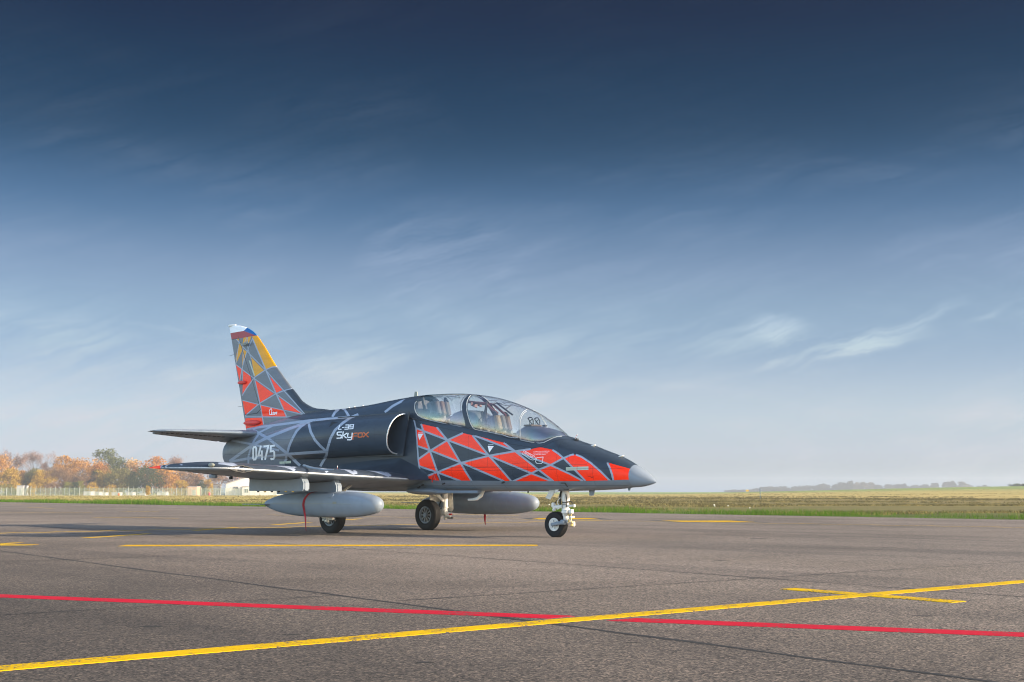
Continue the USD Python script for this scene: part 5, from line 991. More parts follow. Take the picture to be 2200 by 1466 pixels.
plain("brass", (0.50, 0.36, 0.14), 0.35, metal=0.8)
plain("ribbon_red", (0.30, 0.008, 0.02), 0.7, var=0.2, scale=12.0)
plain("signal_red", (0.62, 0.03, 0.02), 0.45)
plain("frame_navy", (0.025, 0.036, 0.052), 0.42, var=0.1, spec=0.3)
plain("antenna_grey", (0.20, 0.21, 0.18), 0.5)
plain("lamp_chrome", (0.80, 0.80, 0.78), 0.12, metal=1.0)
look("clear_lens", {"f": ("fresnel", {"IOR": 1.5}), "t": ("transparent_bsdf", {"color": (0.97, 0.97, 0.97)}), "g": ("glossy_bsdf", {"roughness": 0.03}), "m": ("mix_closure", {})}, [("f.fac", "m.fac"), ("t.BSDF", "m.closure1"), ("g.BSDF", "m.closure2")], surface="m.closure")
# acrylic: clear, with the faint rainbow of stressed plastic in its reflection
look("canopy_acrylic", {
    "geo": ("geometry", {}), "dot": ("vector_math", {"math_type": "dot_product"}), "ab": ("math", {"math_type": "absolute"}), "one": ("math", {"math_type": "subtract", "value1": 1.0, "use_clamp": True}), "p5": ("math", {"math_type": "power", "value2": 4.5}),
    "k": ("math", {"math_type": "multiply_add", "value2": 0.82, "value3": 0.15, "use_clamp": True}), "c": ("texture_coordinate", {}), "w": ("noise_texture", {"scale": 0.9, "detail": 1.0, "distortion": 1.2}),
    "r": ("rgb_ramp", {"ramp": [(0.30, (0.80, 0.86, 1.0)), (0.40, (1.0, 0.84, 0.95)), (0.48, (1.0, 0.95, 0.82)), (0.56, (0.80, 1.0, 0.94)), (0.66, (0.90, 0.86, 1.0)), (0.78, (0.8, 0.9, 1.0))]}),
    "t": ("transparent_bsdf", {"color": (0.95, 0.965, 0.965)}), "g": ("glossy_bsdf", {"roughness": 0.015}), "m": ("mix_closure", {})},
    [("geo.normal", "dot.vector1"), ("geo.incoming", "dot.vector2"), ("dot.value", "ab.value1"), ("ab.value", "one.value2"), ("one.value", "p5.value1"), ("p5.value", "k.value1"), ("k.value", "m.fac"), ("c.object", "w.vector"), ("w.fac", "r.fac"), ("r.color", "g.color"), ("t.BSDF", "m.closure1"), ("g.BSDF", "m.closure2")], surface="m.closure")

PSI = 0.739029
CENTRE = 6.0                                                       # metres aft of the nose at which the aircraft's origin stands
NOSE_GEAR, NOSE_XY = 2.0749, (0.746636, 21.17984)
fwd = np.array([math.cos(PSI), -math.sin(PSI)])
base = np.array(NOSE_XY) + fwd * (NOSE_GEAR - CENTRE)
plane = thing("jet_trainer", "dark navy and red two-seat jet aircraft parked on the apron, numbered 0475", "jet aircraft", (base[0], base[1], 0.0), -math.degrees(PSI))


def out(v):
    v = np.asarray(v, float)
    return np.stack([CENTRE - v[..., 0], -v[..., 1], v[..., 2]], -1)


def put(name, m, mat, parent=None, smooth=False, label=None):
    """A solid modelled in the (aft, starboard, up) frame becomes a part."""
    if isinstance(m, Skin):
        m = trimesh.Trimesh(m.V, m.F, process=False)
    m = m.copy()
    m.vertices = out(m.vertices)
    return obj(name, m, mat, parent or plane, smooth, label)


def put_skin(name, pieces, parent=None, base_key=None, mat="aircraft_paint", label=None):
    """pieces: {colour key: Skin}; one mesh whose faces carry the paint."""
    pieces = {k: s for k, s in pieces.items() if s is not None and len(s.F)}
    S = join(list(pieces.values()))
    m = UsdGeom.Mesh.Define(stage, numbered(str((parent or plane).GetPath()), name))
    m.CreatePointsAttr(Vt.Vec3fArray.FromNumpy(out(S.V).astype(np.float32)))
    m.CreateFaceVertexCountsAttr(Vt.IntArray.FromNumpy(np.full(len(S.F), 3, np.int32)))
    m.CreateFaceVertexIndicesAttr(Vt.IntArray.FromNumpy(S.F.astype(np.int32).ravel()))
    m.CreateSubdivisionSchemeAttr("none")
    n = S.N * (-1, -1, 1)
    m.CreateNormalsAttr(Vt.Vec3fArray.FromNumpy(n.astype(np.float32)))
    m.SetNormalsInterpolation("vertex")
    col = np.concatenate([np.tile(np.array(PAINT[base_key if k is None else k], np.float32), (len(s.F), 1)) for k, s in pieces.items()])
    UsdGeom.PrimvarsAPI(m).CreatePrimvar("paint", Sdf.ValueTypeNames.Color3fArray, "uniform").Set(Vt.Vec3fArray.FromNumpy(col))
    UsdShade.MaterialBindingAPI.Apply(m.GetPrim()).Bind(UsdShade.Material.Get(stage, "/World/Looks/" + mat))
    tag(m, label)
    return m


def polys(rows):
    return [(shapely.Polygon(e[0], e[1:]).buffer(0), k) for k, e in rows]


def mirrored(s):
    return Skin(s.V * (1, -1, 1), s.F[:, ::-1], s.N * (1, -1, 1))


def both_sides(skin, layers, text=("white", "orange", "black")):
    """Paints the starboard half with the layers and the port half with their mirror image, without the lettering."""
    cy = skin.N[skin.F].mean(1)[:, 1]
    a = cut(skin, layers, keep=cy >= 0)
    s = {k: None for k in a}
    star = Skin(skin.V, skin.F[cy >= 0], skin.N)
    port = mirrored(Skin(skin.V, skin.F[cy < 0], skin.N))
    a, b = cut(star, layers), cut(port, [l for l in layers if l[1] not in text])
    return {k: join([x for x in (a.get(k), mirrored(b[k]) if k in b else None) if x is not None]) for k in set(a) | set(b)}


belly_line = shapely.Polygon([(0.2, 0.951), (0.43, 0.949), (1.2, 0.931), (2.46, 0.936), (3.77, 0.952), (4.9, 0.967), (5.3, 1.0), (8.0, 1.0), (8.0, 0.5), (0.2, 0.5)])
livery = polys(FUSELAGE_PAINT)
body_layers = [(g, k) for g, k in livery if k == "slate"] + [(g, k) for g, k in livery if k != "slate"] + [(belly_line, "belly")]
def ring_gap(s_, z0, z1, w=0.003):
    return shapely.box(s_ - w / 2, z0, s_ + w / 2, z1), "seam"


for s_, z0, z1 in ((1.02, 0.80, 1.42), (1.72, 0.78, 1.60), (2.95, 0.77, 1.62), (3.70, 0.77, 1.74), (4.45, 0.77, 1.88), (8.05, 0.80, 2.40), (8.95, 0.9, 2.3), (9.72, 1.0, 2.25), (10.55, 1.1, 2.12), (11.05, 1.2, 2.05), (6.35, 1.44, 2.5), (7.25, 1.0, 2.42)):
    body_layers.append(ring_gap(s_, z0, z1))
for s0_, s1_, z in ((0.42, 5.0, 1.128), (7.9, 11.2, 1.55), (5.6, 8.0, 2.22), (0.45, 6.0, 0.862)):
    body_layers.append((shapely.box(s0_, z - 0.002, s1_, z + 0.002), "seam"))
for s0_, z0, w_, h_ in ((2.35, 1.02, 0.30, 0.20), (3.25, 1.20, 0.34, 0.16), (4.15, 1.02, 0.22, 0.22), (9.2, 1.75, 0.30, 0.18), (10.0, 1.35, 0.25, 0.15), (8.3, 1.45, 0.35, 0.2), (1.15, 1.22, 0.32, 0.14)):
    q = shapely.box(s0_, z0, s0_ + w_, z0 + h_).buffer(0.02)
    body_layers.append((q.boundary.buffer(0.0018), "seam"))
body = make_body()
fuselage = put_skin("fuselage", both_sides(body, body_layers))
put("radome", make_radome(), "radome_grey", smooth=True)
for side in (1, -1):
    nac = make_nacelle(side)
    if side > 0:
        pieces = cut(nac, [l for l in livery] + [(shapely.box(x_ - 0.002, 1.3, x_ + 0.002, 2.3), "seam") for x_ in (5.72, 6.62, 7.45, 8.3, 9.0)] + [(shapely.box(5.5, 1.798, 9.3, 1.802), "seam"), (shapely.box(6.9, 1.52, 7.3, 1.68).boundary.buffer(0.0018), "seam"), (shapely.box(5.9, 1.50, 6.2, 1.62).boundary.buffer(0.0018), "seam")])
    else:
        pieces = {k: mirrored(v) for k, v in cut(mirrored(nac), [l for l in livery if l[1] not in ("white", "orange", "black")]).items()}
    intake = put_skin("engine_intake", pieces)
    # lip, duct, splitter plate
    ph = np.linspace(-np.pi / 2, np.pi / 2, 61)
    lip = nac_pt(np.full_like(ph, 5.380), ph, 0.008, side)
    put("lip", pipe(lip, 0.013, 10), "bare_metal", intake, True)
    s = np.linspace(5.39, 7.6, 14)
    S_, P_ = np.meshgrid(s, ph, indexing="ij")
    D = nac_pt(S_, P_, 0.022, side)
    D[..., 1] = side * (np.abs(D[..., 1]) - np.clip((S_ - 5.4) / 2.2, 0, 1) * 0.30)
    put("duct", loft(D, flip=side < 0), "duct_dark", intake, True)
    q = prism([(5.165, 2.215), (5.32, 1.415), (7.2, 1.415), (7.2, 2.20), (5.9, 2.215)], 0.016, "xz", side * 0.520)
    put("splitter_plate", q, "frame_navy", intake)
    put("duct_end", prism([(7.3, 1.5), (7.32, 1.5), (7.32, 2.1), (7.3, 2.1)], 0.25, "xz", side * 0.45), "duct_dark", intake)
    put("wing_root_fairing", make_fillet(side), "frame_navy", smooth=True)

# wings
wl = np.concatenate([np.linspace(0.2, 4.2, 40), 4.25 + 0.47 * np.sin(np.linspace(0, np.pi / 2, 30))])
top_zone = shapely.Polygon(list(zip(wing_le(wl) + 0.0035, wl)) + [(9.0, 4.9), (9.0, 0.2)])
red_tip = shapely.Polygon([(6.72, 4.2), (9, 4.4), (9, 5.2), (6.72, 5.2)])
le_band = shapely.Polygon(list(zip(wing_le(wl) - 0.05, wl)) + list(zip(wing_le(wl) + 0.0035, wl))[::-1]).buffer(0)
wing_layers = [(top_zone, "top")] + [(g, k) for g, k in polys(WING_PAINT)] + [(le_band, "bright"), (red_tip, "red")]
wing_skin = make_wing(1)
upper = wing_skin.N[wing_skin.F].mean(1)[:, 2] > 0.02
up_cut = cut(Skin(wing_skin.V, wing_skin.F[upper], wing_skin.N), wing_layers, ax=(0, 1))
lo_cut = cut(Skin(wing_skin.V, wing_skin.F[~upper], wing_skin.N), [(le_band, "bright"), (red_tip, "red")], ax=(0, 1))
wing_cut = {k: join([x for x in (up_cut.get(k), lo_cut.get(k)) if x is not None]) for k in set(up_cut) | set(lo_cut)}
wings = []
for side in (1, -1):
    w = put_skin("wing", wing_cut if side > 0 else {k: mirrored(v) for k, v in wing_cut.items()}, base_key="belly")
    wings.append(w)
    at = lambda y, f=0.5, d=(0, 0, 0): wing_pt(np.array(y), np.array(f), side) + np.array(d)
    L = at(4.05, 0.5)
    put("landing_light", lathe([(0.0, -0.05), (0.045, -0.03), (0.055, 0.0), (0.0, 0.012)], 20, (-1, 0, 0), L + (0.03, side * 0.08, 0.0)), "lamp_chrome", w, True)
    put("landing_light", lathe([(0.0, -0.05), (0.045, -0.03), (0.055, 0.0), (0.0, 0.012)], 20, (-1, 0, 0), L + (0.015, -side * 0.05, 0.0)), "lamp_chrome", w, True)
    rim = np.array([at(v, 0.5) + (0.012, 0, dz) for v, dz in zip(np.linspace(3.80, 4.30, 12), 0.055 * np.sin(np.linspace(0, np.pi, 12)))])
    rim2 = np.array([at(v, 0.5) + (0.012, 0, dz) for v, dz in zip(np.linspace(3.80, 4.30, 12), -0.05 * np.sin(np.linspace(0, np.pi, 12)))])
    put("light_rim", cat([pipe(rim, 0.010, 6), pipe(rim2, 0.010, 6)]), "hose_black", w, True)
    nav = trimesh.creation.icosphere(2, 1.0)
    nav.apply_scale((0.075, 0.04, 0.035)); nav.apply_translation(at(4.47, 0.47) + (0.0, 0, 0.02))
    put("navigation_light", nav, "pale_glass" if False else "antenna_grey", w, True)
    put("probe_rod", pipe([at(2.75, 0.40) + (0.0, 0, 0.035), at(2.75, 0.46) + (-0.03, 0, 0.045), at(2.75, 0.5) + (-0.35, 0, 0.05), at(2.75, 0.5) + (-0.60, 0, 0.05)], [0.02, 0.022, 0.016, 0.012], 10), "grey_paint", w, True)
    put("warning_rod", tube(at(1.9, 0.36) + (0, 0, -0.01), at(1.9, 0.36) + (0, 0, 0.02), 0.006), "ribbon_red", w)
    put("warning_rod", tube(at(1.9, 0.36) + (0, 0, 0.02), at(1.9, 0.36) + (0, 0, 0.05), 0.006), "white_paint", w)
    for yy in (1.35, 2.35, 3.35):
        put("flap_hinge", block((0.22, 0.035, 0.06), at(yy, 0.94) + (0.02, 0, -0.03), 0.012), "grey_paint", w)
    sl = [np.array([at(v, f) for v in np.linspace(0.75, 2.55, 12)]) for f in (0.90, 0.902)]
    put("flap_gap", pipe(at(np.linspace(0.75, 2.6, 14), np.full(14, 0.865)), 0.006, 6), "hose_black", w)
    put("aileron_gap", pipe(at(np.linspace(2.65, 4.1, 14), np.full(14, 0.865)), 0.006, 6), "hose_black", w)
    put("belly_fitting", block((0.07, 0.05, 0.05), at(3.0, 0.92) + (0, 0, -0.03), 0.012), "hose_black", w)

# fin and rudder
fin = make_fin()
fl = polys(FIN_PAINT)
rud = shapely.union_all([shapely.Polygon(e[0], e[1:]).buffer(0) for e in RUDDER])
rud_star = {}
parts = {"fin": {}, "rudder": {}}
for side in (1, -1):
    m = fin.N[fin.F].mean(1)[:, 1] * side >= 0
    half = Skin(fin.V, fin.F[m], fin.N)
    half = half if side > 0 else mirrored(half)
    which = cut(half, [(rud, "rudder")])
    for key, nm in ((None, "fin"), ("rudder", "rudder")):
        for k, sk in cut(which[key], [l for l in fl if side > 0 or l[1] != "white" or l[0].area > 0.05]).items():
            parts[nm].setdefault(k, []).append(sk if side > 0 else mirrored(sk))
fin_part = put_skin("fin", {k: join(v) for k, v in parts["fin"].items()}, base_key="slate")
rudder = put_skin("rudder", {k: join(v) for k, v in parts["rudder"].items()}, base_key="slate")
put("tip_fairing", lathe([(0.0, -0.18), (0.022, -0.13), (0.030, 0.0), (0.028, 0.10), (0.0, 0.13)], 18, (1, 0, 0), (11.56, 0.0, 4.445)), "white_paint", fin_part, True)
for side in (1, -1):
    for j in range(1):
        put("antenna_bar", cat([block((0.40, 0.012, 0.02), (10.95, side * 0.12, 3.985), 0.005), block((0.16, 0.05, 0.03), (10.92, side * 0.095, 3.955), 0.008)]), "antenna_grey", fin_part)
    blob = trimesh.creation.icosphere(2, 1.0); blob.apply_scale((0.16, 0.035, 0.04)); blob.apply_translation((11.05, side * 0.05, 3.135))
    put("actuator_fairing", blob, "signal_red", rudder, True)
    blob = trimesh.creation.icosphere(3, 1.0); blob.apply_scale((0.30, 0.05, 0.055)); blob.apply_translation((10.62, side * 0.075, 2.235))
    put("tail_light_fairing", blob, "signal_red", fin_part, True)
for z in (3.78, 2.62):
    put("static_wick", pipe([(fin_te(z) - 0.01, 0, z), (fin_te(z) + 0.16, 0, z - 0.005)], 0.004, 5), "hose_black", rudder)

# tailplane
for side in (1, -1):
    t = put("tailplane", make_tailplane(side, "stabiliser"), "grey_paint", smooth=40)
    put("elevator", make_tailplane(side, "elevator"), "grey_paint", t, smooth=40)
    slots = []
    for y in np.linspace(0.62, 1.98, 14):
        p = tail_pt(np.array(y), np.array(0.5 + np.arccos(1 - 2 * 0.60) / (2 * np.pi)), side)
        slots.append(block((0.10, 0.035, 0.03), p + (0.0, 0, -0.002), 0.006))
    put("hinge_slots", cat(slots), "hose_black", t)

# exhaust
put("exhaust_nozzle", lathe([(0.300, 0.0), (0.312, -0.05), (0.315, 0.02), (0.302, 0.03), (0.285, -0.3), (0.0, -0.5)], 48, (1, 0, 0), (11.31, 0, 1.582)), "dull_metal", smooth=35)

# canopy: glass panels, frame
can = make_canopy()
layers = []
for k, e in GLASS.items():
    for r in e:
        layers.append((shapely.Polygon(r[0], r[1:]).buffer(0), k))
pane = both_sides(can, layers, ())
frame = put("canopy_frame", pane[None], "frame_navy", smooth=30)
inner = Skin(pane[None].V - 0.03 * pane[None].N, pane[None].F[:, ::-1], -pane[None].N)
put("frame_lining", inner, "cockpit_dark", frame, smooth=30)
names = {"rear": "rear_canopy", "front": "front_canopy", "wind": "windshield"}
panes = {}
for k in ("wind", "front", "rear"):
    s = pane[k]
    m = UsdGeom.Mesh.Define(stage, numbered(str(plane.GetPath()), names[k]))
    m.CreatePointsAttr(Vt.Vec3fArray.FromNumpy(out(s.V).astype(np.float32)))
    m.CreateFaceVertexCountsAttr(Vt.IntArray.FromNumpy(np.full(len(s.F), 3, np.int32)))
    m.CreateFaceVertexIndicesAttr(Vt.IntArray.FromNumpy(s.F.astype(np.int32).ravel()))
    m.CreateSubdivisionSchemeAttr("none")
    m.CreateNormalsAttr(Vt.Vec3fArray.FromNumpy((s.N * (-1, -1, 1)).astype(np.float32)))
    m.SetNormalsInterpolation("vertex")
    UsdShade.MaterialBindingAPI.Apply(m.GetPrim()).Bind(UsdShade.Material.Get(stage, "/World/Looks/canopy_acrylic"))
    panes[k] = m
for c in CORDS:
    c = np.array(c)
    put("detonating_cord", pipe(c * (1, 0.985, 1) - (0, 0, 0.008), 0.0045, 5), "hose_black", panes["rear"] if c[:, 0].mean() > 3.9 else panes["front"])
plain("seal_grey", (0.34, 0.37, 0.40), 0.4)
for i, c in enumerate(SEALS):                                                          # pale sealing strips along the glass
    c = np.array(c)
    for sy in (1, -1):
        put("sealing_strip", pipe(c * (1, sy, 1) + (0, 0.002 * sy, 0), 0.0065 if i < 3 else 0.005, 5), "seal_grey", frame, True)


# cockpit: seats, coamings, sights
def seat(s, z, mats):
    t = []
    a = put("ejection_seat", cat([block((0.20, 0.44, 0.50), (s + 0.17, 0, z - 0.27), 0.03, (0, 0.22, 0)), block((0.05, 0.05, 0.75), (s + 0.27, 0.17, z - 0.15), 0.012, (0, 0.22, 0)), block((0.05, 0.05, 0.75), (s + 0.27, -0.17, z - 0.15), 0.012, (0, 0.22, 0))]), "cockpit_dark")
    for y, m in zip((0.125, 0.0, -0.125), mats):
        put("headrest_pad", block((0.10, 0.105, 0.27), (s, y, z), 0.02, (0, 0.30, 0)), m, a)
    put("headbox", block((0.18, 0.40, 0.24), (s + 0.13, 0, z + 0.0), 0.03, (0, 0.30, 0)), "cockpit_grey", a)
    for y in (0.14, -0.14):
        put("canopy_breaker", prism([(s - 0.02, z + 0.13), (s + 0.05, z + 0.20), (s + 0.08, z + 0.21), (s + 0.10, z + 0.13)], 0.03, "xz", y), "cockpit_dark", a)
    put("firing_handle", pipe([(s - 0.1, 0.06, z - 0.30), (s - 0.14, 0.04, z - 0.22), (s - 0.14, -0.04, z - 0.22), (s - 0.1, -0.06, z - 0.30)], 0.012, 8), "seat_tan", a)
    return a


front = seat(3.30, 1.965, ("seat_tan", "seat_grey", "seat_brown"))
rear = seat(4.83, 2.29, ("seat_grey", "seat_brown", "seat_grey"))
put("rear_bulkhead", prism([(-0.36, 2.06), (0.36, 2.06), (0.34, 2.25), (0.22, 2.42), (0, 2.47), (-0.22, 2.42), (-0.34, 2.25)], 0.04, "yz", 5.30), "shield_blue")


def hood(stations, name, mat):
    P = []
    for s, zb, zt, w in stations:
        a = np.linspace(0, np.pi, 21)
        P.append(np.stack([np.full(21, s), w * sgnpow(np.cos(a), 0.5), zb + (zt - zb) * sgnpow(np.sin(a), 0.45)], -1))
    first, last = P[0].copy(), P[-1].copy()
    first[:, 1:] = (0, stations[0][1]); last[:, 1:] = (0, stations[-1][1])
    return put(name, loft(np.array([first] + P + [last]), flip=True), mat, smooth=40)


shield = hood([(1.89, 1.55, 1.70, 0.10), (2.0, 1.5, 1.765, 0.20), (2.2, 1.5, 1.825, 0.27), (2.45, 1.52, 1.872, 0.30), (2.62, 1.54, 1.880, 0.30), (2.74, 1.56, 1.825, 0.30), (2.75, 1.56, 1.66, 0.30)], "glare_shield", "shield_blue")
put("sight_base", block((0.18, 0.28, 0.03), (2.60, 0.0, 1.893), 0.006), "seat_brown", shield)
for y in (0.085, -0.085):
    bar = [(2.635, y, 2.015), (2.60, y, 2.032), (2.55, y, 2.028), (2.515, y, 1.985), (2.515, y, 1.885)]
    put("head_up_frame", cat([pipe(bar, 0.010, 6), pipe([(2.635, y, 2.015), (2.515, y, 1.885)], 0.010, 6), pipe([(2.59, y, 1.965), (2.53, y, 2.005)], 0.007, 6), pipe([(2.60, y, 1.89), (2.60, y, 1.975)], 0.006, 6)]), "hose_black", shield)
put("camera_box", block((0.07, 0.06, 0.03), (2.37, -0.05, 1.885), 0.006), "hose_black", shield)
rear_hood = hood([(3.70, 1.88, 2.02, 0.20), (3.80, 1.88, 2.17, 0.26), (3.95, 1.9, 2.215, 0.29), (4.15, 1.9, 2.225, 0.30), (4.30, 1.92, 2.19, 0.30), (4.38, 1.92, 2.05, 0.30)], "instrument_hood", "cockpit_grey")
put("instrument_panel", block((0.02, 0.5, 0.2), (4.37, 0, 2.02), 0.004), "cockpit_dark", rear_hood)
mirror = put("canopy_brace", cat([pipe([(4.05, 0.12, 2.37), (3.62, 0.10, 2.31), (3.36, 0.08, 2.13)], 0.026, 6), pipe([(4.05, -0.12, 2.37), (3.62, -0.10, 2.31), (3.30, -0.08, 2.10)], 0.022, 6)]), "maroon_bar")
put("rear_mirror", cat([block((0.02, 0.16, 0.07), (3.90, 0.12, 2.305), 0.008, (0.3, 0.2, 0)), block((0.02, 0.16, 0.06), (3.98, -0.08, 2.33), 0.008, (0.3, 0.2, 0))]), "maroon_bar", mirror)
put("brace_strut", cat([pipe([(3.58, 0.12, 2.36), (3.60, 0.13, 2.2), (3.62, 0.16, 1.93)], [0.016, 0.025, 0.05], 8), pipe([(3.55, -0.10, 2.34), (3.20, -0.14, 2.11)], 0.016, 6)]), "cockpit_dark", mirror)
for s in np.linspace(2.9, 5.0, 13):
    if abs(s - 3.95) < 0.3:
        continue
    z = float(CAN_Z(s))
    rng = random.Random(int(s * 100))
    put("side_console", cat([block((0.13, 0.07, 0.05 + 0.05 * rng.random()), (s, sy * 0.30, z + 0.005), 0.01) for sy in (1, -1)]), ("cockpit_grey", "cockpit_dark", "seat_tan", "seat_brown")[rng.randrange(4)])
for s, y0 in ((3.78, 0.20), (3.55, 0.25)):
    put("oxygen_hose", pipe([(s + 0.12, y0, 1.86), (s + 0.11, y0, 2.0), (s + 0.05, y0, 2.06), (s - 0.02, y0, 2.02), (s - 0.03, y0, 1.85)], 0.008, 6), "hose_black")

# antennas, probes and lights on the fuselage
put("blade_antenna", prism([(5.50, 2.53), (5.515, 2.64), (5.575, 2.64), (5.60, 2.53)], 0.014, "xz", 0), "antenna_grey")
put("blade_antenna", prism([(1.24, 0.79), (1.27, 0.695), (1.35, 0.695), (1.36, 0.79)], 0.014, "xz", 0), "radome_grey")
put("blade_antenna", prism([(0.56, 0.83), (0.55, 0.775), (0.52, 0.775), (0.50, 0.83)], 0.012, "xz", 0), "radome_grey")
p0 = np.array((1.62, 0.05, 1.615))
put("angle_probe", block((0.14, 0.06, 0.035), p0 + (0.0, 0, 0.0), 0.01, (0, 0.22, 0)), "hose_black")
for k in range(5):
    put("warning_rod", tube(p0 + (-0.012 * k, 0, 0.015 + 0.017 * k), p0 + (-0.012 * (k + 1), 0, 0.015 + 0.017 * (k + 1)), 0.004, n=8), ("white_paint", "ribbon_red")[k % 2])
for s, z in ((1.27, 1.505), (0.69, 1.322)):
    m = trimesh.creation.icosphere(2, 1.0); m.apply_scale((0.085, 0.035, 0.016)); m.apply_transform(trimesh.transformations.rotation_matrix(0.27, (0, 1, 0))); m.apply_translation((s, 0.03, z))
    put("marker_light", m, "white_paint", smooth=True)
put("curved_probe", pipe([(3.70, 0.10, 0.78), (3.72, 0.12, 0.69), (3.80, 0.13, 0.635), (3.90, 0.13, 0.62), (4.02, 0.13, 0.615)], [0.045, 0.035, 0.03, 0.025, 0.02], 12), "white_paint", smooth=True)
m = trimesh.creation.icosphere(3, 1.0); m.apply_scale((0.55, 0.30, 0.075)); m.apply_translation((5.05, 0.10, 0.775))
put("belly_fairing", m, "grey_paint", smooth=True)
put("belly_pylon_rail", block((1.35, 0.10, 0.05), (4.30, 0.25, 0.755), 0.01), "grey_paint")
put("drain_mast", tube((2.62, 0.1, 0.78), (2.62, 0.1, 0.735), 0.012), "hose_black")
put("pitot_scoop", cat([pipe([(4.56, 0.455, 1.06), (4.50, 0.50, 1.01), (4.46, 0.50, 0.96)], 0.014, 8), pipe([(4.56, 0.46, 1.08), (4.62, 0.45, 1.0), (4.64, 0.43, 0.93)], 0.012, 8)]), "signal_red")
for s, y, z in ((4.9, 0.42, 0.88), (5.02, 0.40, 0.84), (4.35, 0.43, 0.90), (2.9, 0.43, 0.915)):
    put("vent_slot", block((0.07, 0.03, 0.022), (s, y, z), 0.006, (0.4, 0.3, 0)), "hose_black")
for s in (6.9, 7.15, 7.32):
    put("spine_light", block((0.06, 0.03, 0.012), (s, 0.16, float(BODY(s)[1]) - 0.012), 0.004), "white_paint")
m = cat([pipe([(1.55, 0.33, 0.84), (1.57, 0.37, 0.90), (1.66, 0.37, 0.90)], 0.010, 6), pipe([(1.56, 0.28, 0.80), (1.66, 0.29, 0.80)], 0.008, 6)])
put("tow_fitting", m, "brake_dark")

# pylons and drop tanks
def low(s, y):
    """The wing's lower surface at a point."""
    le, te = float(wing_le(np.array(y))), float(wing_te(np.array(y)))
    x = min(max((s - le) / (te - le), 0.0), 1.0)
    return float(wing_pt(np.array(y), np.array(1 - math.acos(2 * x - 1) / (2 * math.pi)))[2])


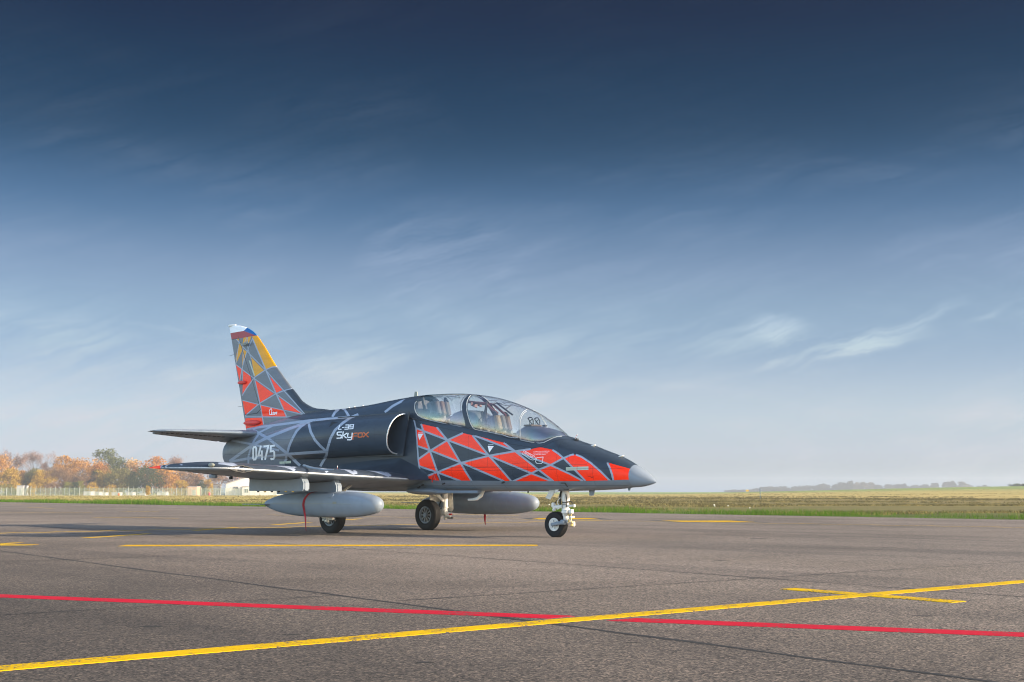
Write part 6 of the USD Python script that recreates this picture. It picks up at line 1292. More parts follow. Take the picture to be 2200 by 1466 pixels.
for side in (1, -1):
    for y, s0, s1, zb in ((2.0, 5.36, 7.05, 0.712), (2.72, 5.36, 6.90, 0.772)):
        topline = [(s, low(s, y) + 0.03) for s in np.linspace(s0 + 0.08, s1, 9)]
        py = put("wing_pylon", prism([(s0 + 0.03, zb), (s0, zb + 0.03), (s0, low(s0 + 0.1, y) - 0.10)] + topline + [(s1, zb)], 0.13, "xz", side * y), "grey_paint", smooth=25)
        put("leading_edge", prism([(s0 - 0.012, zb + 0.01), (s0 - 0.012, low(s0 + 0.1, y) - 0.095), (s0 + 0.05, low(s0 + 0.1, y) - 0.02), (s0 + 0.05, zb + 0.01)], 0.06, "xz", side * y), "radome_grey", py)
        put("panel_gap", pipe([(s, side * (y + 0.066), low(s, y) - 0.012) for s in np.linspace(s0 + 0.09, s1, 9)], 0.006, 5), "hose_black", py)
        for k, s in enumerate(np.linspace(s0 + 0.30, s1 - 0.25, 6)):
            put("bolt", block((0.045, 0.03, 0.03), (s, side * (y + 0.05), zb - 0.008), 0.008), "brass" if k in (0, 1, 4) else "hose_black", py)
        put("access_panel", block((0.22, 0.004, 0.10), (s0 + 1.0, side * (y + 0.0655), zb + 0.12), 0.001), "radome_grey", py)
    y, zc = 2.0, 0.540
    prof = [(0, 0.0), (0.05, 0.012), (0.09, 0.04), (0.135, 0.12), (0.176, 0.30), (0.205, 0.52), (0.222, 0.80), (0.227, 1.15), (0.227, 1.75), (0.218, 2.15), (0.190, 2.50), (0.145, 2.82), (0.085, 3.08), (0.03, 3.23), (0, 3.26)]
    pr = PchipInterpolator([q[1] for q in prof], [q[0] for q in prof])
    xs = np.concatenate([0.3 * np.linspace(0, 1, 14) ** 2, np.linspace(0.34, 3.26, 50)])
    tank = put("drop_tank", lathe([(0, 0.281), (float(pr(0.281)), 0.281)] + [(max(float(pr(x)), 0.0), x) for x in xs if x >= 0.29], 56, (1, 0, 0), (4.235, side * y, zc)), "grey_paint", smooth=40)
    put("nose_cap", lathe([(max(float(pr(x)), 0.0), x) for x in xs if x < 0.279] + [(float(pr(0.281)), 0.281), (0, 0.281)], 56, (1, 0, 0), (4.2345, side * y, zc)), "radome_grey", tank, smooth=40)
    put("weld_seam", lathe([(float(pr(0.28)) - 0.003, 0.275), (float(pr(0.28)) + 0.0012, 0.281), (float(pr(0.28)) - 0.003, 0.287)], 56, (1, 0, 0), (4.235, side * y, zc)), "radome_grey", tank)
    for x in (0.62, 1.32):
        put("panel_seam", lathe([(float(pr(x)) - 0.002, x - 0.004), (float(pr(x)) + 0.0012, x), (float(pr(x)) - 0.002, x + 0.004)], 56, (1, 0, 0), (4.235, side * y, zc)), "radome_grey", tank)
    put("side_seam", pipe([(4.235 + x, side * (y + float(pr(x)) * 0.9985), zc + 0.01) for x in np.linspace(0.55, 2.9, 30)], 0.0028, 5), "antenna_grey", tank)
    put("filler_cap", lathe([(0, 0.012), (0.045, 0.012), (0.05, 0.006), (0.05, -0.02)], 24, (0, side * 0.75, 0.66), (5.35, side * (y + 0.166), zc + 0.148)), "radome_grey", tank)
    for x_ in (0.95, 2.2, 2.45):
        put("band", lathe([(float(pr(x_)) - 0.002, x_ - 0.014), (float(pr(x_)) + 0.0016, x_ - 0.011), (float(pr(x_ + 0.02)) + 0.0016, x_ + 0.011), (float(pr(x_ + 0.02)) - 0.002, x_ + 0.014)], 56, (1, 0, 0), (4.235, side * y, zc)), "grey_paint", tank)
    put("placard", block((0.10, 0.003, 0.035), (5.2, side * (y + 0.2262), zc + 0.03), 0.001), "antenna_grey", tank)
    put("drain_plug", tube((5.9, side * y, zc - 0.22), (5.9, side * y, zc - 0.236), 0.022), "dull_metal", tank)
    for ang in (0, math.pi):
        dy = math.cos(ang)
        put("tail_fin", prism([(7.10, y * side + dy * 0.07), (7.30, y * side + dy * 0.24), (7.86, y * side + dy * 0.24), (7.40, y * side + dy * 0.02)], 0.012, "xy", zc - 0.012), "grey_paint", tank)
    for s in (5.62, 5.95, 6.35, 6.62):
        put("sway_brace", block((0.05, 0.10, 0.05), (s, side * y, 0.745 if s < 6.5 else 0.735), 0.01), "hose_black", tank)


# landing gear
def tyre(r, w, rim, at, grooves=3):
    prof = [(rim, -w * 0.36), (rim + 0.02, -w * 0.44), (r * 0.80, -w * 0.50), (r * 0.93, -w * 0.45), (r * 0.985, -w * 0.32)]
    xs = np.linspace(-w * 0.26, w * 0.26, 4 * grooves + 1)
    for i, x in enumerate(xs):
        prof.append((r - (0.007 if i % 4 == 2 else 0.0) - 0.05 * (x / w) ** 2 * r, x))
    prof += [(a, -b) for a, b in reversed(prof[:5])]
    m = lathe(prof, 64, (0, 1, 0), at)
    v = m.vertices.copy()
    low_ = v[:, 2] < 0.012                                            # the tyre stands on the ground, a little flattened
    v[low_, 2] = 0.001 + (v[low_, 2]) * 0.02
    m.vertices = v
    return m


def main_gear(side):
    s, y, r, w = 6.465, side * 1.22, 0.305, 0.185
    c = np.array((s, y, r - 0.006))
    i = -side                                                          # towards the fuselage
    g = put("main_gear", cat([tube((s - 0.20, side * 1.50, 0.95), (s - 0.215, side * 1.49, 0.60), 0.058), tube((s - 0.215, side * 1.49, 0.60), (s - 0.225, side * 1.485, 0.44), 0.050), tube((s - 0.205, side * 1.49, 0.60), (s - 0.205, side * 1.49, 0.585), 0.066),
                              tube((s - 0.225, side * 1.485, 0.455), (s - 0.225, side * 1.485, 0.44), 0.064)]), "white_paint", smooth=30)
    put("axle_fork", cat([block((0.20, 0.10, 0.13), (s - 0.20, side * 1.47, 0.35), 0.03), tube((s - 0.22, side * 1.485, 0.44), (s - 0.19, side * 1.47, 0.33), 0.055, 0.06), tube((s - 0.17, side * 1.45, 0.33), (s + 0.0, side * 1.40, 0.305), 0.045, 0.04), tube((s, side * 1.42, 0.30), (s, side * 1.18, 0.30), 0.036),
                           block((0.14, 0.06, 0.05), (s - 0.30, side * 1.50, 0.27), 0.012), block((0.05, 0.05, 0.10), (s - 0.20, side * 1.50, 0.255), 0.012)]), "white_paint", g, smooth=30)
    put("tow_lug", tube((s - 0.28, side * 1.5, 0.24), (s - 0.42, side * 1.5, 0.24), 0.016), "brake_dark", g)
    put("red_cap", tube((s - 0.30, side * 1.52, 0.31), (s - 0.37, side * 1.52, 0.31), 0.016), "signal_red", g)
    put("tyre", tyre(r, w, 0.165, c), "tyre_rubber", g, smooth=30)
    # rim: ring on both faces, dark well, hub and spokes
    for f in (1, -1):
        yy = y + f * w * 0.40
        put("rim", lathe([(0.132, -0.03), (0.148, 0.004), (0.165, 0.012), (0.172, 0.0), (0.172, -0.03)], 48, (0, f, 0), (s, yy, c[2])), "radome_grey", g, smooth=30)
        put("wheel_well", lathe([(0.0, -0.035), (0.15, -0.035), (0.15, -0.05)], 40, (0, f, 0), (s, yy, c[2])), "brake_dark", g)
        put("hub", lathe([(0.0, 0.030), (0.028, 0.030), (0.032, 0.022), (0.045, 0.018), (0.050, -0.03)], 32, (0, f, 0), (s, yy, c[2])), "radome_grey", g, smooth=30)
        for k in range(10):
            a = 2 * math.pi * k / 10
            d = np.array((math.cos(a), 0, math.sin(a)))
            put("spoke", tube((s, yy - f * 0.015, c[2]) + d * 0.045, (s, yy - f * 0.022, c[2]) + d * 0.138, 0.009, 0.013, 6), "dull_metal", g)
    put("brake_housing", lathe([(0.0, 0.05), (0.085, 0.05), (0.10, 0.02), (0.10, -0.05), (0, -0.05)], 32, (0, side, 0), (s, side * 1.345, c[2])), "dull_metal", g, smooth=30)
    for k in range(7):
        a = 2 * math.pi * k / 7
        put("brake_bolt", tube((s + 0.075 * math.cos(a), side * 1.39, c[2] + 0.075 * math.sin(a)), (s + 0.075 * math.cos(a), side * 1.41, c[2] + 0.075 * math.sin(a)), 0.014, n=8), "bare_metal", g)
    put("brake_hose", pipe([(s - 0.16, side * 1.46, 0.62), (s - 0.10, side * 1.44, 0.50), (s - 0.14, side * 1.42, 0.42), (s - 0.06, side * 1.40, 0.40)], 0.010, 6), "hose_black", g)
    put("brake_hose", pipe([(s - 0.14, side * 1.44, 0.44), (s - 0.06, side * 1.40, 0.43), (s - 0.01, side * 1.38, 0.37)], 0.008, 6), "white_paint", g)
    put("leg_door", prism([(s - 0.30, 0.92), (s - 0.13, 0.92), (s - 0.16, 0.40), (s - 0.28, 0.36), (s - 0.33, 0.40)], 0.02, "xz", side * 1.60), "worn_white", g)
    put("inner_door", prism([(side * 1.15, 0.98), (side * 1.50, 0.95), (side * 1.47, 0.56), (side * 1.2, 0.56)], 0.02, "yz", s - 0.08), "worn_white", g)
    put("drag_strut", tube((s - 0.20, side * 1.47, 0.56), (s - 0.25, side * 0.95, 0.92), 0.028), "white_paint", g)


main_gear(1)
main_gear(-1)

ns = 1.87
g = put("nose_gear", cat([tube((ns, 0, 0.95), (ns - 0.005, 0, 0.66), 0.062), tube((ns - 0.005, 0, 0.70), (ns - 0.005, 0, 0.60), 0.068), tube((ns - 0.005, 0, 0.66), (ns - 0.005, 0, 0.36), 0.055), tube((ns - 0.005, 0, 0.36), (ns, 0, 0.235), 0.045),
                          tube((ns - 0.005, 0, 0.485), (ns - 0.005, 0, 0.455), 0.070), tube((ns - 0.005, 0, 0.64), (ns - 0.005, 0, 0.625), 0.066)]), "white_paint", smooth=30)
put("trailing_fork", cat([tube((ns - 0.04, 0.085, 0.255), (ns + 0.205, 0.115, 0.212), 0.034, 0.027), block((0.10, 0.20, 0.08), (ns - 0.01, 0.02, 0.255), 0.02), tube((ns + 0.205, 0.12, 0.213), (ns + 0.205, -0.06, 0.213), 0.024), tube((ns + 0.04, 0.07, 0.25), (ns + 0.04, 0.125, 0.245), 0.018)]), "radome_grey", g, smooth=30)
put("tyre", tyre(0.215, 0.150, 0.105, (2.0749, 0, 0.2115), 4), "tyre_rubber", g, smooth=30)
for f in (1, -1):
    put("rim", lathe([(0.0, -0.012), (0.05, -0.012), (0.085, 0.0), (0.100, 0.012), (0.110, 0.010), (0.112, -0.02)], 44, (0, f, 0), (2.0749, f * 0.056, 0.2115)), "white_paint", g, smooth=30)
    put("hub", lathe([(0.0, 0.035), (0.026, 0.035), (0.03, -0.01)], 24, (0, f, 0), (2.0749, f * 0.056, 0.2115)), "brake_dark", g, smooth=30)
    for k in range(6):
        a = 2 * math.pi * k / 6 + 0.3
        put("wheel_bolt", tube((2.0749 + 0.06 * math.cos(a), f * 0.045, 0.2115 + 0.06 * math.sin(a)), (2.0749 + 0.06 * math.cos(a), f * 0.056, 0.2115 + 0.06 * math.sin(a)), 0.009, n=8), "brake_dark", g)
put("steering_unit", cat([tube((ns + 0.03, 0.05, 0.515), (ns + 0.20, 0.07, 0.50), 0.028, 0.032), block((0.07, 0.07, 0.085), (ns + 0.20, 0.07, 0.535), 0.015), block((0.06, 0.06, 0.05), (ns + 0.19, 0.07, 0.46), 0.015), tube((ns - 0.03, 0.03, 0.515), (ns - 0.19, 0.03, 0.53), 0.020, 0.014), block((0.04, 0.05, 0.05), (ns - 0.215, 0.03, 0.528), 0.014)]), "white_paint", g, smooth=30)
put("lamp_box", cat([block((0.13, 0.10, 0.055), (ns - 0.05, 0.05, 0.425), 0.012), block((0.075, 0.07, 0.075), (ns - 0.15, 0.03, 0.432), 0.014)]), "white_paint", g)
put("torque_link", cat([pipe([(ns - 0.06, 0.02, 0.40), (ns - 0.15, 0.03, 0.34), (ns - 0.07, 0.04, 0.25)], 0.022, 8), tube((ns - 0.15, 0.06, 0.34), (ns - 0.15, -0.04, 0.34), 0.018)]), "worn_white", g)
put("brass_fitting", cat([tube((ns - 0.09, 0.05, 0.375), (ns - 0.17, 0.05, 0.375), 0.012), tube((ns - 0.15, 0.05, 0.33), (ns - 0.18, 0.05, 0.24), 0.012), block((0.04, 0.04, 0.05), (ns - 0.17, 0.05, 0.21), 0.01), block((0.03, 0.03, 0.05), (ns - 0.12, 0.06, 0.275), 0.008)]), "brass", g)
put("tow_lug", cat([block((0.05, 0.05, 0.09), (ns - 0.175, 0.0, 0.225), 0.015), tube((ns - 0.04, 0.0, 0.235), (ns - 0.16, 0.0, 0.245), 0.022)]), "worn_white", g)
rng = random.Random(4)
for k, hp in enumerate([[(ns + 0.06, 0.02, 0.80), (ns + 0.085, 0.04, 0.68), (ns + 0.075, 0.05, 0.58), (ns + 0.07, 0.05, 0.52)], [(ns + 0.07, 0.05, 0.62), (ns + 0.15, 0.07, 0.60), (ns + 0.17, 0.07, 0.55)], [(ns + 0.06, 0.06, 0.66), (ns + 0.11, 0.08, 0.58), (ns + 0.07, 0.07, 0.50), (ns + 0.12, 0.08, 0.47)],
                        [(ns - 0.05, 0.05, 0.72), (ns - 0.075, 0.06, 0.60), (ns - 0.065, 0.06, 0.50)], [(ns - 0.05, 0.05, 0.58), (ns - 0.14, 0.05, 0.60), (ns - 0.19, 0.04, 0.56)], [(ns + 0.02, 0.065, 0.46), (ns - 0.02, 0.075, 0.38), (ns - 0.05, 0.07, 0.30)]]):
    put("hydraulic_hose", pipe(np.array(PchipInterpolator(np.linspace(0, 1, len(hp)), np.array(hp))(np.linspace(0, 1, 12))), 0.016 if k == 0 else 0.008, 6), "hose_black" if k % 3 != 2 else "white_paint", g)
put("clamp", tube((ns - 0.005, 0, 0.585), (ns - 0.005, 0, 0.57), 0.062), "brake_dark", g)
put("clamp", tube((ns - 0.005, 0, 0.56), (ns - 0.005, 0, 0.535), 0.060), "dull_metal", g)
put("nose_gear_door", prism([(ns + 0.02, 0.84), (ns + 0.20, 0.80), (ns + 0.30, 0.655), (ns + 0.20, 0.63)], 0.018, "xz", 0.16), "worn_white", g)
put("nose_gear_door", prism([(ns + 0.02, 0.84), (ns + 0.20, 0.80), (ns + 0.30, 0.655), (ns + 0.20, 0.63)], 0.018, "xz", -0.16), "worn_white", g)
put("door_bracket", cat([block((0.17, 0.02, 0.02), (ns + 0.01, 0.20, 0.815), 0.004), prism([(ns - 0.05, 0.815), (ns + 0.06, 0.815), (ns + 0.06, 0.735)], 0.018, "xz", 0.19)]), "white_paint", g)


# ---------------------------------------------------------------- ribbons on the drop tanks
def ribbon(name, label, pts, width, group=None):
    pts = np.array(PchipInterpolator(np.linspace(0, 1, len(pts)), np.array(pts, float))(np.linspace(0, 1, 34)))
    o = out(pts)
    wv = np.array([1.0, 0, 0]) * width / 2
    tw = np.sin(np.linspace(0, 4.0, len(o)))[:, None] * np.array([0, 0.012, 0]) 
    A, B = o + wv + tw, o - wv - tw
    th = np.array([0, 0.0015, 0])
    V = np.vstack([A - th, B - th, A + th, B + th])
    n = len(o)
    F = []
    for i in range(n - 1):
        for a, b, fl in ((0, n, 0), (2 * n, 3 * n, 1), (0, 2 * n, 1), (n, 3 * n, 0)):
            q = [a + i, b + i, b + i + 1, a + i + 1]
            q = q[::-1] if fl else q
            F += [[q[0], q[1], q[2]], [q[0], q[2], q[3]]]
    c, s_ = math.cos(-PSI), math.sin(-PSI)
    V = np.stack([V[:, 0] * c - V[:, 1] * s_ + base[0], V[:, 0] * s_ + V[:, 1] * c + base[1], V[:, 2]], 1)
    obj(name, trimesh.Trimesh(V, F, process=False), "ribbon_red", None, True, label, "ribbon")


ribbon("warning_ribbon", "long red streamer draped over the near grey drop tank's side", [(5.86, 2.03, 0.765), (5.95, 2.16, 0.735), (6.02, 2.232, 0.62), (6.03, 2.245, 0.53), (6.0, 2.245, 0.42), (5.97, 2.24, 0.28), (5.96, 2.24, 0.15), (5.945, 2.24, 0.075)], 0.032)
ribbon("warning_ribbon", "short red streamer hanging below the far drop tank, left of the nose wheel", [(5.64, -2.0, 0.33), (5.64, -2.0, 0.28), (5.63, -1.99, 0.20), (5.61, -1.985, 0.105)], 0.035)


# ---------------------------------------------------------------- grass, far field, fence, trees, buildings, cars
def from_view(px, dist):
    """x of something dist metres away (along +y) at a horizontal angle given in thousandths of its tangent."""
    return px / 1000.0 * dist


def leaf_look(name, color, spread=0.28, glow=0.35):
    c = np.array(color)
    look(name, {"g": ("geometry", {}), "r": ("rgb_ramp", {"ramp": [(0.0, tuple(c * (1 - spread) * (0.95, 1.0, 1.1))), (0.5, tuple(c)), (1.0, tuple(np.minimum(c * (1 + spread) * (1.05, 1.0, 0.9), 0.9)))]}),
                "d": ("diffuse_bsdf", {}), "t": ("translucent_bsdf", {}), "m": ("mix_closure", {"fac": glow})},
         [("g.random_per_island", "r.fac"), ("r.color", "d.color"), ("r.color", "t.color"), ("d.BSDF", "m.closure1"), ("t.BSDF", "m.closure2")], surface="m.closure")


for nm, c in (("verge_grass", (0.125, 0.232, 0.021)), ("verge_grass_dry", (0.30, 0.27, 0.09)), ("tussock_brown", (0.20, 0.165, 0.065)), ("tussock_straw", (0.42, 0.33, 0.12))):
    leaf_look(nm, c, 0.35)
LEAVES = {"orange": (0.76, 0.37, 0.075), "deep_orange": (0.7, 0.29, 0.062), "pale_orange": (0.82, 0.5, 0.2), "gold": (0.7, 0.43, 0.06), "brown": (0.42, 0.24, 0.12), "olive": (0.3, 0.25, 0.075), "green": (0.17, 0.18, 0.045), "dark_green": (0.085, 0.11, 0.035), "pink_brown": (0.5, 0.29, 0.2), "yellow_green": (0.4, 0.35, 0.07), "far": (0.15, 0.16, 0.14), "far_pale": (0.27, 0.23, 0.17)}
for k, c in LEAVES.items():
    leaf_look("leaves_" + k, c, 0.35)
plain("bark", (0.10, 0.075, 0.060), 0.9, var=0.2)
plain("pale_bark", (0.20, 0.165, 0.145), 0.9, var=0.2)


def blades(xyz, h, w, lean, rng, tris=2):
    """Tapered grass blades standing on the points."""
    n = len(xyz)
    a = rng.uniform(0, 2 * np.pi, n)
    side = np.stack([np.cos(a), np.sin(a), 0 * a], 1) * (w / 2)[:, None]
    b = rng.uniform(0, 2 * np.pi, n)
    tip = np.stack([np.cos(b) * lean * h, np.sin(b) * lean * h, h], 1)
    mid = tip * (0.4, 0.4, 0.6)
    V = np.stack([xyz - side, xyz + side, xyz + mid + side * 0.7, xyz + mid - side * 0.7, xyz + tip], 1).reshape(-1, 3)
    k = np.arange(n)[:, None] * 5
    F = np.concatenate([k + (0, 1, 2), k + (0, 2, 3), k + (3, 2, 4)], 0)
    return V, F


rng = np.random.default_rng(21)
# the verge: tall grass along the apron's edge, thickest where it is near
for nm, mat, n, share in (("verge_grass", "verge_grass", 78000, 1.0), ("dry_grass", "verge_grass_dry", 9000, 1.0)):
    t = np.concatenate([rng.uniform(-112, 48, n // 2), 20 + 26 * rng.standard_normal(n - n // 2)])
    t = np.clip(t, -112, 60)
    o = rng.gamma(1.6, 1.15, n) - 0.10
    if nm == "dry_grass":
        o = rng.uniform(0.0, 9.0, n)
    p = EDGE_N * (EDGE_C + o)[:, None] + EDGE_D * t[:, None]
    dens = 0.5 * meshkit.fbm(np.stack([p[:, 0] * 0.9, p[:, 1] * 0.9, 0 * o], -1), 4, 3) + 0.5 * meshkit.fbm(np.stack([p[:, 0] * 0.16, p[:, 1] * 0.16, 0 * o], -1), 3, 13)
    ok = (dens > 0.46) | (rng.random(n) < 0.25)
    p, o, dens = p[ok], o[ok], dens[ok]
    d = np.hypot(p[:, 0], p[:, 1])
    h = (0.04 + 0.95 * np.clip(dens - 0.30, 0, 1) ** 1.3 * rng.uniform(0.5, 1.3, len(p))) * np.clip(1.15 - o * 0.085, 0.35, 1.0)
    w = np.clip(0.00022 * d, 0.007, 0.03) * rng.uniform(0.8, 1.6, len(p))
    V, F = blades(np.column_stack([p, height(p[:, 0], p[:, 1])]), h, w, rng.uniform(0.1, 0.7, len(p)), rng)
    obj(nm, (V, F), mat, label="tall green grass along the edge of the apron" if nm == "verge_grass" else "dry straw-coloured stalks among the green verge grass", category="grass", kind="stuff")
# tussocks in the field
for nm, mat, n, lo, hi, lab in (("tussock_grass", "tussock_brown", 15000, 4.0, 105.0, "low brown tussocks of grass in the field right of the aircraft"), ("straw_grass", "tussock_straw", 9000, 3.0, 200.0, "dry straw-coloured grass in the field beyond the apron")):
    u, d = rng.uniform(-0.50, 0.50, n * 3), 36 * np.exp(rng.uniform(0, math.log(8.5), n * 3))
    x, y = u * d, d
    b = beyond(x, y)
    ok = (b > lo) & (b < hi)
    if nm == "tussock_grass":
        ok &= x > -22 + rng.normal(0, 8, len(x))
    dens = meshkit.fbm(np.stack([x * 0.05, y * 0.16, 0 * x], -1), 4, 8)
    ok &= dens > (0.56 if nm == "tussock_grass" else 0.55)
    x, y, dens = x[ok][:n], y[ok][:n], dens[ok][:n]
    d = np.hypot(x, y)
    k = 5
    x, y = np.repeat(x, k) + rng.normal(0, 0.16, len(x) * k), np.repeat(y, k) + rng.normal(0, 0.16, len(y) * k)
    d = np.repeat(d, k)
    h = rng.uniform(0.04, 0.13, len(x)) * (0.8 if nm == "straw_grass" else 1.1)
    V, F = blades(np.column_stack([x, y, height(x, y) - 0.01]), h, np.clip(d * 0.0009, 0.03, 0.16), rng.uniform(0.3, 1.2, len(x)), rng)
    obj(nm, (V, F), mat, label=lab, category="grass", kind="stuff")

# dandelion clocks standing above the verge
plain("seed_white", (0.72, 0.72, 0.68), 0.9)
plain("stalk_green", (0.16, 0.20, 0.06), 0.8)
DAN = "white dandelion seed head on a thin stalk in the verge grass"
first = None
spots = [(rng.uniform(-10, 47), rng.uniform(0.6, 6.5)) for _ in range(46)] + [(rng.uniform(-50, -10), rng.uniform(0.6, 5)) for _ in range(10)]
for t, o in spots:
    p = EDGE_N * (EDGE_C + o) + EDGE_D * t
    loc = (p[0], p[1], float(height(p[0], p[1])))
    sc = rng.uniform(0.6, 1.1)
    if first is None:
        first = thing("dandelion", DAN, "dandelion", loc, 0, "dandelion seed heads in the verge")
        obj("stalk", pipe([(0, 0, 0), (0.01, 0, 0.12), (0.0, 0.01, 0.27)], 0.004, 4), "stalk_green", first)
        obj("seed_head", trimesh.creation.icosphere(1, 0.026).apply_translation((0, 0.01, 0.285)), "seed_white", first, True)
    else:
        copy_of(first, "dandelion", loc, rng.uniform(0, 360), sc)


# ---- trees
def quads(c, size, rng):
    """Leaf-sized faces of random tilt at the points."""
    n = len(c)
    a = rng.standard_normal((n, 3)); a /= np.linalg.norm(a, axis=1, keepdims=True)
    b = np.cross(a, rng.standard_normal((n, 3))); b /= np.linalg.norm(b, axis=1, keepdims=True)
    s = (size * rng.uniform(0.6, 1.3, n))[:, None]
    V = np.stack([c - a * s, c - b * s * 0.6, c + a * s, c + b * s * 0.6], 1).reshape(-1, 3)
    k = np.arange(n)[:, None] * 4
    return V, np.concatenate([k + (0, 1, 2), k + (0, 2, 3)], 0)


def limb_tree(h, w, rng, levels=4, spread=0.55, r0=None):
    """Trunk and forking limbs; returns (trunk mesh, limb mesh, twig ends)."""
    trunk, limbs, ends = [], [], []
    r0 = r0 or h * 0.018

    def grow(p, d, L, r, lev):
        q = p + d * L + rng.normal(0, 0.05 * L, 3)
        m = (p + q) / 2 + rng.normal(0, 0.06 * L, 3)
        (trunk if lev == 0 else limbs).append(pipe([p, m, q], [r, r * 0.85, r * 0.7], 5 if lev < 2 else 3))
        if lev >= levels:
            ends.append(q)
            return
        for _ in range(3 if lev < 2 else int(rng.integers(2, 4))):
            e = d + rng.normal(0, spread, 3) * (1, 1, 0.7) + (0, 0, 0.12)
            e /= np.linalg.norm(e)
            grow(q, e, L * rng.uniform(0.55, 0.85), r * 0.58, lev + 1)
        if lev > 0:
            ends.append(q)

    grow(np.zeros(3), np.array((0, 0, 1.0)), h * 0.26, r0, 0)
    ends = np.array(ends)
    k = np.array((w / 2 / max(np.percentile(np.abs(ends[:, :2]), 96), 0.1),) * 2 + (h / max(ends[:, 2].max(), 0.1),))
    for m in trunk + limbs:
        m.vertices = m.vertices * k
    return cat(trunk), cat(limbs), ends * k


def leafy_tree(name, label, x, y, h, w, mat, seed, group=None, bark="bark", fill=1.0, low=0.12, leaf=0.26, shape=1.0):
    rng = np.random.default_rng(seed)
    z = float(height(x, y)) - 0.05
    t = thing(name, label, "tree" if h > 4 else "bush", (x, y, z), 0, group)
    trunk, limbs, ends = limb_tree(h * 0.93, w * 0.85, rng, 3, 0.6)
    obj("trunk", trunk, bark, t)
    obj("limbs", limbs, bark, t)
    nc = int(56 * fill)
    u = rng.standard_normal((nc, 3)); u /= np.linalg.norm(u, axis=1, keepdims=True)
    r = rng.uniform(0.35, 1.0, nc) ** 0.55
    c = u * r[:, None] * (w / 2, w / 2, h * (1 - low) / 2) * (1, 1, 1)
    if shape != 1.0:
        k = np.clip(1.0 - (c[:, 2] / (h * 0.5)) * shape * 0.6, 0.15, 1.6)
        c[:, :2] *= k[:, None]
    c *= (1 + 0.22 * (meshkit.noise(c * 0.35 + seed, seed) - 0.5) * 2)[:, None]
    c[:, 2] += h * (1 + low) / 2
    rad = rng.uniform(0.07, 0.16, nc) * (w + h) / 2
    P = np.repeat(c, 62, 0) + rng.standard_normal((nc * 62, 3)) * np.repeat(rad, 62)[:, None] * (0.62, 0.62, 0.50)
    P = P[(P[:, 2] > h * low * 0.5) & (P[:, 2] < h * 1.02)]
    obj("crown", quads(P, np.full(len(P), leaf * (0.5 + h / 28)), rng), "leaves_" + mat, t)
    return t


def bare_tree(name, label, x, y, h, w, mat, seed, group=None, leaves=260, bark="pale_bark"):
    rng = np.random.default_rng(seed)
    t = thing(name, label, "tree", (x, y, float(height(x, y)) - 0.05), 0, group)
    trunk, limbs, ends = limb_tree(h, w, rng, 6, 0.50, h * 0.017)
    obj("trunk", trunk, bark, t)
    obj("limbs", limbs, bark, t)
    P = ends[rng.integers(0, len(ends), leaves * 3)] + rng.normal(0, 0.45, (leaves * 3, 3))
    obj("crown", quads(P, np.full(len(P), 0.15), rng), "leaves_" + mat, t)
    return t


def dx(px):                                                           # picture column to tangent
    return (px - 1100) / 2672.24


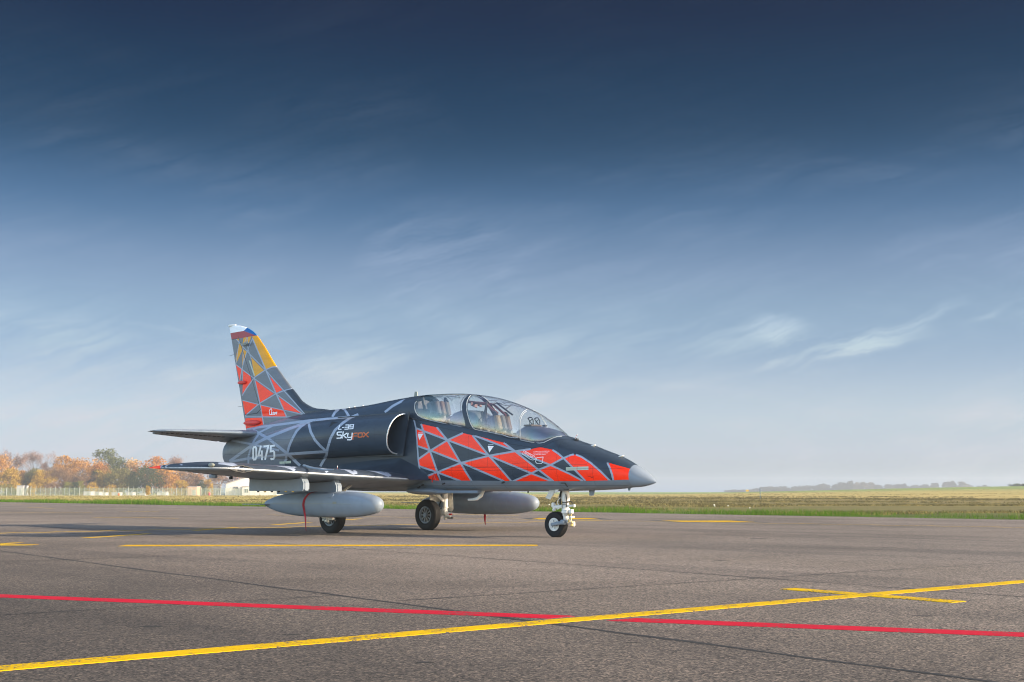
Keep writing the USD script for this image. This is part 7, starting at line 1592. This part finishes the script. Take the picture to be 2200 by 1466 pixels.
D0 = 385.0
M = D0 / 2672.24                                                       # metres per picture pixel at the trees
TREES = [  # column, top, width in px, extra distance, kind, leaf, name, label
    (2, 978, 56, 10, "leaf", "orange", "orange_tree", "big orange autumn tree at the left edge of the picture"),
    (33, 1008, 36, -6, "leaf", "gold", "gold_tree", "smaller golden orange tree beside the big one at the left edge"),
    (30, 968, 46, 22, "bare", "pink_brown", "bare_tree", "tall brown half-bare tree, leftmost of the three bare ones"),
    (77, 970, 46, 20, "bare", "pink_brown", "bare_tree", "tall bare tree, middle one of the three bare ones on the left"),
    (106, 975, 48, 18, "bare", "pink_brown", "bare_tree", "bare spreading tree, rightmost of three, beside the orange crowns"),
    (77, 1004, 36, 0, "leaf", "olive", "olive_tree", "olive green shrubby tree below the bare trees"),
    (100, 1010, 36, -4, "leaf", "gold", "gold_tree", "low golden brown tree right of the olive shrubby tree"),
    (54, 1012, 30, 2, "leaf", "orange", "orange_tree", "low orange tree under the leftmost bare tree"),
    (126, 1006, 46, -3, "bare", "brown", "brown_tree", "low twiggy brown tree in front of the orange crowns"),
    (146, 981, 52, 12, "leaf", "orange", "orange_tree", "tall orange tree with a rounded crown right of the bare trees"),
    (180, 985, 62, 14, "leaf", "orange", "orange_tree", "broad orange tree just left of the tall green tree"),
    (160, 1012, 50, 0, "leaf", "brown", "brown_tree", "brown leafy tree in front of the broad orange tree"),
    (192, 1016, 42, -4, "leaf", "brown", "brown_tree", "dull brown tree over the yellow green bushes by the fence"),
    (234, 967, 66, 24, "leaf", "green", "green_tree", "tall green tree rising above the orange ones"),
    (220, 992, 40, 8, "leaf", "deep_orange", "orange_tree", "reddish orange tree in front of the tall green tree"),
    (214, 1010, 22, 0, "leaf", "dark_green", "green_tree", "narrow dark green tree below the tall green one"),
    (224, 1008, 26, -2, "leaf", "gold", "gold_tree", "bright golden tree below the tall green tree"),
    (258, 1007, 56, -4, "leaf", "olive", "olive_tree", "wide dull olive brown tree left of the dark green tree"),
    (285, 985, 36, 26, "leaf", "pale_orange", "pale_tree", "pale peach orange tree between the tall green and dark green trees"),
    (314, 1003, 68, -2, "leaf", "dark_green", "green_tree", "big dark green tree behind the aircraft's wing tip"),
    (334, 982, 66, 20, "leaf", "deep_orange", "orange_tree", "red orange tree rising over the big dark green tree"),
    (366, 1000, 54, 4, "leaf", "orange", "orange_tree", "bright orange tree under the aircraft's wing tip"),
    (384, 981, 34, 30, "bare", "pink_brown", "bare_tree", "pinkish twiggy tree showing over the wing tip"),
    (402, 1010, 56, 10, "leaf", "brown", "brown_tree", "brown orange tree under the wing, right of the bright orange one"),
    (392, 1032, 34, -4, "leaf", "gold", "gold_tree", "low golden tree by the fence under the wing"),
    (424, 1016, 40, 14, "leaf", "deep_orange", "orange_tree", "dark orange tree under the wing left of the conifer"),
    (437, 1031, 22, -4, "cone", "dark_green", "conifer", "small dark green conical tree left of the parked cars"),
    (450, 1027, 24, 6, "leaf", "gold", "gold_tree", "small yellow tree behind the conifer"),
    (456, 1000, 56, 32, "bare", "pink_brown", "bare_tree", "wide bare pinkish tree behind the parked cars"),
    (478, 1008, 44, 10, "bare", "brown", "bare_tree", "bare grey tree left of the white building"),
    (520, 1004, 66, 40, "leaf", "pink_brown", "brown_tree", "dull pink brown tree behind the white building"),
    (590, 1006, 70, 45, "leaf", "brown", "brown_tree", "brown tree hidden behind the white building's right end"),
    (153, 1036, 24, -10, "leaf", "yellow_green", "green_bush", "yellow green bush behind the fence, leftmost of three"),
    (178, 1034, 26, -10, "leaf", "yellow_green", "green_bush", "yellow green bush behind the fence under the brown trees"),
    (168, 1036, 14, -12, "leaf", "dark_green", "green_bush", "dark green bush between two yellow green bushes"),
    (76, 1036, 12, -12, "leaf", "gold", "gold_bush", "small golden bush behind the fence on the left"),
    (205, 1036, 22, -10, "leaf", "gold", "gold_bush", "golden bush behind the fence below the golden tree"),
    (118, 1036, 36, -8, "leaf", "brown", "brown_bush", "brown bush behind the fence under the twiggy tree"),
    (240, 1040, 34, -8, "leaf", "gold", "gold_bush", "wide golden bush behind the fence under the olive brown tree"),
    (20, 1040, 50, -8, "leaf", "yellow_green", "green_bush", "yellow green bush at the picture's left edge behind the fence"),
]
for i, (px, top, wpx, dd, kind, leaf, nm, lab) in enumerate(TREES):
    y = D0 + dd
    x = dx(px) * y
    m = y / 2672.24
    h = 0.767 + (1055.8 - top) * m - float(height(x, y))
    if kind == "bare":
        bare_tree(nm, lab, x, y, h, wpx * m, leaf, 100 + i, leaves=900 if leaf == "pink_brown" else 1100)
    else:
        leafy_tree(nm, lab, x, y, h, wpx * m * 1.12, leaf, 100 + i, shape=1.0 if kind == "leaf" else 1.6, fill=1.2 if h > 8 else 0.7, low=0.10 if h > 8 else 0.02, leaf=0.30 if h > 8 else 0.24)
yb_ = 316.0
leafy_tree("orange_bush", "small bright orange bush standing in front of the fence", dx(323) * yb_, yb_, 2.6, 1.1, "gold", 77, fill=0.5, low=0.02, leaf=0.22)
leafy_tree("lone_bush", "lone dark bush on the skyline of the field at the far right", 0.405 * 420, 420, 1.6, 6.0, "dark_green", 78, fill=0.6, low=0.0, leaf=0.25)

# the far wood on the right: one crown after another in the haze
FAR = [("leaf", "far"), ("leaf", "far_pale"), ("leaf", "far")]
rng = np.random.default_rng(5)
yF = 1190.0
protos = []
line = table([(1555, 1054), (1600, 1052), (1640, 1045), (1700, 1045), (1740, 1042), (1790, 1038), (1830, 1035), (1862, 1036), (1870, 1043), (1900, 1042), (1935, 1041), (1965, 1043), (2000, 1040), (2050, 1035), (2080, 1041), (2140, 1046)])
px, k = 1562.0, 0
while px < 2125:
    top = float(line(px)) + rng.uniform(-1.0, 2.5)
    m = yF / 2672.24
    zb = float(height(dx(px) * yF, yF))
    h = max(0.767 + (1055.8 - top) * m - zb, 2.0)
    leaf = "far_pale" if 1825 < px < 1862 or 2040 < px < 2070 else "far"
    w = rng.uniform(13, 22) * m
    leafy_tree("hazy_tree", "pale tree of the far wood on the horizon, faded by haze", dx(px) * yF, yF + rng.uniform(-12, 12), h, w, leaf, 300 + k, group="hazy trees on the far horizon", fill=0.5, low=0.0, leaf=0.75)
    px += rng.uniform(7, 12)
    k += 1

# ---- fence
plain("galvanised", (0.33, 0.35, 0.32), 0.5, metal=0.2, var=0.1)
look("fence_mesh", {"t": ("transparent_bsdf", {}), "d": ("diffuse_bsdf", {"color": (0.26, 0.30, 0.20)}), "m": ("mix_closure", {"fac": 0.34})}, [("t.BSDF", "m.closure1"), ("d.BSDF", "m.closure2")], surface="m.closure")
yf = 330.0
xa, xb = dx(-30) * yf, dx(655) * yf
fence = thing("mesh_fence", "long wire mesh fence with pale posts in front of the autumn trees", "fence", ((xa + xb) / 2, yf, 0))
xs = np.arange(xa, xb, 1.28)
hts = 2.55
rng = np.random.default_rng(9)
for i, x in enumerate(xs):
    z = float(height(x, yf))
    X = x - (xa + xb) / 2 + rng.uniform(-0.05, 0.05)
    hh = hts + rng.uniform(-0.12, 0.12) - 0.35 * (i / len(xs))
    obj("post", pipe([(X, 0, z - 0.2), (X, 0, z + hh - 0.35), (X + 0.05, 0, z + hh - 0.12), (X + 0.2, 0, z + hh)], 0.045 if i % 5 else 0.075, 5), "galvanised", fence)
zz = height(xs, np.full(len(xs), yf))
n = len(xs)
V = np.vstack([np.column_stack([xs - (xa + xb) / 2, np.full(n, 0.06), zz + 0.05]), np.column_stack([xs - (xa + xb) / 2, np.full(n, 0.06), zz + hts - 0.35 - 0.35 * np.arange(n) / n])])
i = np.arange(n - 1)
obj("wire_mesh", (V, np.vstack([np.stack([i, i + 1, i + 1 + n], 1), np.stack([i, i + 1 + n, i + n], 1)])), "fence_mesh", fence)

# ---- white building, huts, cars and small things by the fence
plain("white_render", (0.70, 0.68, 0.64), 0.85, var=0.06, scale=0.6)
plain("container_grey", (0.40, 0.40, 0.42), 0.8, var=0.1, scale=0.6)
plain("pale_orange_wall", (0.48, 0.32, 0.22), 0.85, var=0.08, scale=0.6)
plain("roof_grey", (0.34, 0.33, 0.33), 0.7, var=0.1)
plain("window_glass", (0.10, 0.12, 0.14), 0.12, var=0.1)
plain("green_wall", (0.30, 0.36, 0.30), 0.8)
plain("car_blue", (0.03, 0.05, 0.10), 0.25, coat=0.6)
plain("car_purple", (0.07, 0.03, 0.06), 0.25, coat=0.6)
plain("car_black", (0.015, 0.017, 0.022), 0.25, coat=0.6)
plain("bin_orange", (0.62, 0.16, 0.05), 0.5)
plain("bin_red", (0.55, 0.05, 0.06), 0.5)
yw = 400.0
mw = yw / 2672.24
X0 = dx(490) * yw
gz = float(height(X0, yw))
zof = lambda ypx, d=yw: 0.767 + (1055.8 - ypx) * d / 2672.24 - gz
Wd = (645 - 490) * mw
house = thing("white_building", "white gabled building seen under the aircraft's wing", "building", (X0, yw, gz))
g = shapely.Polygon([(0, 0), (Wd, 0), (Wd, zof(1040)), (Wd * 0.5, zof(1016)), (0, zof(1040))])
obj("wall", prism(g, 14.0, "xz", 7.0), "white_render", house)
for sgn in (0, 1):
    a = np.array([(-0.3, zof(1040) - 0.02), (Wd * 0.5, zof(1016) + 0.12)]) if sgn == 0 else np.array([(Wd + 0.3, zof(1040) - 0.02), (Wd * 0.5, zof(1016) + 0.12)])
    obj("roof", prism(shapely.LineString(a).buffer(0.12, cap_style="flat"), 14.6, "xz", 7.0), "roof_grey", house)
xw = lambda px: (px - 490) * mw


def window(parent, x0, x1, z0, z1, y, panes=1):
    f = obj("window", cat([block((x1 - x0 + 0.16, 0.10, 0.08), ((x0 + x1) / 2, y, zz_)) for zz_ in (z0, z1)] + [block((0.08, 0.10, z1 - z0), (xx, y, (z0 + z1) / 2)) for xx in np.linspace(x0, x1, panes + 1)]), "white_render", parent)
    for k in range(panes):
        a, b = np.linspace(x0, x1, panes + 1)[k:k + 2]
        obj("pane", block((b - a - 0.08, 0.03, z1 - z0 - 0.08), ((a + b) / 2, y + 0.0, (z0 + z1) / 2), 0.004), "window_glass", f)


window(house, xw(505), xw(516), zof(1051.5), zof(1046), -0.03)
window(house, xw(608), xw(622), zof(1051.5), zof(1046), -0.03)
ax0, ax1 = xw(528), xw(602)
annex = obj("annex", block((ax1 - ax0, 2.4, zof(1046)), ((ax0 + ax1) / 2, -1.25, zof(1046) / 2), 0.02), "white_render", house)
obj("annex_roof", block((ax1 - ax0 + 0.4, 2.8, 0.14), ((ax0 + ax1) / 2, -1.3, zof(1046) + 0.072), 0.02), "roof_grey", house)
window(house, xw(533), xw(541.5), zof(1059), zof(1051), -2.47, 2)
obj("door", block((xw(582) - xw(566), 0.08, zof(1051.5)), ((xw(566) + xw(582)) / 2, -2.48, zof(1051.5) / 2 + 0.02), 0.01), "white_paint" if False else "white_render", house, label="wide pale door in the low front part")
obj("post", tube((xw(600), -2.6, 0), (xw(600), -2.6, zof(1046)), 0.06), "galvanised", house)


def hut(name, label, px0, px1, top, d, mat, depth=4.0, cat_="hut"):
    x0, x1 = dx(px0) * d, dx(px1) * d
    z = float(height((x0 + x1) / 2, d))
    h = 0.767 + (1055.8 - top) * d / 2672.24 - z
    t = thing(name, label, cat_, ((x0 + x1) / 2, d, z))
    obj("body", block((x1 - x0, depth, h), (0, depth / 2, h / 2), 0.03), mat, t)
    obj("roof", block((x1 - x0 + 0.3, depth + 0.3, 0.12), (0, depth / 2, h + 0.062), 0.02), "roof_grey", t)
    obj("door", block((min(0.9, (x1 - x0) * 0.4), 0.06, min(2.0, h * 0.8)), ((x1 - x0) * 0.18, -0.02, min(2.0, h * 0.8) / 2), 0.01), "galvanised", t)
    return t


hut("orange_hut", "low pale orange hut left of the conifer under the wing", 408, 428, 1046, 372, "pale_orange_wall")
hut("white_hut", "small white hut half hidden by bare trees left of the white building", 461, 474, 1041, 425, "white_render")
hut("white_hut", "whitish hut with a flat roof showing over the fence on the left", 44, 58, 1044, 372, "container_grey")
for k, (a, b, t, lab) in enumerate([(186, 202, 1054, "white van-sized container behind the fence, leftmost of its row"), (206, 220, 1055, "white container second from the left in the row behind the fence"), (223, 233, 1056, "short white container in the middle of the row behind the fence"), (246, 262, 1056, "white container left of the orange bin behind the fence"), (277, 291, 1056, "white container right of the orange bin behind the fence"), (306, 318, 1058, "white container left of the small orange bush"), (343, 362, 1055, "white container right of the small orange bush")]):
    hut("container", lab, a, b, t + 2.5, 350 + 3 * k, "container_grey", 3.0, "container")
hut("container", "grey green container right of the white building behind the drop tank", 622, 652, 1053, 372, "green_wall", 3.0, "container")


def car(name, label, px, d, mat, length=3.9, rot=0.0):
    x = dx(px) * d
    t = thing(name, label, "car", (x, d, float(height(x, d))), rot, None)
    L, Wc = length, 1.72
    prof = [(-L / 2, 0.32), (-L / 2, 0.66), (-L / 2 + 0.12, 0.82), (-L * 0.30, 0.90), (-L * 0.17, 1.36), (L * 0.14, 1.40), (L * 0.33, 1.02), (L * 0.46, 0.92), (L / 2, 0.78), (L / 2, 0.32)]
    b = prism(prof, Wc, "xz", 0)
    v = b.vertices.copy()
    v[:, 1] *= np.where(v[:, 2] > 1.0, 0.82, 1.0)
    b.vertices = v
    obj("body", b, mat, t)
    for s in (-1, 1):
        obj("side_window", prism([(-L * 0.25, 0.93), (-L * 0.16, 1.30), (L * 0.12, 1.33), (L * 0.27, 0.98)], 0.02, "xz", s * Wc * 0.445), "window_glass", t)
        for xx in (-L * 0.31, L * 0.31):
            obj("wheel", lathe([(0, -0.10), (0.28, -0.10), (0.31, -0.07), (0.31, 0.07), (0.28, 0.10), (0, 0.10)], 20, (0, 1, 0), (xx, s * (Wc / 2 - 0.06), 0.31)), "tyre_rubber", t)
    obj("windscreen", prism([(L * 0.17, 1.36), (L * 0.335, 1.02), (L * 0.345, 1.04), (L * 0.18, 1.39)], Wc * 0.74, "xz", 0), "window_glass", t)
    obj("rear_window", prism([(-L * 0.185, 1.33), (-L * 0.285, 0.93), (-L * 0.30, 0.95), (-L * 0.20, 1.36)], Wc * 0.74, "xz", 0), "window_glass", t)
    for s in (-1, 1):
        obj("headlight", block((0.05, 0.32, 0.12), (L / 2 + 0.003, s * 0.6, 0.68), 0.01), "lamp_chrome", t)
        obj("tail_light", block((0.05, 0.24, 0.14), (-L / 2 - 0.003, s * 0.68, 0.68), 0.01), "bin_red", t)


car("parked_car", "dark blue parked car, leftmost beside the conifer", 433, 440, "car_blue", 3.4, 30)
car("parked_car", "dark purple parked car beside the red barrel under the wing", 453, 436, "car_purple", 3.6, 15)
car("parked_car", "black parked car right of the dark purple one", 468.5, 438, "car_black", 3.4, 20)
car("parked_car", "dark car at the right end of the parked cars, near the white building", 479, 452, "car_blue", 3.4, 60)


def barrel(name, label, px, base_px, top_px, d, mat, r):
    x = dx(px) * d
    z = float(height(x, d))
    h = (base_px - top_px) * d / 2672.24
    t = thing(name, label, "barrel", (x, d, z))
    obj("body", lathe([(0, 0), (r * 0.94, 0), (r, h * 0.05), (r, h * 0.30), (r * 1.03, h * 0.33), (r, h * 0.36), (r, h * 0.62), (r * 1.03, h * 0.65), (r, h * 0.68), (r, h * 0.95), (r * 0.94, h), (0, h)], 24, (0, 0, 1)), mat, t, smooth=30)
    obj("lid", lathe([(0, h + 0.002), (r * 0.85, h + 0.002), (r * 0.85, h + 0.04), (0, h + 0.05)], 24, (0, 0, 1)), mat, t)


barrel("orange_barrel", "orange barrel standing in front of the fence", 262, 1066, 1061, 322, "bin_orange", 0.30)
barrel("red_barrel", "red barrel in front of the parked cars", 454.5, 1066.5, 1060.5, 322, "bin_red", 0.22)

# pole and marker in the field
plain("pole_blue", (0.03, 0.12, 0.20), 0.5)
plain("marker_yellow", (0.70, 0.42, 0.02), 0.5)
yp = 124.0
pole = thing("blue_pole", "thin blue pole standing in the field right of the aircraft", "pole", (dx(1629) * yp, yp, float(height(dx(1629) * yp, yp))))
obj("shaft", tube((0, 0, -0.05), (0, 0, 0.98), 0.026, 0.022), "pole_blue", pole)
obj("cap", lathe([(0, 0.98), (0.035, 0.98), (0.035, 1.01), (0, 1.03)], 12, (0, 0, 1)), "pole_blue", pole)
ym = 330.0
mk = thing("yellow_marker", "small yellow marker board far out in the field, left of the blue pole", "marker", (dx(1602) * ym, ym, float(height(dx(1602) * ym, ym))))
obj("board", block((0.75, 0.06, 0.42), (0, 0, 0.42), 0.01), "marker_yellow", mk)
for s in (-1, 1):
    obj("leg", tube((s * 0.28, 0.02, -0.05), (s * 0.28, 0.02, 0.26), 0.025), "galvanised", mk)

# ---- the misty air
look("mist", {"v": ("principled_volume", {"color": (0.52, 0.56, 0.62), "density": 0.00052, "anisotropy": 0.15})}, [], surface=None, volume="v.volume")
obj("haze", trimesh.creation.box((2760, 2760, 17.4), trimesh.transformations.translation_matrix((0, 0, 17.4 / 2 - 2.0))), "mist", label="thin morning mist over the airfield", category="haze", kind="stuff")
